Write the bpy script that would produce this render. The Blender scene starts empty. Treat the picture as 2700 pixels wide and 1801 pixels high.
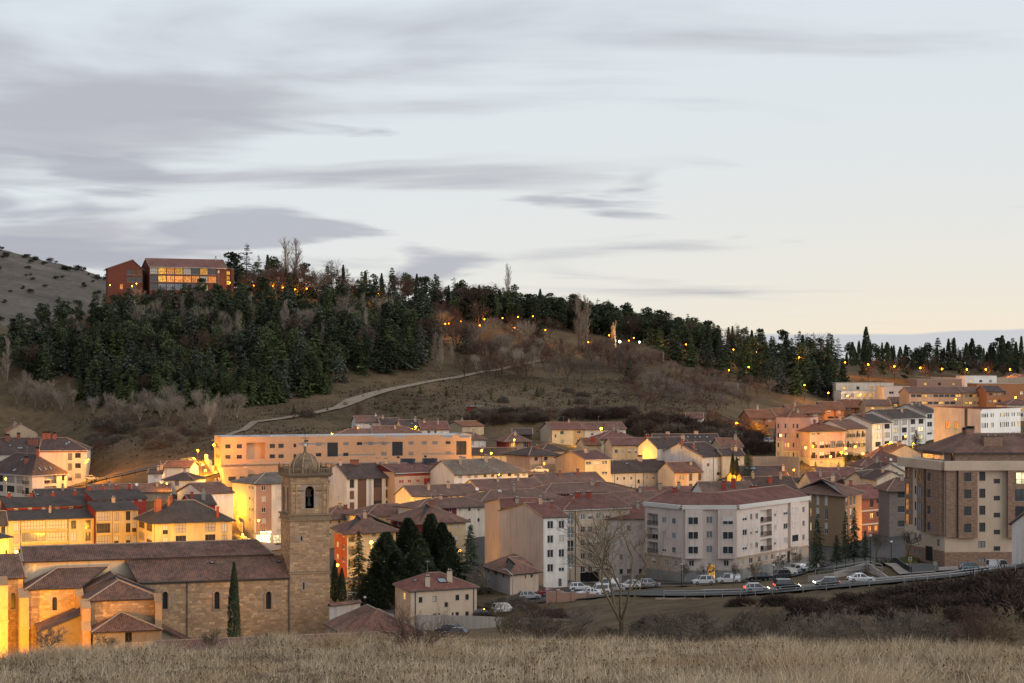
import bpy, math, random
import numpy as np
from mathutils import Vector, Matrix
# ---------------------------------------------------------------- camera, sky, sun, exposure
F = 5250.0; CX = 1350.0; HY = 960.0; K = 1.75          # focal length in photo pixels, principal column, horizon row
SC = bpy.context.scene
COL = SC.collection
cam_d = bpy.data.cameras.new('camera'); cam = bpy.data.objects.new('camera', cam_d); COL.objects.link(cam)
cam.rotation_euler = (math.radians(90), 0, 0)
cam_d.lens = 70.0; cam_d.sensor_width = 36.0; cam_d.shift_y = (HY - 900.5) / 2700.0
cam_d.clip_start = 0.5; cam_d.clip_end = 30000.0
SC.camera = cam
SUN_AZ = 118.0      # degrees to the right of the view direction (+Y)
SUN_EL = 14.0
world = bpy.data.worlds.new('World'); SC.world = world; world.use_nodes = True
nt = world.node_tree; nt.nodes.clear()
def wn(t, **k):
    n = nt.nodes.new(t)
    for a, b in k.items(): setattr(n, a, b)
    return n
def wl(a, b): nt.links.new(a, b)
def wmath(op, a, b=None, clamp=False):
    n = wn('ShaderNodeMath', operation=op); n.use_clamp = clamp
    for i, v in enumerate((a, b)):
        if v is None: continue
        if isinstance(v, (int, float)): n.inputs[i].default_value = v
        else: wl(v, n.inputs[i])
    return n.outputs[0]
def wmix(fac, a, b):
    n = wn('ShaderNodeMix', data_type='RGBA')
    for s, v in ((0, fac), (6, a), (7, b)):
        if isinstance(v, (int, float)): n.inputs[s].default_value = v
        elif isinstance(v, tuple): n.inputs[s].default_value = (*v, 1)
        else: wl(v, n.inputs[s])
    return n.outputs[2]
sky = wn('ShaderNodeTexSky', sky_type='NISHITA'); sky.sun_disc = False
sky.sun_elevation = math.radians(SUN_EL); sky.sun_rotation = math.radians(SUN_AZ)
sky.altitude = 1000; sky.air_density = 1.0; sky.dust_density = 2.0; sky.ozone_density = 2.0
hs = wn('ShaderNodeHueSaturation'); hs.inputs['Saturation'].default_value = 0.45
wl(sky.outputs[0], hs.inputs['Color'])
tc = wn('ShaderNodeTexCoord'); sep = wn('ShaderNodeSeparateXYZ'); wl(tc.outputs['Generated'], sep.inputs[0])
sx, sy, sz = sep.outputs
zc = wmath('MAXIMUM', sz, 0.0)
# thin high veil over the whole dome, warmer low down towards the sunset side
warm = wmath('MULTIPLY', wmath('POWER', wmath('SUBTRACT', 1.0, zc), 16.0), wmath('ADD', wmath('MULTIPLY', sx, 1.5), 0.72, True), True)
veil = wmix(warm, (7.0, 7.7, 8.25), (9.8, 8.2, 5.9))
base = wmix(0.86, hs.outputs[0], veil)
# streaky long-exposure clouds on a flat deck, thicker to the left (down-wind) side
den = wmath('ADD', zc, 0.09)
cmb = wn('ShaderNodeCombineXYZ'); wl(wmath('DIVIDE', sx, den), cmb.inputs[0]); wl(wmath('DIVIDE', sy, den), cmb.inputs[1])
def deck(loc, scl, rot, s_, det, rgh, dist):
    mp = wn('ShaderNodeMapping'); wl(cmb.outputs[0], mp.inputs[0]); mp.inputs['Rotation'].default_value = (0, 0, math.radians(rot)); mp.inputs['Scale'].default_value = (*scl, 1); mp.inputs['Location'].default_value = (*loc, 0)
    n_ = wn('ShaderNodeTexNoise'); n_.inputs['Scale'].default_value = s_; n_.inputs['Detail'].default_value = det; n_.inputs['Roughness'].default_value = rgh; n_.inputs['Distortion'].default_value = dist; wl(mp.outputs[0], n_.inputs[0]); return n_.outputs[0]
def rng(v, lo, hi, top):
    r_ = wn('ShaderNodeMapRange'); r_.interpolation_type = 'SMOOTHSTEP'; wl(v, r_.inputs[0]); r_.inputs[1].default_value = lo; r_.inputs[2].default_value = hi; r_.inputs[3].default_value = 0.0; r_.inputs[4].default_value = top; return r_.outputs[0]
n1 = deck((20.3, 3.3), (.34, .60), -8, 2.1, 5, .5, .5)
cl = wmath('ADD', n1, wmath('ADD', wmath('MULTIPLY', sx, -0.55), wmath('MULTIPLY', zc, 0.25)))
cloud = wmix(rng(cl, .51, .76, .85), base, (4.05, 4.1, 4.55))
# small lens-shaped clouds low over the ridge
c4 = wn('ShaderNodeCombineXYZ'); wl(wmath('MULTIPLY', wmath('DIVIDE', sx, wmath('MAXIMUM', wmath('ABSOLUTE', sy), .05)), 9.0), c4.inputs[0]); wl(wmath('ADD', wmath('MULTIPLY', sz, 62.0), 4.37), c4.inputs[1]); wl(wmath('MULTIPLY', sy, 2.0), c4.inputs[2])
n3 = wn('ShaderNodeTexNoise'); n3.inputs['Scale'].default_value = 1.0; n3.inputs['Detail'].default_value = 4; n3.inputs['Roughness'].default_value = .45; n3.inputs['Distortion'].default_value = .4; wl(c4.outputs[0], n3.inputs[0])
low = wmath('SUBTRACT', .12, wmath('MULTIPLY', wmath('ABSOLUTE', wmath('SUBTRACT', sz, .065)), 2.6))
cl3 = wmath('ADD', wmath('ADD', n3.outputs[0], low), wmath('MULTIPLY', sx, -0.50))
cloud = wmix(rng(cl3, .63, .76, .8), cloud, (3.9, 4.05, 4.6))
# low bank of cloud lying on the horizon
n2 = wn('ShaderNodeTexNoise'); n2.inputs['Scale'].default_value = 3.0; n2.inputs['Detail'].default_value = 3
cm2 = wn('ShaderNodeCombineXYZ'); wl(wmath('MULTIPLY', sx, 2.2), cm2.inputs[0]); wl(wmath('MULTIPLY', sz, 10.0), cm2.inputs[2]); wl(cm2.outputs[0], n2.inputs[0])
bank_top = wmath('ADD', wmath('MULTIPLY', n2.outputs[0], 0.020), 0.004)
bk = wn('ShaderNodeMapRange'); bk.interpolation_type = 'SMOOTHSTEP'; wl(wmath('SUBTRACT', sz, bank_top), bk.inputs[0])
bk.inputs[1].default_value = -0.0005; bk.inputs[2].default_value = 0.0015; bk.inputs[3].default_value = 0.75; bk.inputs[4].default_value = 0.0
fin = wmix(bk.outputs[0], cloud, (4.6, 5.1, 5.9))
bg = wn('ShaderNodeBackground'); bg.inputs['Strength'].default_value = 0.110; wl(fin, bg.inputs[0])
out = wn('ShaderNodeOutputWorld'); wl(bg.outputs[0], out.inputs[0])

sun_d = bpy.data.lights.new('sun', 'SUN'); sun = bpy.data.objects.new('sun', sun_d); COL.objects.link(sun)
sun_d.energy = 1.35; sun_d.angle = math.radians(45); sun_d.color = (1.0, 0.86, 0.74)
_az, _el = math.radians(SUN_AZ), math.radians(SUN_EL)
to_sun = Vector((math.sin(_az) * math.cos(_el), math.cos(_az) * math.cos(_el), math.sin(_el)))
sun.rotation_euler = to_sun.to_track_quat('Z', 'Y').to_euler()
vs = SC.view_settings; vs.view_transform = 'Standard'; vs.look = 'None'; vs.exposure = 0.0; vs.gamma = 1.0; vs.use_curve_mapping = False
SC.cycles.use_denoising = True
SC.cycles.max_bounces = 4; SC.cycles.diffuse_bounces = 2; SC.cycles.glossy_bounces = 2; SC.cycles.transmission_bounces = 2; SC.cycles.transparent_max_bounces = 4
SC.cycles.sample_clamp_indirect = 4.0

RND = random.Random(11)
def PT(px, py, d):
    D = d * K
    return Vector(((px - CX) / F * D, D, -(py - HY) / F * D))
def XY(px, d): return Vector(((px - CX) / F * d * K, d * K))
def ZZ(py, d): return -(py - HY) * d / 3000.0

# ---------------------------------------------------------------- materials (procedural)
MATS = {}
class NT:
    def __init__(s, m): s.t = m.node_tree; s.n = s.t.nodes; s.l = s.t.links
    def add(s, t, **k):
        n = s.n.new(t)
        for a, b in k.items(): setattr(n, a, b)
        return n
    def put(s, sock, v):
        if isinstance(v, (int, float)): sock.default_value = v
        elif isinstance(v, tuple): sock.default_value = (*v, 1) if len(v) == 3 and len(sock.default_value) == 4 else v
        else: s.l.new(v, sock)
    def math(s, op, a, b=0.0, c=None):
        n = s.add('ShaderNodeMath', operation=op); s.put(n.inputs[0], a); s.put(n.inputs[1], b)
        if c is not None: s.put(n.inputs[2], c)
        return n.outputs[0]
    def vmath(s, op, a, b=None):
        n = s.add('ShaderNodeVectorMath', operation=op); s.put(n.inputs[0], a)
        if b is not None: s.put(n.inputs[1], b)
        return n.outputs[0]
    def mix(s, f, a, b, mode='MIX'):
        n = s.add('ShaderNodeMix', data_type='RGBA', blend_type=mode); s.put(n.inputs[0], f); s.put(n.inputs[6], a); s.put(n.inputs[7], b)
        return n.outputs[2]
    def ramp(s, f, lo, hi, a=0.0, b=1.0):
        n = s.add('ShaderNodeMapRange'); s.put(n.inputs[0], f)
        for i, v in enumerate((lo, hi, a, b)): n.inputs[i + 1].default_value = v
        return n.outputs[0]
    def noise(s, vec, scale, detail=3, rough=.55):
        n = s.add('ShaderNodeTexNoise'); n.inputs['Scale'].default_value = scale; n.inputs['Detail'].default_value = detail; n.inputs['Roughness'].default_value = rough
        if vec is not None: s.l.new(vec, n.inputs[0])
        return n.outputs[0]
    def pos(s): return s.add('ShaderNodeNewGeometry').outputs['Position']
    def uv(s): return s.add('ShaderNodeUVMap').outputs[0]
def new(name, rough=.85, spec=.3):
    m = bpy.data.materials.new(name); m.use_nodes = True
    b = m.node_tree.nodes['Principled BSDF']; b.inputs['Roughness'].default_value = rough; b.inputs['Specular IOR Level'].default_value = spec
    MATS[name] = m
    return m, NT(m), b
def mul(c, k): return tuple(x * k for x in c)
def plain(name, c, rough=.7, metal=0.0, spec=.3):
    m, t, b = new(name, rough, spec); b.inputs['Base Color'].default_value = (*c, 1); b.inputs['Metallic'].default_value = metal
    return m
def plaster(name, c, dirt=.5):
    m, t, b = new(name, .9, .15); p = t.pos()
    big = t.noise(p, .22, 4); fine = t.noise(p, 2.5, 3)
    st = t.noise(t.vmath('MULTIPLY', p, (1.6, 1.6, .16)), 1.0, 3)
    f = t.math('MULTIPLY', t.ramp(st, .46, .74), dirt)
    c1 = t.mix(t.ramp(big, .3, .7), mul(c, .86), mul(c, 1.1))
    c2 = t.mix(t.math('MULTIPLY', fine, .25), c1, mul(c, .75))
    t.l.new(t.mix(f, c2, mul(c, .52)), b.inputs['Base Color'])
    bp = t.add('ShaderNodeBump'); bp.inputs['Strength'].default_value = .15; bp.inputs['Distance'].default_value = .03; t.l.new(fine, bp.inputs['Height']); t.l.new(bp.outputs[0], b.inputs['Normal'])
    return m
def brickm(name, c, c2=None, mortar=None, bw=.28, bh=.09, var=1.0):
    m, t, b = new(name, .9, .15); uv = t.uv(); p = t.pos()
    br = t.add('ShaderNodeTexBrick'); t.l.new(uv, br.inputs[0]); br.inputs['Scale'].default_value = 1.0
    br.inputs['Brick Width'].default_value = bw; br.inputs['Row Height'].default_value = bh; br.inputs['Mortar Size'].default_value = bh * .12
    c2 = c2 or mul(c, .78); mortar = mortar or mul(c, 1.15)
    br.inputs['Color1'].default_value = (*c, 1); br.inputs['Color2'].default_value = (*c2, 1); br.inputs['Mortar'].default_value = (*mortar, 1)
    n = t.noise(p, .3, 4)
    sp = t.noise(t.vmath('MULTIPLY', uv, (1.2, 6.0, 1.0)), 1.1, 2)
    cc = t.mix(t.math('MULTIPLY', t.ramp(sp, .42, .66), .45 * var), br.outputs[0], mul(c2, .72))
    t.l.new(t.mix(t.math('MULTIPLY', t.ramp(n, .4, .75), .3), cc, mul(c, .6)), b.inputs['Base Color'])
    return m
def tiles(name, c, c2, tw=.26, th=.4, moss=(.16, .15, .12), mo=.35, rough=.85):
    m, t, b = new(name, rough, .2); uv = t.uv(); p = t.pos()
    fl = t.vmath('FLOOR', t.vmath('DIVIDE', uv, (tw, th, 1.0)))
    w = t.add('ShaderNodeTexWhiteNoise'); w.noise_dimensions = '2D'; t.l.new(fl, w.inputs[0])
    big = t.noise(p, .12, 4); med = t.noise(p, .9, 4)
    c1 = t.mix(t.ramp(w.outputs[0], 0, 1), c, c2)
    c3 = t.mix(t.math('MULTIPLY', t.ramp(w.outputs[0], .8, 1), .6), c1, mul(c, 1.6))
    c4 = t.mix(t.math('MULTIPLY', t.ramp(big, .4, .65), mo), c3, moss)
    sp = t.add('ShaderNodeSeparateXYZ'); t.l.new(t.vmath('DIVIDE', uv, (tw, th, 1.0)), sp.inputs[0])
    row = t.math('FRACT', sp.outputs[1]); lip = t.ramp(row, .82, 1.0)
    pat = t.noise(t.vmath('MULTIPLY', p, (1.0, 1.0, .6)), .35, 5, .65); c4 = t.mix(t.math('MULTIPLY', t.ramp(pat, .52, .66), .55), c4, mul(c, 1.35)); c4 = t.mix(t.math('MULTIPLY', t.ramp(pat, .48, .34), .5), c4, mul(c2, .7))
    c5 = t.mix(t.math('MULTIPLY', lip, .45), c4, mul(c2, .5))
    t.l.new(t.mix(t.math('MULTIPLY', t.ramp(med, .5, .8), .35), c5, mul(c2, .55)), b.inputs['Base Color'])
    bp = t.add('ShaderNodeBump'); bp.inputs['Strength'].default_value = .6; bp.inputs['Distance'].default_value = .06
    t.l.new(t.math('ADD', row, t.math('MULTIPLY', w.outputs[0], .3)), bp.inputs['Height']); t.l.new(bp.outputs[0], b.inputs['Normal'])
    return m
def emit(name, c, k, var=False):
    m, t, b = new(name, .5, .3); b.inputs['Base Color'].default_value = (*mul(c, .4), 1)
    b.inputs['Emission Color'].default_value = (*c, 1); b.inputs['Emission Strength'].default_value = k
    if var:
        p = t.pos(); n = t.noise(p, 1.3, 2); r = t.add('ShaderNodeObjectInfo').outputs['Random']
        e = t.math('MULTIPLY', t.ramp(n, .35, .65, .25, 1.0), t.ramp(r, 0, 1, .35 * k, 1.2 * k)); t.l.new(e, b.inputs['Emission Strength'])
    return m
def leafy(name, c, c2, rough=.8):
    m, t, b = new(name, rough, .2)
    isl = t.add('ShaderNodeNewGeometry').outputs['Random Per Island']; r = t.add('ShaderNodeObjectInfo').outputs['Random']
    f = t.math('ADD', t.math('MULTIPLY', isl, .5), t.math('MULTIPLY', r, .75))
    n = t.noise(t.pos(), .35, 2)
    c1 = t.mix(t.ramp(f, 0, 1), c2, c)
    t.l.new(t.mix(t.math('MULTIPLY', t.ramp(n, .4, .7), .5), c1, mul(c2, .8)), b.inputs['Base Color'])
    return m
def stonem(name, c, c2):
    m, t, b = new(name, .9, .15)
    isl = t.add('ShaderNodeNewGeometry').outputs['Random Per Island']; r = t.add('ShaderNodeObjectInfo').outputs['Random']
    f = t.math('FRACT', t.math('ADD', t.math('MULTIPLY', isl, 1.0), t.math('MULTIPLY', r, 7.31)))
    p = t.pos(); n = t.noise(p, 1.2, 4); big = t.noise(p, .12, 3)
    c1 = t.mix(t.ramp(f, 0, 1), c2, c)
    c3 = t.mix(t.math('MULTIPLY', t.ramp(f, .86, 1.0), .5), c1, mul(c, 1.35))
    c4 = t.mix(t.math('MULTIPLY', t.ramp(n, .45, .75), .4), c3, mul(c2, .6))
    t.l.new(t.mix(t.math('MULTIPLY', t.ramp(big, .5, .75), .35), c4, mul(c2, .7)), b.inputs['Base Color'])
    bp = t.add('ShaderNodeBump'); bp.inputs['Strength'].default_value = .35; bp.inputs['Distance'].default_value = .05; t.l.new(n, bp.inputs['Height']); t.l.new(bp.outputs[0], b.inputs['Normal'])
    return m
def groundm(name, stops, scale=.05, bump=.5):
    m, t, b = new(name, .95, .1); p = t.pos()
    n = t.noise(p, scale, 6, .6); n2 = t.noise(p, scale * 9, 5, .65); n3 = t.noise(p, .9, 4, .7)
    f = t.math('ADD', t.math('MULTIPLY', n, .5), t.math('ADD', t.math('MULTIPLY', n2, .35), t.math('MULTIPLY', n3, .15)))
    cr = t.add('ShaderNodeValToRGB'); t.l.new(t.ramp(f, .3, .7), cr.inputs[0])
    e = cr.color_ramp.elements
    e[0].position = stops[0][0]; e[0].color = (*stops[0][1], 1); e[1].position = stops[-1][0]; e[1].color = (*stops[-1][1], 1)
    for ps, c in stops[1:-1]:
        x = e.new(ps); x.color = (*c, 1)
    t.l.new(cr.outputs[0], b.inputs['Base Color'])
    bp = t.add('ShaderNodeBump'); bp.inputs['Strength'].default_value = bump; bp.inputs['Distance'].default_value = .4; t.l.new(t.math('ADD', n2, t.math('MULTIPLY', n3, .6)), bp.inputs['Height']); t.l.new(bp.outputs[0], b.inputs['Normal'])
    return m

plaster('cream', (.66, .55, .41)); plaster('cream_pale', (.72, .64, .54)); plaster('white', (.78, .74, .70)); plaster('white_clean', (.86, .84, .80), .15)
plaster('yellow', (.74, .56, .27)); plaster('yellow_pale', (.74, .60, .37)); plaster('peach', (.68, .46, .31)); plaster('pink', (.58, .38, .34)); plaster('pinkgrey', (.71, .60, .54), .4)
plaster('greyrender', (.47, .43, .42), .5); plaster('tanrender', (.52, .40, .28)); plaster('darkred', (.20, .035, .04), .2); plaster('red', (.36, .06, .045), .2)
plaster('pinkdado', (.54, .42, .34)); plaster('beige', (.58, .46, .35), .2); plaster('cementgrey', (.30, .30, .29), .5); plaster('concrete', (.40, .36, .32), .6); plaster('ochre', (.62, .40, .18)); plaster('oldstone', (.42, .34, .25), .5); plaster('palepark', (.50, .44, .40), .3)
brickm('brick_orange', (.56, .36, .23), (.50, .31, .195)); brickm('brick_red', (.34, .13, .075), (.27, .10, .06)); brickm('brick_brown', (.36, .235, .165), (.21, .125, .09), (.36, .27, .20), .6, .11, 1.6)
brickm('brick_pink', (.40, .25, .19), (.36, .21, .16)); brickm('brick_town', (.42, .20, .10), (.36, .165, .085)); brickm('brick_tan', (.36, .25, .155), (.31, .21, .13)); brickm('brick_grey', (.26, .215, .19), (.18, .14, .12), None, .6, .11, 1.2); brickm('brick_hotel', (.165, .058, .042), (.135, .048, .036))
tiles('tile_old', (0.281, 0.131, 0.092), (0.113, 0.074, 0.061), .26, .42, (.17, .145, .12), .45); tiles('tile_brown', (0.232, 0.125, 0.096), (0.145, 0.094, 0.077), .3, .4, (.15, .12, .10), .3); tiles('tile_red', (0.259, 0.106, 0.084), (0.165, 0.078, 0.066), .28, .4, (.18, .12, .10), .25)
tiles('tile_dark', (0.121, 0.079, 0.067), (0.073, 0.057, 0.055), .3, .4, (.10, .085, .075), .25); tiles('tile_grey', (.22, .20, .165), (.13, .12, .10), .26, .42, (.27, .11, .075), .4); tiles('tile_charcoal', (.098, .080, .072), (.066, .055, .050), .3, .4, (.13, .10, .075), .35)
tiles('tile_orange', (0.286, 0.117, 0.063), (0.195, 0.083, 0.049), .3, .4, (.22, .12, .08), .2); tiles('tile_winered', (.215, .108, .088), (.160, .078, .066), .3, .4, (.2, .1, .09), .15); tiles('tile_church', (0.252, 0.129, 0.092), (0.086, 0.058, 0.051), .30, .45, (.20, .16, .13), .35)
plain('mortar', (.34, .27, .21)); plain('ridge_tile', (.30, .20, .15)); plain('glass', (.035, .04, .05), .08, 0, .8); plain('glass_pale', (.20, .23, .26), .12, 0, .8); plain('curtain', (.46, .42, .37), .35, 0, .5); plain('void', (.012, .010, .009), .9)
plain('frame_white', (.72, .70, .67), .5); plain('frame_dark', (.05, .042, .038), .5); plain('frame_brown', (.16, .08, .045), .6); plain('sill', (.48, .44, .39), .8); plain('gutter', (.09, .085, .085), .5, .3)
plain('shutter_white', (.66, .63, .58), .6); plain('shutter_brown', (.15, .075, .05), .6); plain('shutter_red', (.42, .045, .035), .6); plain('shutter_char', (.045, .047, .055), .55); plain('shutter_grey', (.24, .24, .25), .6); plain('fascia_white', (.62, .60, .56), .6); plain('fascia_brick', (.27, .10, .07), .8)
plain('metal_dark', (.03, .03, .033), .45, .6); plain('metal_grey', (.30, .31, .32), .4, .7); plain('zinc', (.48, .50, .53), .35, .6); plain('steel', (.42, .43, .44), .4, .8); plain('tyre', (.012, .012, .013), .9); plain('rim', (.40, .41, .42), .3, .8); plain('plastic_dark', (.02, .02, .022), .6); plain('wood_dark', (.07, .045, .03), .8); plain('red_chimney', (.30, .06, .045), .85); plain('dark_door', (.04, .04, .05), .5); plain('door_green', (.02, .08, .05), .6)
emit('lit_warm', (1.0, .58, .16), 1.3, True); emit('lit_pale', (1.0, .82, .48), 1.3, True); emit('lit_orange', (1.0, .36, .08), 1.1, True); emit('bulb_sodium', (1.0, .32, .04), 2.6); emit('bulb_yellow', (1.0, .52, .14), 2.8); emit('bulb_white', (1.0, .95, .72), 12.0); emit('car_lamp', (1.0, .85, .55), 9.0); emit('car_tail', (1.0, .06, .03), 4.0); emit('shop_lit', (1.0, .86, .50), 3.0, True); emit('hotel_lit', (1.0, .50, .08), 1.25, True); emit('tail_off', (.25, .01, .01), .05); plain('lens', (.55, .57, .6), .15, 0, .8)
for nm, c in (('paint_white', (.74, .74, .75)), ('paint_silver', (.42, .42, .44)), ('paint_black', (.015, .016, .02)), ('paint_grey', (.09, .095, .105)), ('paint_navy', (.018, .026, .06)), ('paint_red', (.26, .012, .02)), ('paint_bluegrey', (.20, .27, .30)), ('paint_olive', (.045, .05, .045))):
    m = plain(nm, c, .28, .25, .6); m.node_tree.nodes['Principled BSDF'].inputs['Coat Weight'].default_value = .5
leafy('needles', (0.116, 0.144, 0.071), (.028, .042, .024)); leafy('needles_blue', (0.140, 0.156, 0.117), (.040, .052, .042)); leafy('needles_dark', (0.071, 0.093, 0.049), (.018, .028, .016)); leafy('needles_bright', (0.146, 0.183, 0.071), (.040, .062, .026)); leafy('cypress_leaf', (.085, .110, .055), (.022, .034, .020))
leafy('twig_grey', (.20, .165, .135), (.10, .078, .062)); leafy('twig_pale', (.38, .32, .26), (.20, .165, .13)); leafy('twig_red', (.15, .085, .065), (.07, .042, .034)); leafy('twig_dark', (.105, .070, .056), (.040, .028, .023)); leafy('twig_lichen', (.26, .20, .12), (.12, .09, .06)); leafy('blossom', (.30, .235, .21), (.15, .11, .095)); leafy('bush_leaf', (.075, .075, .040), (.030, .034, .020)); leafy('holm', (.055, .062, .040), (.022, .027, .018)); leafy('autumn_leaf', (.22, .16, .05), (.10, .09, .03))
m, t, b = new('bark', .95, .1); n = t.noise(t.pos(), 3, 4); t.l.new(t.mix(n, (.045, .034, .026), (.17, .13, .09)), b.inputs['Base Color'])
stonem('stone', (.53, .355, .21), (.33, .215, .13)); stonem('stone_dark', (.30, .22, .14), (.16, .12, .085)); stonem('rock', (.34, .32, .30), (.20, .185, .17)); stonem('rubble', (.36, .29, .21), (.20, .16, .12))
groundm('dry_slope', [(0, (.040, .032, .018)), (.35, (.085, .062, .036)), (.6, (.135, .096, .056)), (1, (.20, .145, .088))], .03, .7)
groundm('meadow_soil', [(0, (.10, .078, .05)), (.5, (.18, .14, .09)), (1, (.26, .205, .13))], .1, .6)
groundm('asphalt', [(0, (.07, .069, .07)), (1, (.12, .116, .112))], .2, .1); groundm('pavement', [(0, (.24, .20, .18)), (1, (.36, .31, .28))], .3, .1); groundm('gravel', [(0, (.20, .155, .115)), (1, (.36, .29, .225))], .3, .3); groundm('lawn', [(0, (.045, .055, .02)), (1, (.10, .10, .04))], .2, .5); groundm('far_hill', [(0, (.06, .05, .042)), (.4, (.105, .088, .074)), (.7, (.15, .13, .112)), (1, (.24, .22, .20))], .012, .8)
m, t, b = new('grass_dry', .9, .15)
isl = t.add('ShaderNodeNewGeometry').outputs['Random Per Island']; n = t.noise(t.pos(), .22, 4); n2 = t.noise(t.pos(), 1.1, 3)
g1 = t.mix(isl, (.26, .20, .13), (.80, .65, .45)); g2 = t.mix(t.math('MULTIPLY', t.ramp(n, .5, .66), .75), g1, (.42, .29, .165)); t.l.new(t.mix(t.math('MULTIPLY', t.ramp(n2, .5, .68), .75), g2, (.16, .125, .085)), b.inputs['Base Color'])
leafy('seed_head', (.22, .155, .09), (.09, .062, .04))

leafy('slope_straw', (.15, .108, .064), (.070, .052, .032))
# ---------------------------------------------------------------- mesh helpers
class MB:
    def __init__(s): s.v = []; s.f = []; s.u = []; s.m = []; s.mats = []
    def mi(s, m):
        if m not in s.mats: s.mats.append(m)
        return s.mats.index(m)
    def face(s, pts, mat, uv=None):
        i = len(s.v); s.v += [tuple(p) for p in pts]; s.f.append(tuple(range(i, i + len(pts)))); s.m.append(s.mi(mat))
        s.u += list(uv) if uv else [(0, 0)] * len(pts)
    def box(s, x0, x1, y0, y1, z0, z1, mat, M=None):
        c = [Vector((x, y, z)) for z in (z0, z1) for y in (y0, y1) for x in (x0, x1)]
        if M is not None: c = [M @ p for p in c]
        w, h, dd = x1 - x0, z1 - z0, y1 - y0
        for q, uv in (((0, 1, 5, 4), (w, h)), ((1, 3, 7, 5), (dd, h)), ((3, 2, 6, 7), (w, h)), ((2, 0, 4, 6), (dd, h)), ((4, 5, 7, 6), (w, dd)), ((2, 3, 1, 0), (w, dd))):
            s.face([c[k] for k in q], mat, [(0, 0), (uv[0], 0), uv, (0, uv[1])])
    def tube(s, a, b, r0, r1, mat, n=6, cap=True):
        a = Vector(a); b = Vector(b); ax = (b - a)
        if ax.length < 1e-6: return
        q = ax.to_track_quat('Z', 'Y'); ra = []; rb = []
        for k in range(n):
            t = 2 * math.pi * k / n; c = Vector((math.cos(t), math.sin(t), 0))
            ra.append(a + q @ (c * r0)); rb.append(b + q @ (c * r1))
        for k in range(n):
            j = (k + 1) % n
            s.face([ra[k], ra[j], rb[j], rb[k]], mat)
        if cap: s.face(rb, mat)
    def lathe(s, cx, cy, prof, mat, n=16):
        for (r0, z0), (r1, z1) in zip(prof[:-1], prof[1:]):
            for k in range(n):
                a, b_ = 2 * math.pi * k / n, 2 * math.pi * (k + 1) / n
                s.face([(cx + r0 * math.cos(a), cy + r0 * math.sin(a), z0), (cx + r0 * math.cos(b_), cy + r0 * math.sin(b_), z0), (cx + r1 * math.cos(b_), cy + r1 * math.sin(b_), z1), (cx + r1 * math.cos(a), cy + r1 * math.sin(a), z1)], mat)
    def mesh(s, name, weld=False):
        me = bpy.data.meshes.new(name); me.from_pydata(s.v, [], s.f)
        for m in s.mats: me.materials.append(MATS[m])
        if s.f:
            me.polygons.foreach_set('material_index', s.m)
            ul = me.uv_layers.new(name='UVMap'); ul.data.foreach_set('uv', [c for t in s.u for c in t[:2]])
        me.update()
        return me
    def build(s, name, parent=None, off=None):
        if off is not None: s.v = [(x - off[0], y - off[1], z - off[2]) for x, y, z in s.v]
        return link(name, s.mesh(name), parent)
def link(name, data, parent=None, M=None):
    o = bpy.data.objects.new(name, data); COL.objects.link(o)
    if parent is not None: o.parent = parent
    if M is not None: o.matrix_local = M
    return o
def tag(o, label, cat, group=None, kind=None):
    if label: o['label'] = label
    if cat: o['category'] = cat
    if group: o['group'] = group
    if kind: o['kind'] = kind
    return o
def empty(name, loc, label, cat, group=None, rz=0.0):
    o = bpy.data.objects.new(name, None); COL.objects.link(o); o.location = loc; o.rotation_euler = (0, 0, rz); o.empty_display_size = .1
    return tag(o, label, cat, group)
def struct(name, me, kind='structure'):
    o = link(name, me); o['kind'] = kind
    return o
# ---------------------------------------------------------------- terrain: row of the ground seen at (column, distance), by radial interpolation
CTRL = []
def ctl(*rows):
    for r in rows: CTRL.append((r[0], r[1], r[2], r[3] if len(r) > 3 else 0.0))
for px in (-900, 0, 700, 1350, 2000, 2700, 3600):
    ctl((px, 3100, 4), (px, 2250, 10))
for px, e in ((-900, 1790), (-300, 1772), (0, 1762), (300, 1755), (600, 1724), (900, 1702), (1350, 1700), (1700, 1700), (2000, 1706), (2400, 1722), (2700, 1736), (3500, 1770)):
    ctl((px, 1842, 24), (px, e, 45), (px, e + 45, 58))
for px in (-600, 0, 500, 1000): ctl((px, 1850, 80), (px, 1830, 120), (px, 1790, 165))
ctl((1350, 1800, 80), (1700, 1800, 80), (2100, 1790, 80), (2700, 1800, 80), (3300, 1800, 80), (1350, 1780, 120), (1700, 1760, 115), (2100, 1740, 115), (2700, 1745, 115), (3300, 1740, 120),
    (1350, 1720, 160), (1640, 1692, 130), (1900, 1690, 135), (2300, 1685, 135), (2700, 1690, 135), (3200, 1690, 140), (2000, 1640, 150), (2400, 1640, 150), (2700, 1625, 150), (1800, 1625, 172), (2200, 1600, 165), (2600, 1560, 165), (1500, 1640, 182))
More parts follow.
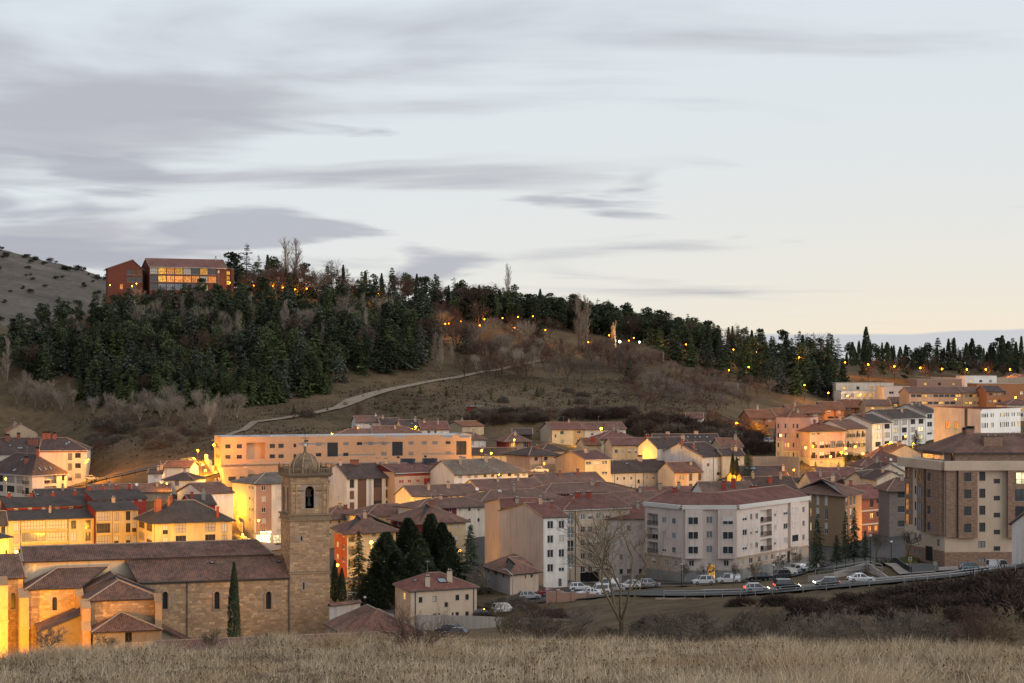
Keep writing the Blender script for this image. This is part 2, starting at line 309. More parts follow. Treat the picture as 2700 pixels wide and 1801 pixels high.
# roads, lots and squares
ctl((2700, 1485, 187), (2640, 1500, 186), (2480, 1525, 184), (2300, 1540, 183), (2200, 1550, 184), (2080, 1560, 186), (1990, 1566, 189), (1850, 1568, 193), (1740, 1566, 197), (1650, 1566, 200),
    (1400, 1645, 190), (1250, 1660, 182), (1180, 1682, 178), (1500, 1590, 203), (1350, 1590, 205), (1560, 1556, 214), (1700, 1548, 218), (1850, 1545, 219), (1980, 1540, 222), (2060, 1522, 228), (2130, 1500, 240), (2200, 1512, 212), (2150, 1530, 200),
    (2330, 1490, 200), (2400, 1470, 212), (2440, 1505, 195), (2560, 1498, 195))
ctl((100, 1755, 190), (400, 1722, 192), (700, 1712, 198), (900, 1690, 195), (-300, 1760, 190), (960, 1585, 222), (950, 1525, 245), (760, 1460, 280), (700, 1445, 300), (200, 1475, 272), (0, 1480, 265), (-300, 1470, 280), (600, 1400, 300), (590, 1320, 318), (540, 1250, 330), (500, 1214, 340), (360, 1238, 340), (230, 1268, 338), (100, 1300, 335), (-200, 1300, 340))
# hill
ctl((-400, 1110, 395), (0, 1108, 385), (250, 1100, 385), (500, 1092, 388), (250, 1190, 355), (400, 1180, 352), (640, 1140, 360), (670, 1118, 375), (887, 1080, 392), (976, 1045, 408), (1078, 1019, 425), (1206, 997, 440), (1313, 977, 455), (1438, 950, 470),
    (0, 1030, 410), (178, 985, 420), (300, 1075, 400), (700, 1062, 402), (870, 1026, 412), (1024, 998, 430), (-400, 1020, 430), (0, 940, 440), (100, 895, 445), (250, 850, 455), (450, 800, 470), (700, 778, 480), (1000, 795, 495), (1200, 862, 490), (1350, 868, 495), (1500, 900, 495), (1620, 915, 505), (1750, 915, 510),
    (-500, 960, 480), (-300, 900, 500), (1300, 1050, 415), (1500, 1065, 412), (1700, 1075, 408), (1500, 985, 460), (1700, 985, 460), (1850, 1040, 440), (1900, 1085, 410), (1300, 1110, 385), (1450, 1100, 392), (1700, 1110, 390), (1800, 1000, 470), (1950, 1015, 470), (2050, 1030, 470), (2120, 1045, 465), (1920, 1000, 480),
    (600, 758, 510), (300, 830, 500), (100, 900, 490), (1000, 782, 530), (1200, 815, 540), (1400, 838, 555), (1600, 862, 570), (1750, 890, 570), (1900, 930, 560), (2000, 946, 545), (2150, 965, 530), (2300, 975, 520), (2450, 982, 515), (2600, 984, 512), (2700, 982, 515), (3200, 990, 520), (2250, 1010, 495), (2500, 1005, 497), (2700, 1010, 500), (2300, 962, 560), (2700, 958, 560), (3200, 965, 560))
for px, p7 in ((-900, 1000), (-300, 960), (100, 930), (600, 850), (1000, 860), (1400, 900), (1800, 950), (2300, 985), (2700, 985), (3600, 990)): ctl((px, p7, 700), (px, 1010, 1100), (px, 1002, 3000))
SOLVED = {}
def _phi(a, b): return np.sqrt(((a[:, None, :] - b[None, :, :]) ** 2).sum(-1) + 1e-6)
def solve_terrain():
    c = np.array(CTRL); A = np.stack([c[:, 0] / 3000.0, K * np.log(c[:, 2])], 1)
    n = len(c); M = np.zeros((n + 3, n + 3)); M[:n, :n] = _phi(A, A); M[range(n), range(n)] += -c[:, 3]
    Pm = np.concatenate([np.ones((n, 1)), A], 1); M[:n, n:] = Pm; M[n:, :n] = Pm.T
    w = np.linalg.solve(M, np.concatenate([c[:, 1], np.zeros(3)])); SOLVED['A'] = A; SOLVED['w'] = w
def GP(px, d):
    px = np.atleast_1d(np.asarray(px, float)); d = np.atleast_1d(np.asarray(d, float)); px, d = np.broadcast_arrays(px, d)
    q = np.stack([px.ravel() / 3000.0, K * np.log(d.ravel())], 1); A, w = SOLVED['A'], SOLVED['w']; n = len(A); out = np.empty(len(q))
    for i in range(0, len(q), 8000):
        b = q[i:i + 8000]; out[i:i + 8000] = _phi(b, A) @ w[:n] + w[n] + b @ w[n + 1:]
    return out.reshape(px.shape)
def GZ(px, d):
    d = np.asarray(d, float); return -(GP(px, d) - HY) * d / 3000.0
def gz1(px, d): return float(GZ(px, d)[0])
def hit(px, py, dmin=100.0, dmax=700.0, h=0.0):
    """distance at which the line of sight through (px,py) meets the ground raised by h metres"""
    ds = np.arange(dmin, dmax, 1.0); g = GP(px, ds) - h * 3000.0 / ds
    k = np.nonzero(g <= py)[0]
    return float(ds[k[0]]) if len(k) else None
def gnd(px, d):
    p = XY(px, d); return Vector((p.x, p.y, gz1(px, d)))
# ---------------------------------------------------------------- windows
WC = {}
GL = {'glass': .42, 'glass_pale': .2, 'curtain': .2}
def wmesh(key, fn):
    if key not in WC: WC[key] = fn()
    return WC[key]
def window(parent, M, w, h, kind='std', pane=None, rec=.14):
    """frame mesh with its sill, glass (or blind) as a sub-part; local x across, -y outwards, z up"""
    w = round(w, 2); h = round(h, 2)
    fr = {'std': 'frame_white', 'dark': 'frame_dark', 'brown': 'frame_brown', 'gal': 'frame_brown', 'galw': 'frame_white', 'gald': 'frame_dark', 'slit': 'frame_dark', 'lit': 'frame_dark', 'litw': 'frame_white', 'french': 'frame_brown'}.get(kind, 'frame_white' if kind.endswith('w') else 'frame_dark')
    nx = {'gal': max(3, int(w / .7)), 'galw': max(2, int(w / .7)), 'gald': max(2, int(w / .8)), 'slit': 1}.get(kind, 2 if w > .85 else 1)
    def mk():
        b = MB(); t = .07 if w > .6 else .05; y0, y1 = rec - .07, rec
        b.box(-w / 2, w / 2, y0, y1, 0, t, fr); b.box(-w / 2, w / 2, y0, y1, h - t, h, fr); b.box(-w / 2, -w / 2 + t, y0, y1, t, h - t, fr); b.box(w / 2 - t, w / 2, y0, y1, t, h - t, fr)
        for k in range(1, nx):
            x = -w / 2 + w * k / nx; b.box(x - .035, x + .035, y0 + .003, y1 - .003, t, h - t, fr)
        if kind in ('gal', 'galw', 'gald'): b.box(-w / 2 + t, w / 2 - t, y0 + .006, y1 - .006, h * .36, h * .36 + .08, fr)
        if kind not in ('gal', 'slit'): b.box(-w / 2 - .08, w / 2 + .08, -.06, rec - .003, -.07, -.002, 'sill')
        return b.mesh('window')
    o = link('window', wmesh((kind, w, h), mk), parent, M)
    if pane is None:
        if kind in ('lit', 'litw'): pane = RND.choice(['lit_warm', 'lit_pale', 'lit_warm'])
        else: pane = RND.choices(['glass', 'glass_pale', 'curtain', 'half'], [5, 2, 2, 2.2])[0]
    def pk():
        b = MB(); y = rec - .02
        if pane == 'half' or pane.startswith('shutter'):
            f = .45 if pane == 'half' else 0.0; sm = 'shutter_white' if pane == 'half' else pane
            n = max(3, int(h * (1 - f) / .16))
            for k in range(n):
                z0 = h * f + (h - h * f) * k / n; z1 = h * f + (h - h * f) * (k + 1) / n
                b.face([(-w / 2, y - .03, z0), (w / 2, y - .03, z0), (w / 2, y, z1), (-w / 2, y, z1)], sm)
            if f: b.face([(-w / 2, y, 0), (w / 2, y, 0), (w / 2, y, h * f), (-w / 2, y, h * f)], 'glass')
        else: b.face([(-w / 2, y, 0), (w / 2, y, 0), (w / 2, y, h), (-w / 2, y, h)], pane)
        return b.mesh('pane')
    link('shutter' if pane.startswith('shutter') else 'pane', wmesh(('p', pane, w, h), pk), o)
    return o
def balcony(parent, M, w, dep=.9, hh=1.0, solid=None):
    def mk():
        b = MB(); b.box(-w / 2, w / 2, -dep, 0, -.18, 0, 'sill'); return b.mesh('balcony')
    def rk():
        b = MB()
        if solid: b.box(-w / 2, w / 2, -dep, -dep + .06, 0, hh, solid); b.box(-w / 2, -w / 2 + .06, -dep + .06, 0, 0, hh, solid); b.box(w / 2 - .06, w / 2, -dep + .06, 0, 0, hh, solid)
        else:
            b.box(-w / 2, w / 2, -dep, -dep + .05, hh - .06, hh, 'metal_dark')
            n = max(4, int(w / .16))
            for k in range(n + 1):
                x = -w / 2 + (w - .03) * k / n; b.box(x, x + .03, -dep + .01, -dep + .04, 0, hh - .06, 'metal_dark')
            for x in (-w / 2, w / 2 - .04):
                b.box(x, x + .04, -dep + .05, 0, hh - .06, hh, 'metal_dark')
                for k in range(1, 5): y = -dep + dep * k / 5; b.box(x, x + .03, y, y + .03, 0, hh - .06, 'metal_dark')
        return b.mesh('railing')
    w = round(w, 1)
    o = link('balcony', wmesh(('bs', w, dep), mk), parent, M); link('railing', wmesh(('br', w, dep, hh, solid), rk), o)
    return o
# ---------------------------------------------------------------- roofs
def plane_uv(poly):
    """local frame of a roof plane: e along the eave (first edge), f up the slope"""
    a, b_ = poly[0], poly[1]; e = (b_ - a).normalized(); n = None
    for k in range(2, len(poly)):
        n = e.cross(poly[k] - a)
        if n.length > 1e-4: break
    n.normalize()
    if n.z < 0: n = -n
    return e, n.cross(e), n
def roof_plane(mb, poly, mat, pitch=.3, amp=.05, thick=.2):
    """corrugated barrel-tile surface over a convex roof plane with a real slab below"""
    poly = [Vector(p) for p in poly]; e, f, n = plane_uv(poly); a = poly[0]
    q = [((p - a).dot(e), (p - a).dot(f)) for p in poly]
    us = [p[0] for p in q]; u0, u1 = min(us), max(us)
    def span(u):
        vs_ = []
        for (ua, va), (ub, vb) in zip(q, q[1:] + q[:1]):
            if abs(ua - ub) < 1e-6:
                if abs(u - ua) < 1e-6: vs_ += [va, vb]
                continue
            t = (u - ua) / (ub - ua)
            if -1e-6 <= t <= 1 + 1e-6: vs_.append(va + t * (vb - va))
        return (min(vs_), max(vs_)) if vs_ else None
    step = pitch / 4; nn = max(4, int((u1 - u0) / step)); cuts = sorted(set([u0 + (u1 - u0) * k / nn for k in range(nn + 1)] + us))
    prev = None
    for u in cuts:
        s_ = span(min(max(u, u0 + 1e-5), u1 - 1e-5))
        if s_ is None: prev = None; continue
        hgt = amp * (abs(math.sin(math.pi * u / pitch)) * 1.6 - .6)
        p0 = a + e * u + f * s_[0] + n * hgt; p1 = a + e * u + f * s_[1] + n * hgt
        if prev is not None and u - prev[0] > 1e-5: mb.face([prev[1], p0, p1, prev[2]], mat, [(prev[0], -prev[3][0]), (u, -s_[0]), (u, -s_[1]), (prev[0], -prev[3][1])])
        prev = (u, p0, p1, s_)
    lo = [p - n * thick for p in poly]; top = [p - n * (amp * .7) for p in poly]
    mb.face(list(reversed(lo)), 'fascia_brick' if mat in ('tile_church',) else 'gutter')
    for i in range(len(poly)):
        j = (i + 1) % len(poly); mb.face([lo[i], lo[j], top[j], top[i]], 'gutter')
def ridge_caps(mb, a, b_, mat='ridge_tile', r=.14): mb.tube(Vector(a) + Vector((0, 0, .03)), Vector(b_) + Vector((0, 0, .03)), r, r, mat, 6)
def chimney(roof, P_, w=.7, dd=.6, hh=1.4, mat='peach', cap='wood_dark', cowl=False):
    b = MB(); b.box(-w / 2, w / 2, -dd / 2, dd / 2, -1.2, hh, mat); b.box(-w / 2 - .07, w / 2 + .07, -dd / 2 - .07, dd / 2 + .07, hh, hh + .12, cap)
    if cowl:
        b.box(-w / 2 + .05, w / 2 - .05, -dd / 2 + .05, dd / 2 - .05, hh + .12, hh + .38, 'void'); b.box(-w / 2 - .1, w / 2 + .1, -dd / 2 - .1, dd / 2 + .1, hh + .38, hh + .5, 'metal_dark')
    else: b.tube((-w * .2, 0, hh + .12), (-w * .2, 0, hh + .42), .11, .1, 'sill', 8); b.tube((w * .2, 0, hh + .12), (w * .2, 0, hh + .36), .11, .1, 'sill', 8)
    o = b.build('chimney', roof); o.location = P_
    return o
def skylight(roof, P_, e, f, n, w=.8, hh=1.1):
    M = Matrix((( e.x, f.x, n.x, P_.x), (e.y, f.y, n.y, P_.y), (e.z, f.z, n.z, P_.z), (0, 0, 0, 1)))
    b = MB(); t = .08
    b.box(-w / 2, w / 2, -hh / 2, -hh / 2 + t, .0, .16, 'metal_dark'); b.box(-w / 2, w / 2, hh / 2 - t, hh / 2, .0, .16, 'metal_dark'); b.box(-w / 2, -w / 2 + t, -hh / 2 + t, hh / 2 - t, .0, .16, 'metal_dark'); b.box(w / 2 - t, w / 2, -hh / 2 + t, hh / 2 - t, .0, .16, 'metal_dark')
    o = link('skylight', b.mesh('skylight'), roof, M)
    b = MB(); b.face([(-w / 2, -hh / 2, .13), (w / 2, -hh / 2, .13), (w / 2, hh / 2, .13), (-w / 2, hh / 2, .13)], 'glass_pale'); link('pane', b.mesh('pane'), o)
def antenna(roof, P_, hh=2.5):
    b = MB(); b.tube((0, 0, -.5), (0, 0, hh), .03, .025, 'metal_grey', 5)
    for k in range(5): b.tube((-.4 + .02 * k, -.6 + .25 * k, hh - .15), (.4 - .02 * k, -.6 + .25 * k, hh - .15), .015, .015, 'metal_grey', 4)
    b.tube((0, -.65, hh - .15), (0, .5, hh - .15), .02, .02, 'metal_grey', 4)
    o = b.build('antenna', roof); o.location = P_
def dish(parent, P_, r=.45):
    b = MB(); prof = [(0.02, 0), (r * .5, .05), (r * .85, .14), (r, .2)]; b.lathe(0, 0, prof, 'frame_white', 12); b.tube((0, 0, -.5), (0, 0, .02), .04, .04, 'metal_grey', 5)
    o = b.build('satellite_dish', parent); o.location = P_; o.rotation_euler = (math.radians(65), 0, math.radians(RND.uniform(-30, 30)))
# ---------------------------------------------------------------- buildings
def offs(pts, dist, inward):
    """mitred offset of an open chain of 2D points"""
    out_ = []
    for i, p in enumerate(pts):
        ns = []
        if i > 0: t = (pts[i] - pts[i - 1]).normalized(); ns.append(Vector((-t.y, t.x)))
        if i < len(pts) - 1: t = (pts[i + 1] - pts[i]).normalized(); ns.append(Vector((-t.y, t.x)))
        nn = sum(ns, Vector((0, 0))).normalized(); c = nn.dot(ns[0]); out_.append(p + nn * (dist / max(c, .5)))
    return out_
def facade(mb, A, B, z0, z1, holes, regs, mat, dep=.17):
    U = (B - A); L = U.length; U.normalize(); N = Vector((U.y, -U.x))
    us = {0.0, L}; zs = {z0, z1}
    for h in holes: us |= {h[0], h[1]}; zs |= {h[2], h[3]}
    for r in regs: us |= {max(0, r[0]), min(L, r[1])}; zs |= {min(max(r[2], z0), z1), min(max(r[3], z0), z1)}
    us = sorted(x for x in us if 0 <= x <= L); zs = sorted(x for x in zs if z0 <= x <= z1)
    def pt(u, z, y=0.0): q = A + U * u - N * y; return (q.x, q.y, z)
    def mat_at(u, z):
        for r in reversed(regs):
            if r[0] <= u <= r[1] and r[2] <= z <= r[3]: return r[4]
        return mat
    for i in range(len(us) - 1):
        if us[i + 1] - us[i] < 1e-4: continue
        uc = (us[i] + us[i + 1]) / 2
        for j in range(len(zs) - 1):
            if zs[j + 1] - zs[j] < 1e-4: continue
            zc_ = (zs[j] + zs[j + 1]) / 2
            if any(h[0] < uc < h[1] and h[2] < zc_ < h[3] for h in holes): continue
            a, b_, c, d_ = us[i], us[i + 1], zs[j], zs[j + 1]
            mb.face([pt(a, c), pt(b_, c), pt(b_, d_), pt(a, d_)], mat_at(uc, zc_), [(a, c), (b_, c), (b_, d_), (a, d_)])
    for h in holes:
        a, b_, c, d_ = h[:4]; m2 = mat_at((a + b_) / 2, c - .05); dp = h[4] if len(h) > 4 else dep
        for q in ((pt(a, c), pt(a, c, dp), pt(a, d_, dp), pt(a, d_)), (pt(b_, c, dp), pt(b_, c), pt(b_, d_), pt(b_, d_, dp)), (pt(a, d_), pt(a, d_, dp), pt(b_, d_, dp), pt(b_, d_)), (pt(a, c, dp), pt(a, c), pt(b_, c), pt(b_, c, dp))): mb.face(q, m2)
        if dp > .3: mb.face([pt(a, c, dp), pt(b_, c, dp), pt(b_, d_, dp), pt(a, d_, dp)], m2)
def ray_u(px, A, B):
    """position along the wall A-B where photo column px crosses it"""
    k = (px - CX) / F; U = B - A; L = U.length; U = U / L
    return (k * A.y - A.x) / (U.x - k * U.y)
SPECS = []
def bld(**k): SPECS.append(k)
def spec_geom(s):
    d0 = s['d']; p0, p1 = s['p0'], s['p1']
    s['ze'] = ZZ(p0[1], d0)
    if 'chain' in s: pts = [XY(px, dd) for px, dd in s['chain']]
    else:
        d1 = s.get('d1') or d0 * (p0[1] - HY) / (p1[1] - HY)
        if 'rot' in s: d1 = d0 + (p1[0] - p0[0]) * d0 / 3000 * math.tan(math.radians(s['rot'])) / K
        pts = [XY(p0[0], d0), XY(p1[0], d1)]
        if s.get('ridge') == 'v':
            A, B = pts; U = (B - A).normalized(); V = Vector((-U.y, U.x)); Wd = s['W']; L = (B - A).length
            pts = [A + V * Wd, A]; s['W'] = L
    s['pts'] = pts; s['back'] = offs(pts, s['W'], 1)
    s['zb'] = ZZ(s['base'], d0) if 'base' in s else s['ze'] - s['h']
    if s.get('name') in ('penthouse', 'attic_storey', 'roof_room') or s['label'].startswith('upper') or s['d'] < 182 or 'ground storey' in s['label']: return
    for q in pts + s['back'] + [(pts[0] + pts[-1]) / 2]:
        dd = q.y / K; px = CX + q.x / q.y * F
        CTRL.append((px, HY - s['zb'] * 3000 / dd, dd, .012))
def build_spec(s):
    pts, back, ze, zb, W = s['pts'], s['back'], s['ze'], s['zb'], s['W']
    rt = s.get('roof', 'gable'); rise = s.get('rise', 2.0); o = s.get('o', .5); rm = s.get('rm', 'tile_brown'); wm = s.get('wm', 'cream'); sc = s['d'] / 3000.0
    c = sum(pts, Vector((0, 0))) / len(pts); loc = Vector((c.x, c.y, zb))
    root = empty(s.get('name', 'house'), loc, s['label'], s.get('cat', 'house'), s.get('group'))
    root['kind'] = 'thing'
    wb = MB(); zlow = zb - 3.0
    segs = {}
    v = s.get('ridge') == 'v'
    n = len(pts)
    for i in range(n - 1): segs['f%d' % i if n > 2 else ('l' if v else 'f')] = (pts[i], pts[i + 1])
    segs['f' if v else 'r'] = (pts[-1], back[-1]); segs['b'] = (back[-1], back[0]) if n == 2 else None
    if n > 2:
        for i in range(n - 1): segs['b%d' % i] = (back[i + 1], back[i])
        del segs['b']
    segs['r' if v else 'l'] = (back[0], pts[0])
    if v: segs['r'], segs['b'] = segs['b'], segs['r']
    zt = ze + (s.get('parapet', .5) if rt == 'flat' else 0.0)
    wins = []
    for key, (A, B) in segs.items():
        fs = s.get(key, {}); holes = []; L = (B - A).length
        m_ = fs.get('m', s.get('wms', wm) if key in ('l', 'r', 'b') else wm)
        regs = []
        for r in fs.get('reg', []):
            ua, ub = (ray_u(r[0], A, B), ray_u(r[1], A, B)) if r[0] is not None else (0, L)
            if ua > ub: ua, ub = ub, ua
            regs.append((ua, ub, ze - r[3] * sc, ze - r[2] * sc, r[4]))
        for w in fs.get('win', []):
            cols, rows, kind = w[0], w[1], w[2]; opt = w[3] if len(w) > 3 else {}
            if isinstance(cols, int):
                ww = opt.get('w', 1.2); mg = opt.get('mg', .6); cols = [('u', mg + (L - 2 * mg) * (k + .5) / cols - ww / 2, mg + (L - 2 * mg) * (k + .5) / cols + ww / 2) for k in range(cols)]
            for ci in cols:
                ua, ub = (ci[1], ci[2]) if ci[0] == 'u' else sorted((ray_u(ci[0], A, B), ray_u(ci[1], A, B)))
                if ub - ua < .3: ub = ua + .5
                if ua < .05 or ub > L - .05: ua = max(ua, .08); ub = min(ub, L - .08)
                if ub - ua < .25: continue
                for ra, rb in rows:
                    za, z2 = ze - rb * sc, ze - ra * sc
                    if za < zb - .5: continue
                    dp = .17
                    if kind == 'recess': dp = 1.1
                    if kind == 'gap': dp = 1.6
                    holes.append((ua, ub, za, z2, dp)); wins.append((A, B, ua, ub, za, z2, kind, opt, dp))
        if 'holes' in fs: holes += fs['holes']
        facade(wb, A, B, zlow, zt, holes, regs, m_)
    ridge_pts = None
    rb_ = MB(); caps = []
    if rt in ('gable', 'hip', 'hipl', 'hipr', 'shed'):
        half = W if rt == 'shed' else W * s.get('rf', .5)
        t = rise / half
        ext = list(pts); u0 = (pts[1] - pts[0]).normalized(); u1 = (pts[-1] - pts[-2]).normalized()
        hl = rt in ('hip', 'hipl'); hr = rt in ('hip', 'hipr')
        og = s.get('og', .25)
        ext[0] = pts[0] - u0 * (o if hl else og); ext[-1] = pts[-1] + u1 * (o if hr else og)
        fe = offs(ext, -o, 1); rg = offs(ext, half, 1)
        if hl: rg[0] = rg[0] + u0 * (min(half, (pts[1] - pts[0]).length * .49) + o)
        if hr: rg[-1] = rg[-1] - u1 * (min(half, (pts[-1] - pts[-2]).length * .49) + o)
        be = offs(ext, W + o, 1); t2 = rise / max(W - half, .1) if rt != 'shed' else 0
        V3 = lambda p, z: Vector((p.x, p.y, z))
        zf = ze - o * t; zr = ze + rise; zbk = ze - o * t2
        pitch = .3 if s['d'] < 260 else (.42 if s['d'] < 340 else .6)
        planes = []
        for i in range(len(ext) - 1):
            planes.append([V3(fe[i], zf), V3(fe[i + 1], zf), V3(rg[i + 1], zr), V3(rg[i], zr)])
            if rt != 'shed': planes.append([V3(be[i + 1], zbk), V3(be[i], zbk), V3(rg[i], zr), V3(rg[i + 1], zr)])
            caps.append((V3(rg[i], zr), V3(rg[i + 1], zr)))
        if hl: planes.append([V3(be[0], zbk), V3(fe[0], zf), V3(rg[0], zr)]); caps += [(V3(fe[0], zf), V3(rg[0], zr)), (V3(be[0], zbk), V3(rg[0], zr))]
        else: caps.append((V3(fe[0], zf), V3(rg[0], zr)))
        if hr: planes.append([V3(fe[-1], zf), V3(be[-1], zbk), V3(rg[-1], zr)]); caps += [(V3(fe[-1], zf), V3(rg[-1], zr)), (V3(be[-1], zbk), V3(rg[-1], zr))]
        else: caps.append((V3(fe[-1], zf), V3(rg[-1], zr)))
        rms = s.get('rms', [])
        for i, pl in enumerate(planes): roof_plane(rb_, pl, rms[i] if i < len(rms) else rm, pitch, .05 if s['d'] < 340 else .04)
        # gable triangles
        rgw = offs(pts, half, 1)
        gm = s.get('gm', s.get('wms', wm))
        if not hl:
            a, b_, cc = V3(back[0], ze), V3(pts[0], ze), V3(rgw[0], zr - .1); wb.face([a, b_, cc], gm, [(0, 0), (W, 0), (W / 2, rise)]) if rt != 'shed' else wb.face([a, b_, V3(back[0], zr - .1)], gm)
        if not hr:
            a, b_, cc = V3(pts[-1], ze), V3(back[-1], ze), V3(rgw[-1], zr - .1); wb.face([a, b_, cc], gm, [(0, 0), (W, 0), (W / 2, rise)]) if rt != 'shed' else wb.face([a, b_, V3(back[-1], zr - .1)], gm)
        if rt == 'shed':
            for i in range(len(back) - 1): wb.face([V3(back[i + 1], ze), V3(back[i], ze), V3(back[i], zr - .1), V3(back[i + 1], zr - .1)], gm)
        ridge_pts = (fe, rg, be, zf, zr, zbk)
    else:
        zf_ = ze - .05
        for i in range(len(pts) - 1): rb_.face([(p.x, p.y, zf_) for p in (pts[i], pts[i + 1], back[i + 1], back[i])], s.get('rm', 'concrete'))
        # parapet coping butted on top of the wall
        loop = pts + back[::-1]
        for i in range(len(loop)):
            A, B = loop[i], loop[(i + 1) % len(loop)]; U = (B - A).normalized(); N = Vector((U.y, -U.x)); q = [A + N * .08, B + N * .08, B - N * .3, A - N * .3]
            cm = s.get('coping', 'sill')
            rb_.face([(p.x, p.y, zt + .1) for p in q], cm); rb_.face([(q[0].x, q[0].y, zt), (q[1].x, q[1].y, zt), (q[1].x, q[1].y, zt + .1), (q[0].x, q[0].y, zt + .1)], cm); rb_.face([(q[2].x, q[2].y, zf_), (q[3].x, q[3].y, zf_), (q[3].x, q[3].y, zt + .1), (q[2].x, q[2].y, zt + .1)], cm)
    wall = wb.build('wall', root, loc)
    roof = rb_.build('roof', root, loc)
    s['root'], s['roofo'], s['wallo'], s['loc'], s['segs'] = root, roof, wall, loc, segs
    if caps and s.get('caps', True):
        cb = MB()
        for a, b_ in caps: ridge_caps(cb, a, b_, s.get('capm', 'ridge_tile'), .13 if s['d'] < 300 else .16)
        cb.build('ridge_tiles', roof, loc)
    for A, B, ua, ub, za, z2, kind, opt, dp in wins:
        U = (B - A).normalized(); N = Vector((U.y, -U.x)); m = A + U * ((ua + ub) / 2)
        M = Matrix(((U.x, -N.x, 0, m.x - loc.x), (U.y, -N.y, 0, m.y - loc.y), (0, 0, 1, za - loc.z), (0, 0, 0, 1)))
        w, h = ub - ua, z2 - za; pane = opt.get('pane')
        if isinstance(pane, (list, tuple)): pane = RND.choice(pane)
        if kind == 'balc':
            window(root, M, w, h, opt.get('k', 'std'), pane); balcony(root, M, w + opt.get('ew', .7), opt.get('dep', .8), 1.0, opt.get('solid'))
        elif kind == 'recess':
            M2 = M @ Matrix.Translation((-w * .12, 1.1 - .2, 0)); window(root, M2, w * .55, h * .9, 'std', pane)
            M3 = M @ Matrix.Translation((0, .06, 0)); balcony(root, M3, w - .1, .08, 1.0, opt.get('solid'))
        elif kind == 'gap': pass
        elif kind == 'door':
            b = MB(); b.box(-w / 2, w / 2, .08, .14, 0, h, opt.get('m', 'dark_door'))
            for k in range(1, 5): x = -w / 2 + w * k / 5; b.box(x - .03, x + .03, .05, .078, 0, h, opt.get('bar', 'metal_dark'))
            link('door', b.mesh('door'), root, M)
        else: window(root, M, w, h, kind, pane)
    # things on the roof
    if ridge_pts:
        fe, rg, be, zf, zr, zbk = ridge_pts
        def on_front(a, b_):    # a along 0..1, b 0 eave..1 ridge
            nseg = len(fe) - 1; i = min(int(a * nseg), nseg - 1); t_ = a * nseg - i
            p = (fe[i].lerp(fe[i + 1], t_)).lerp(rg[i].lerp(rg[i + 1], t_), b_); return Vector((p.x, p.y, zf + (zr - zf) * b_)) - loc, i
        for ch in s.get('chim', []):
            P_, i = on_front(ch[0], ch[1]); kw = ch[2] if len(ch) > 2 else {}; chimney(roof, P_, **kw)
        for sk in s.get('sky', []):
            P_, i = on_front(sk[0], sk[1]); e, f, nn = plane_uv([Vector((*fe[i], zf)), Vector((*fe[i + 1], zf)), Vector((*rg[i], zr))]); skylight(roof, P_, e, f, nn, sk[2] if len(sk) > 2 else .8, sk[3] if len(sk) > 3 else 1.1)
        for an in s.get('ant', []): P_, i = on_front(an[0], an[1]); antenna(roof, P_)
        if s.get('gut', True):
            gb = MB()
            for i in range(len(fe) - 1): gb.tube(Vector((*fe[i], zf - .1)) - loc, Vector((*fe[i + 1], zf - .1)) - loc, .09, .09, s.get('gutm', 'gutter'), 6)
            gb.build('gutter', roof)
    for px in s.get('pipe', []):
        k0 = [k for k in segs if k.startswith('f')][0]; A, B = segs[k0]; u = ray_u(px, A, B); U = (B - A).normalized(); q = A + U * u + Vector((U.y, -U.x)) * .08
        pb = MB(); pb.tube((q.x - loc.x, q.y - loc.y, zb - loc.z), (q.x - loc.x, q.y - loc.y, ze - .1 - loc.z), .06, .06, 'gutter', 6); pb.build('drainpipe', root)
    return root
def local_box(s, name, seg, pa, pb, offa, offb, y0, y1, mat, parent=None):
    """a box part standing on a wall: photo columns pa..pb, px below the eave offa..offb, y metres inside(+)/outside(-)"""
    A, B = s['segs'][seg]; ua, ub = sorted((ray_u(pa, A, B), ray_u(pb, A, B))); U = (B - A).normalized(); N = Vector((U.y, -U.x)); loc = s['loc']; sc = s['d'] / 3000.0
    M = Matrix(((U.x, -N.x, 0, A.x - loc.x), (U.y, -N.y, 0, A.y - loc.y), (0, 0, 1, 0), (0, 0, 0, 1))); b = MB()
    b.box(ua, ub, y0, y1, s['ze'] - offb * sc - loc.z, s['ze'] - offa * sc - loc.z, mat)
    return link(name, b.mesh(name), parent or s['root'], M)
# ---------------------------------------------------------------- building specifications, read off the photograph (columns and eave rows in photo pixels, d = distance/1.75)
BR3 = ['shutter_brown', 'curtain', 'glass', 'glass']
r4 = lambda t0, h_, st, n: [(t0 + st * k, t0 + st * k + h_) for k in range(n)]
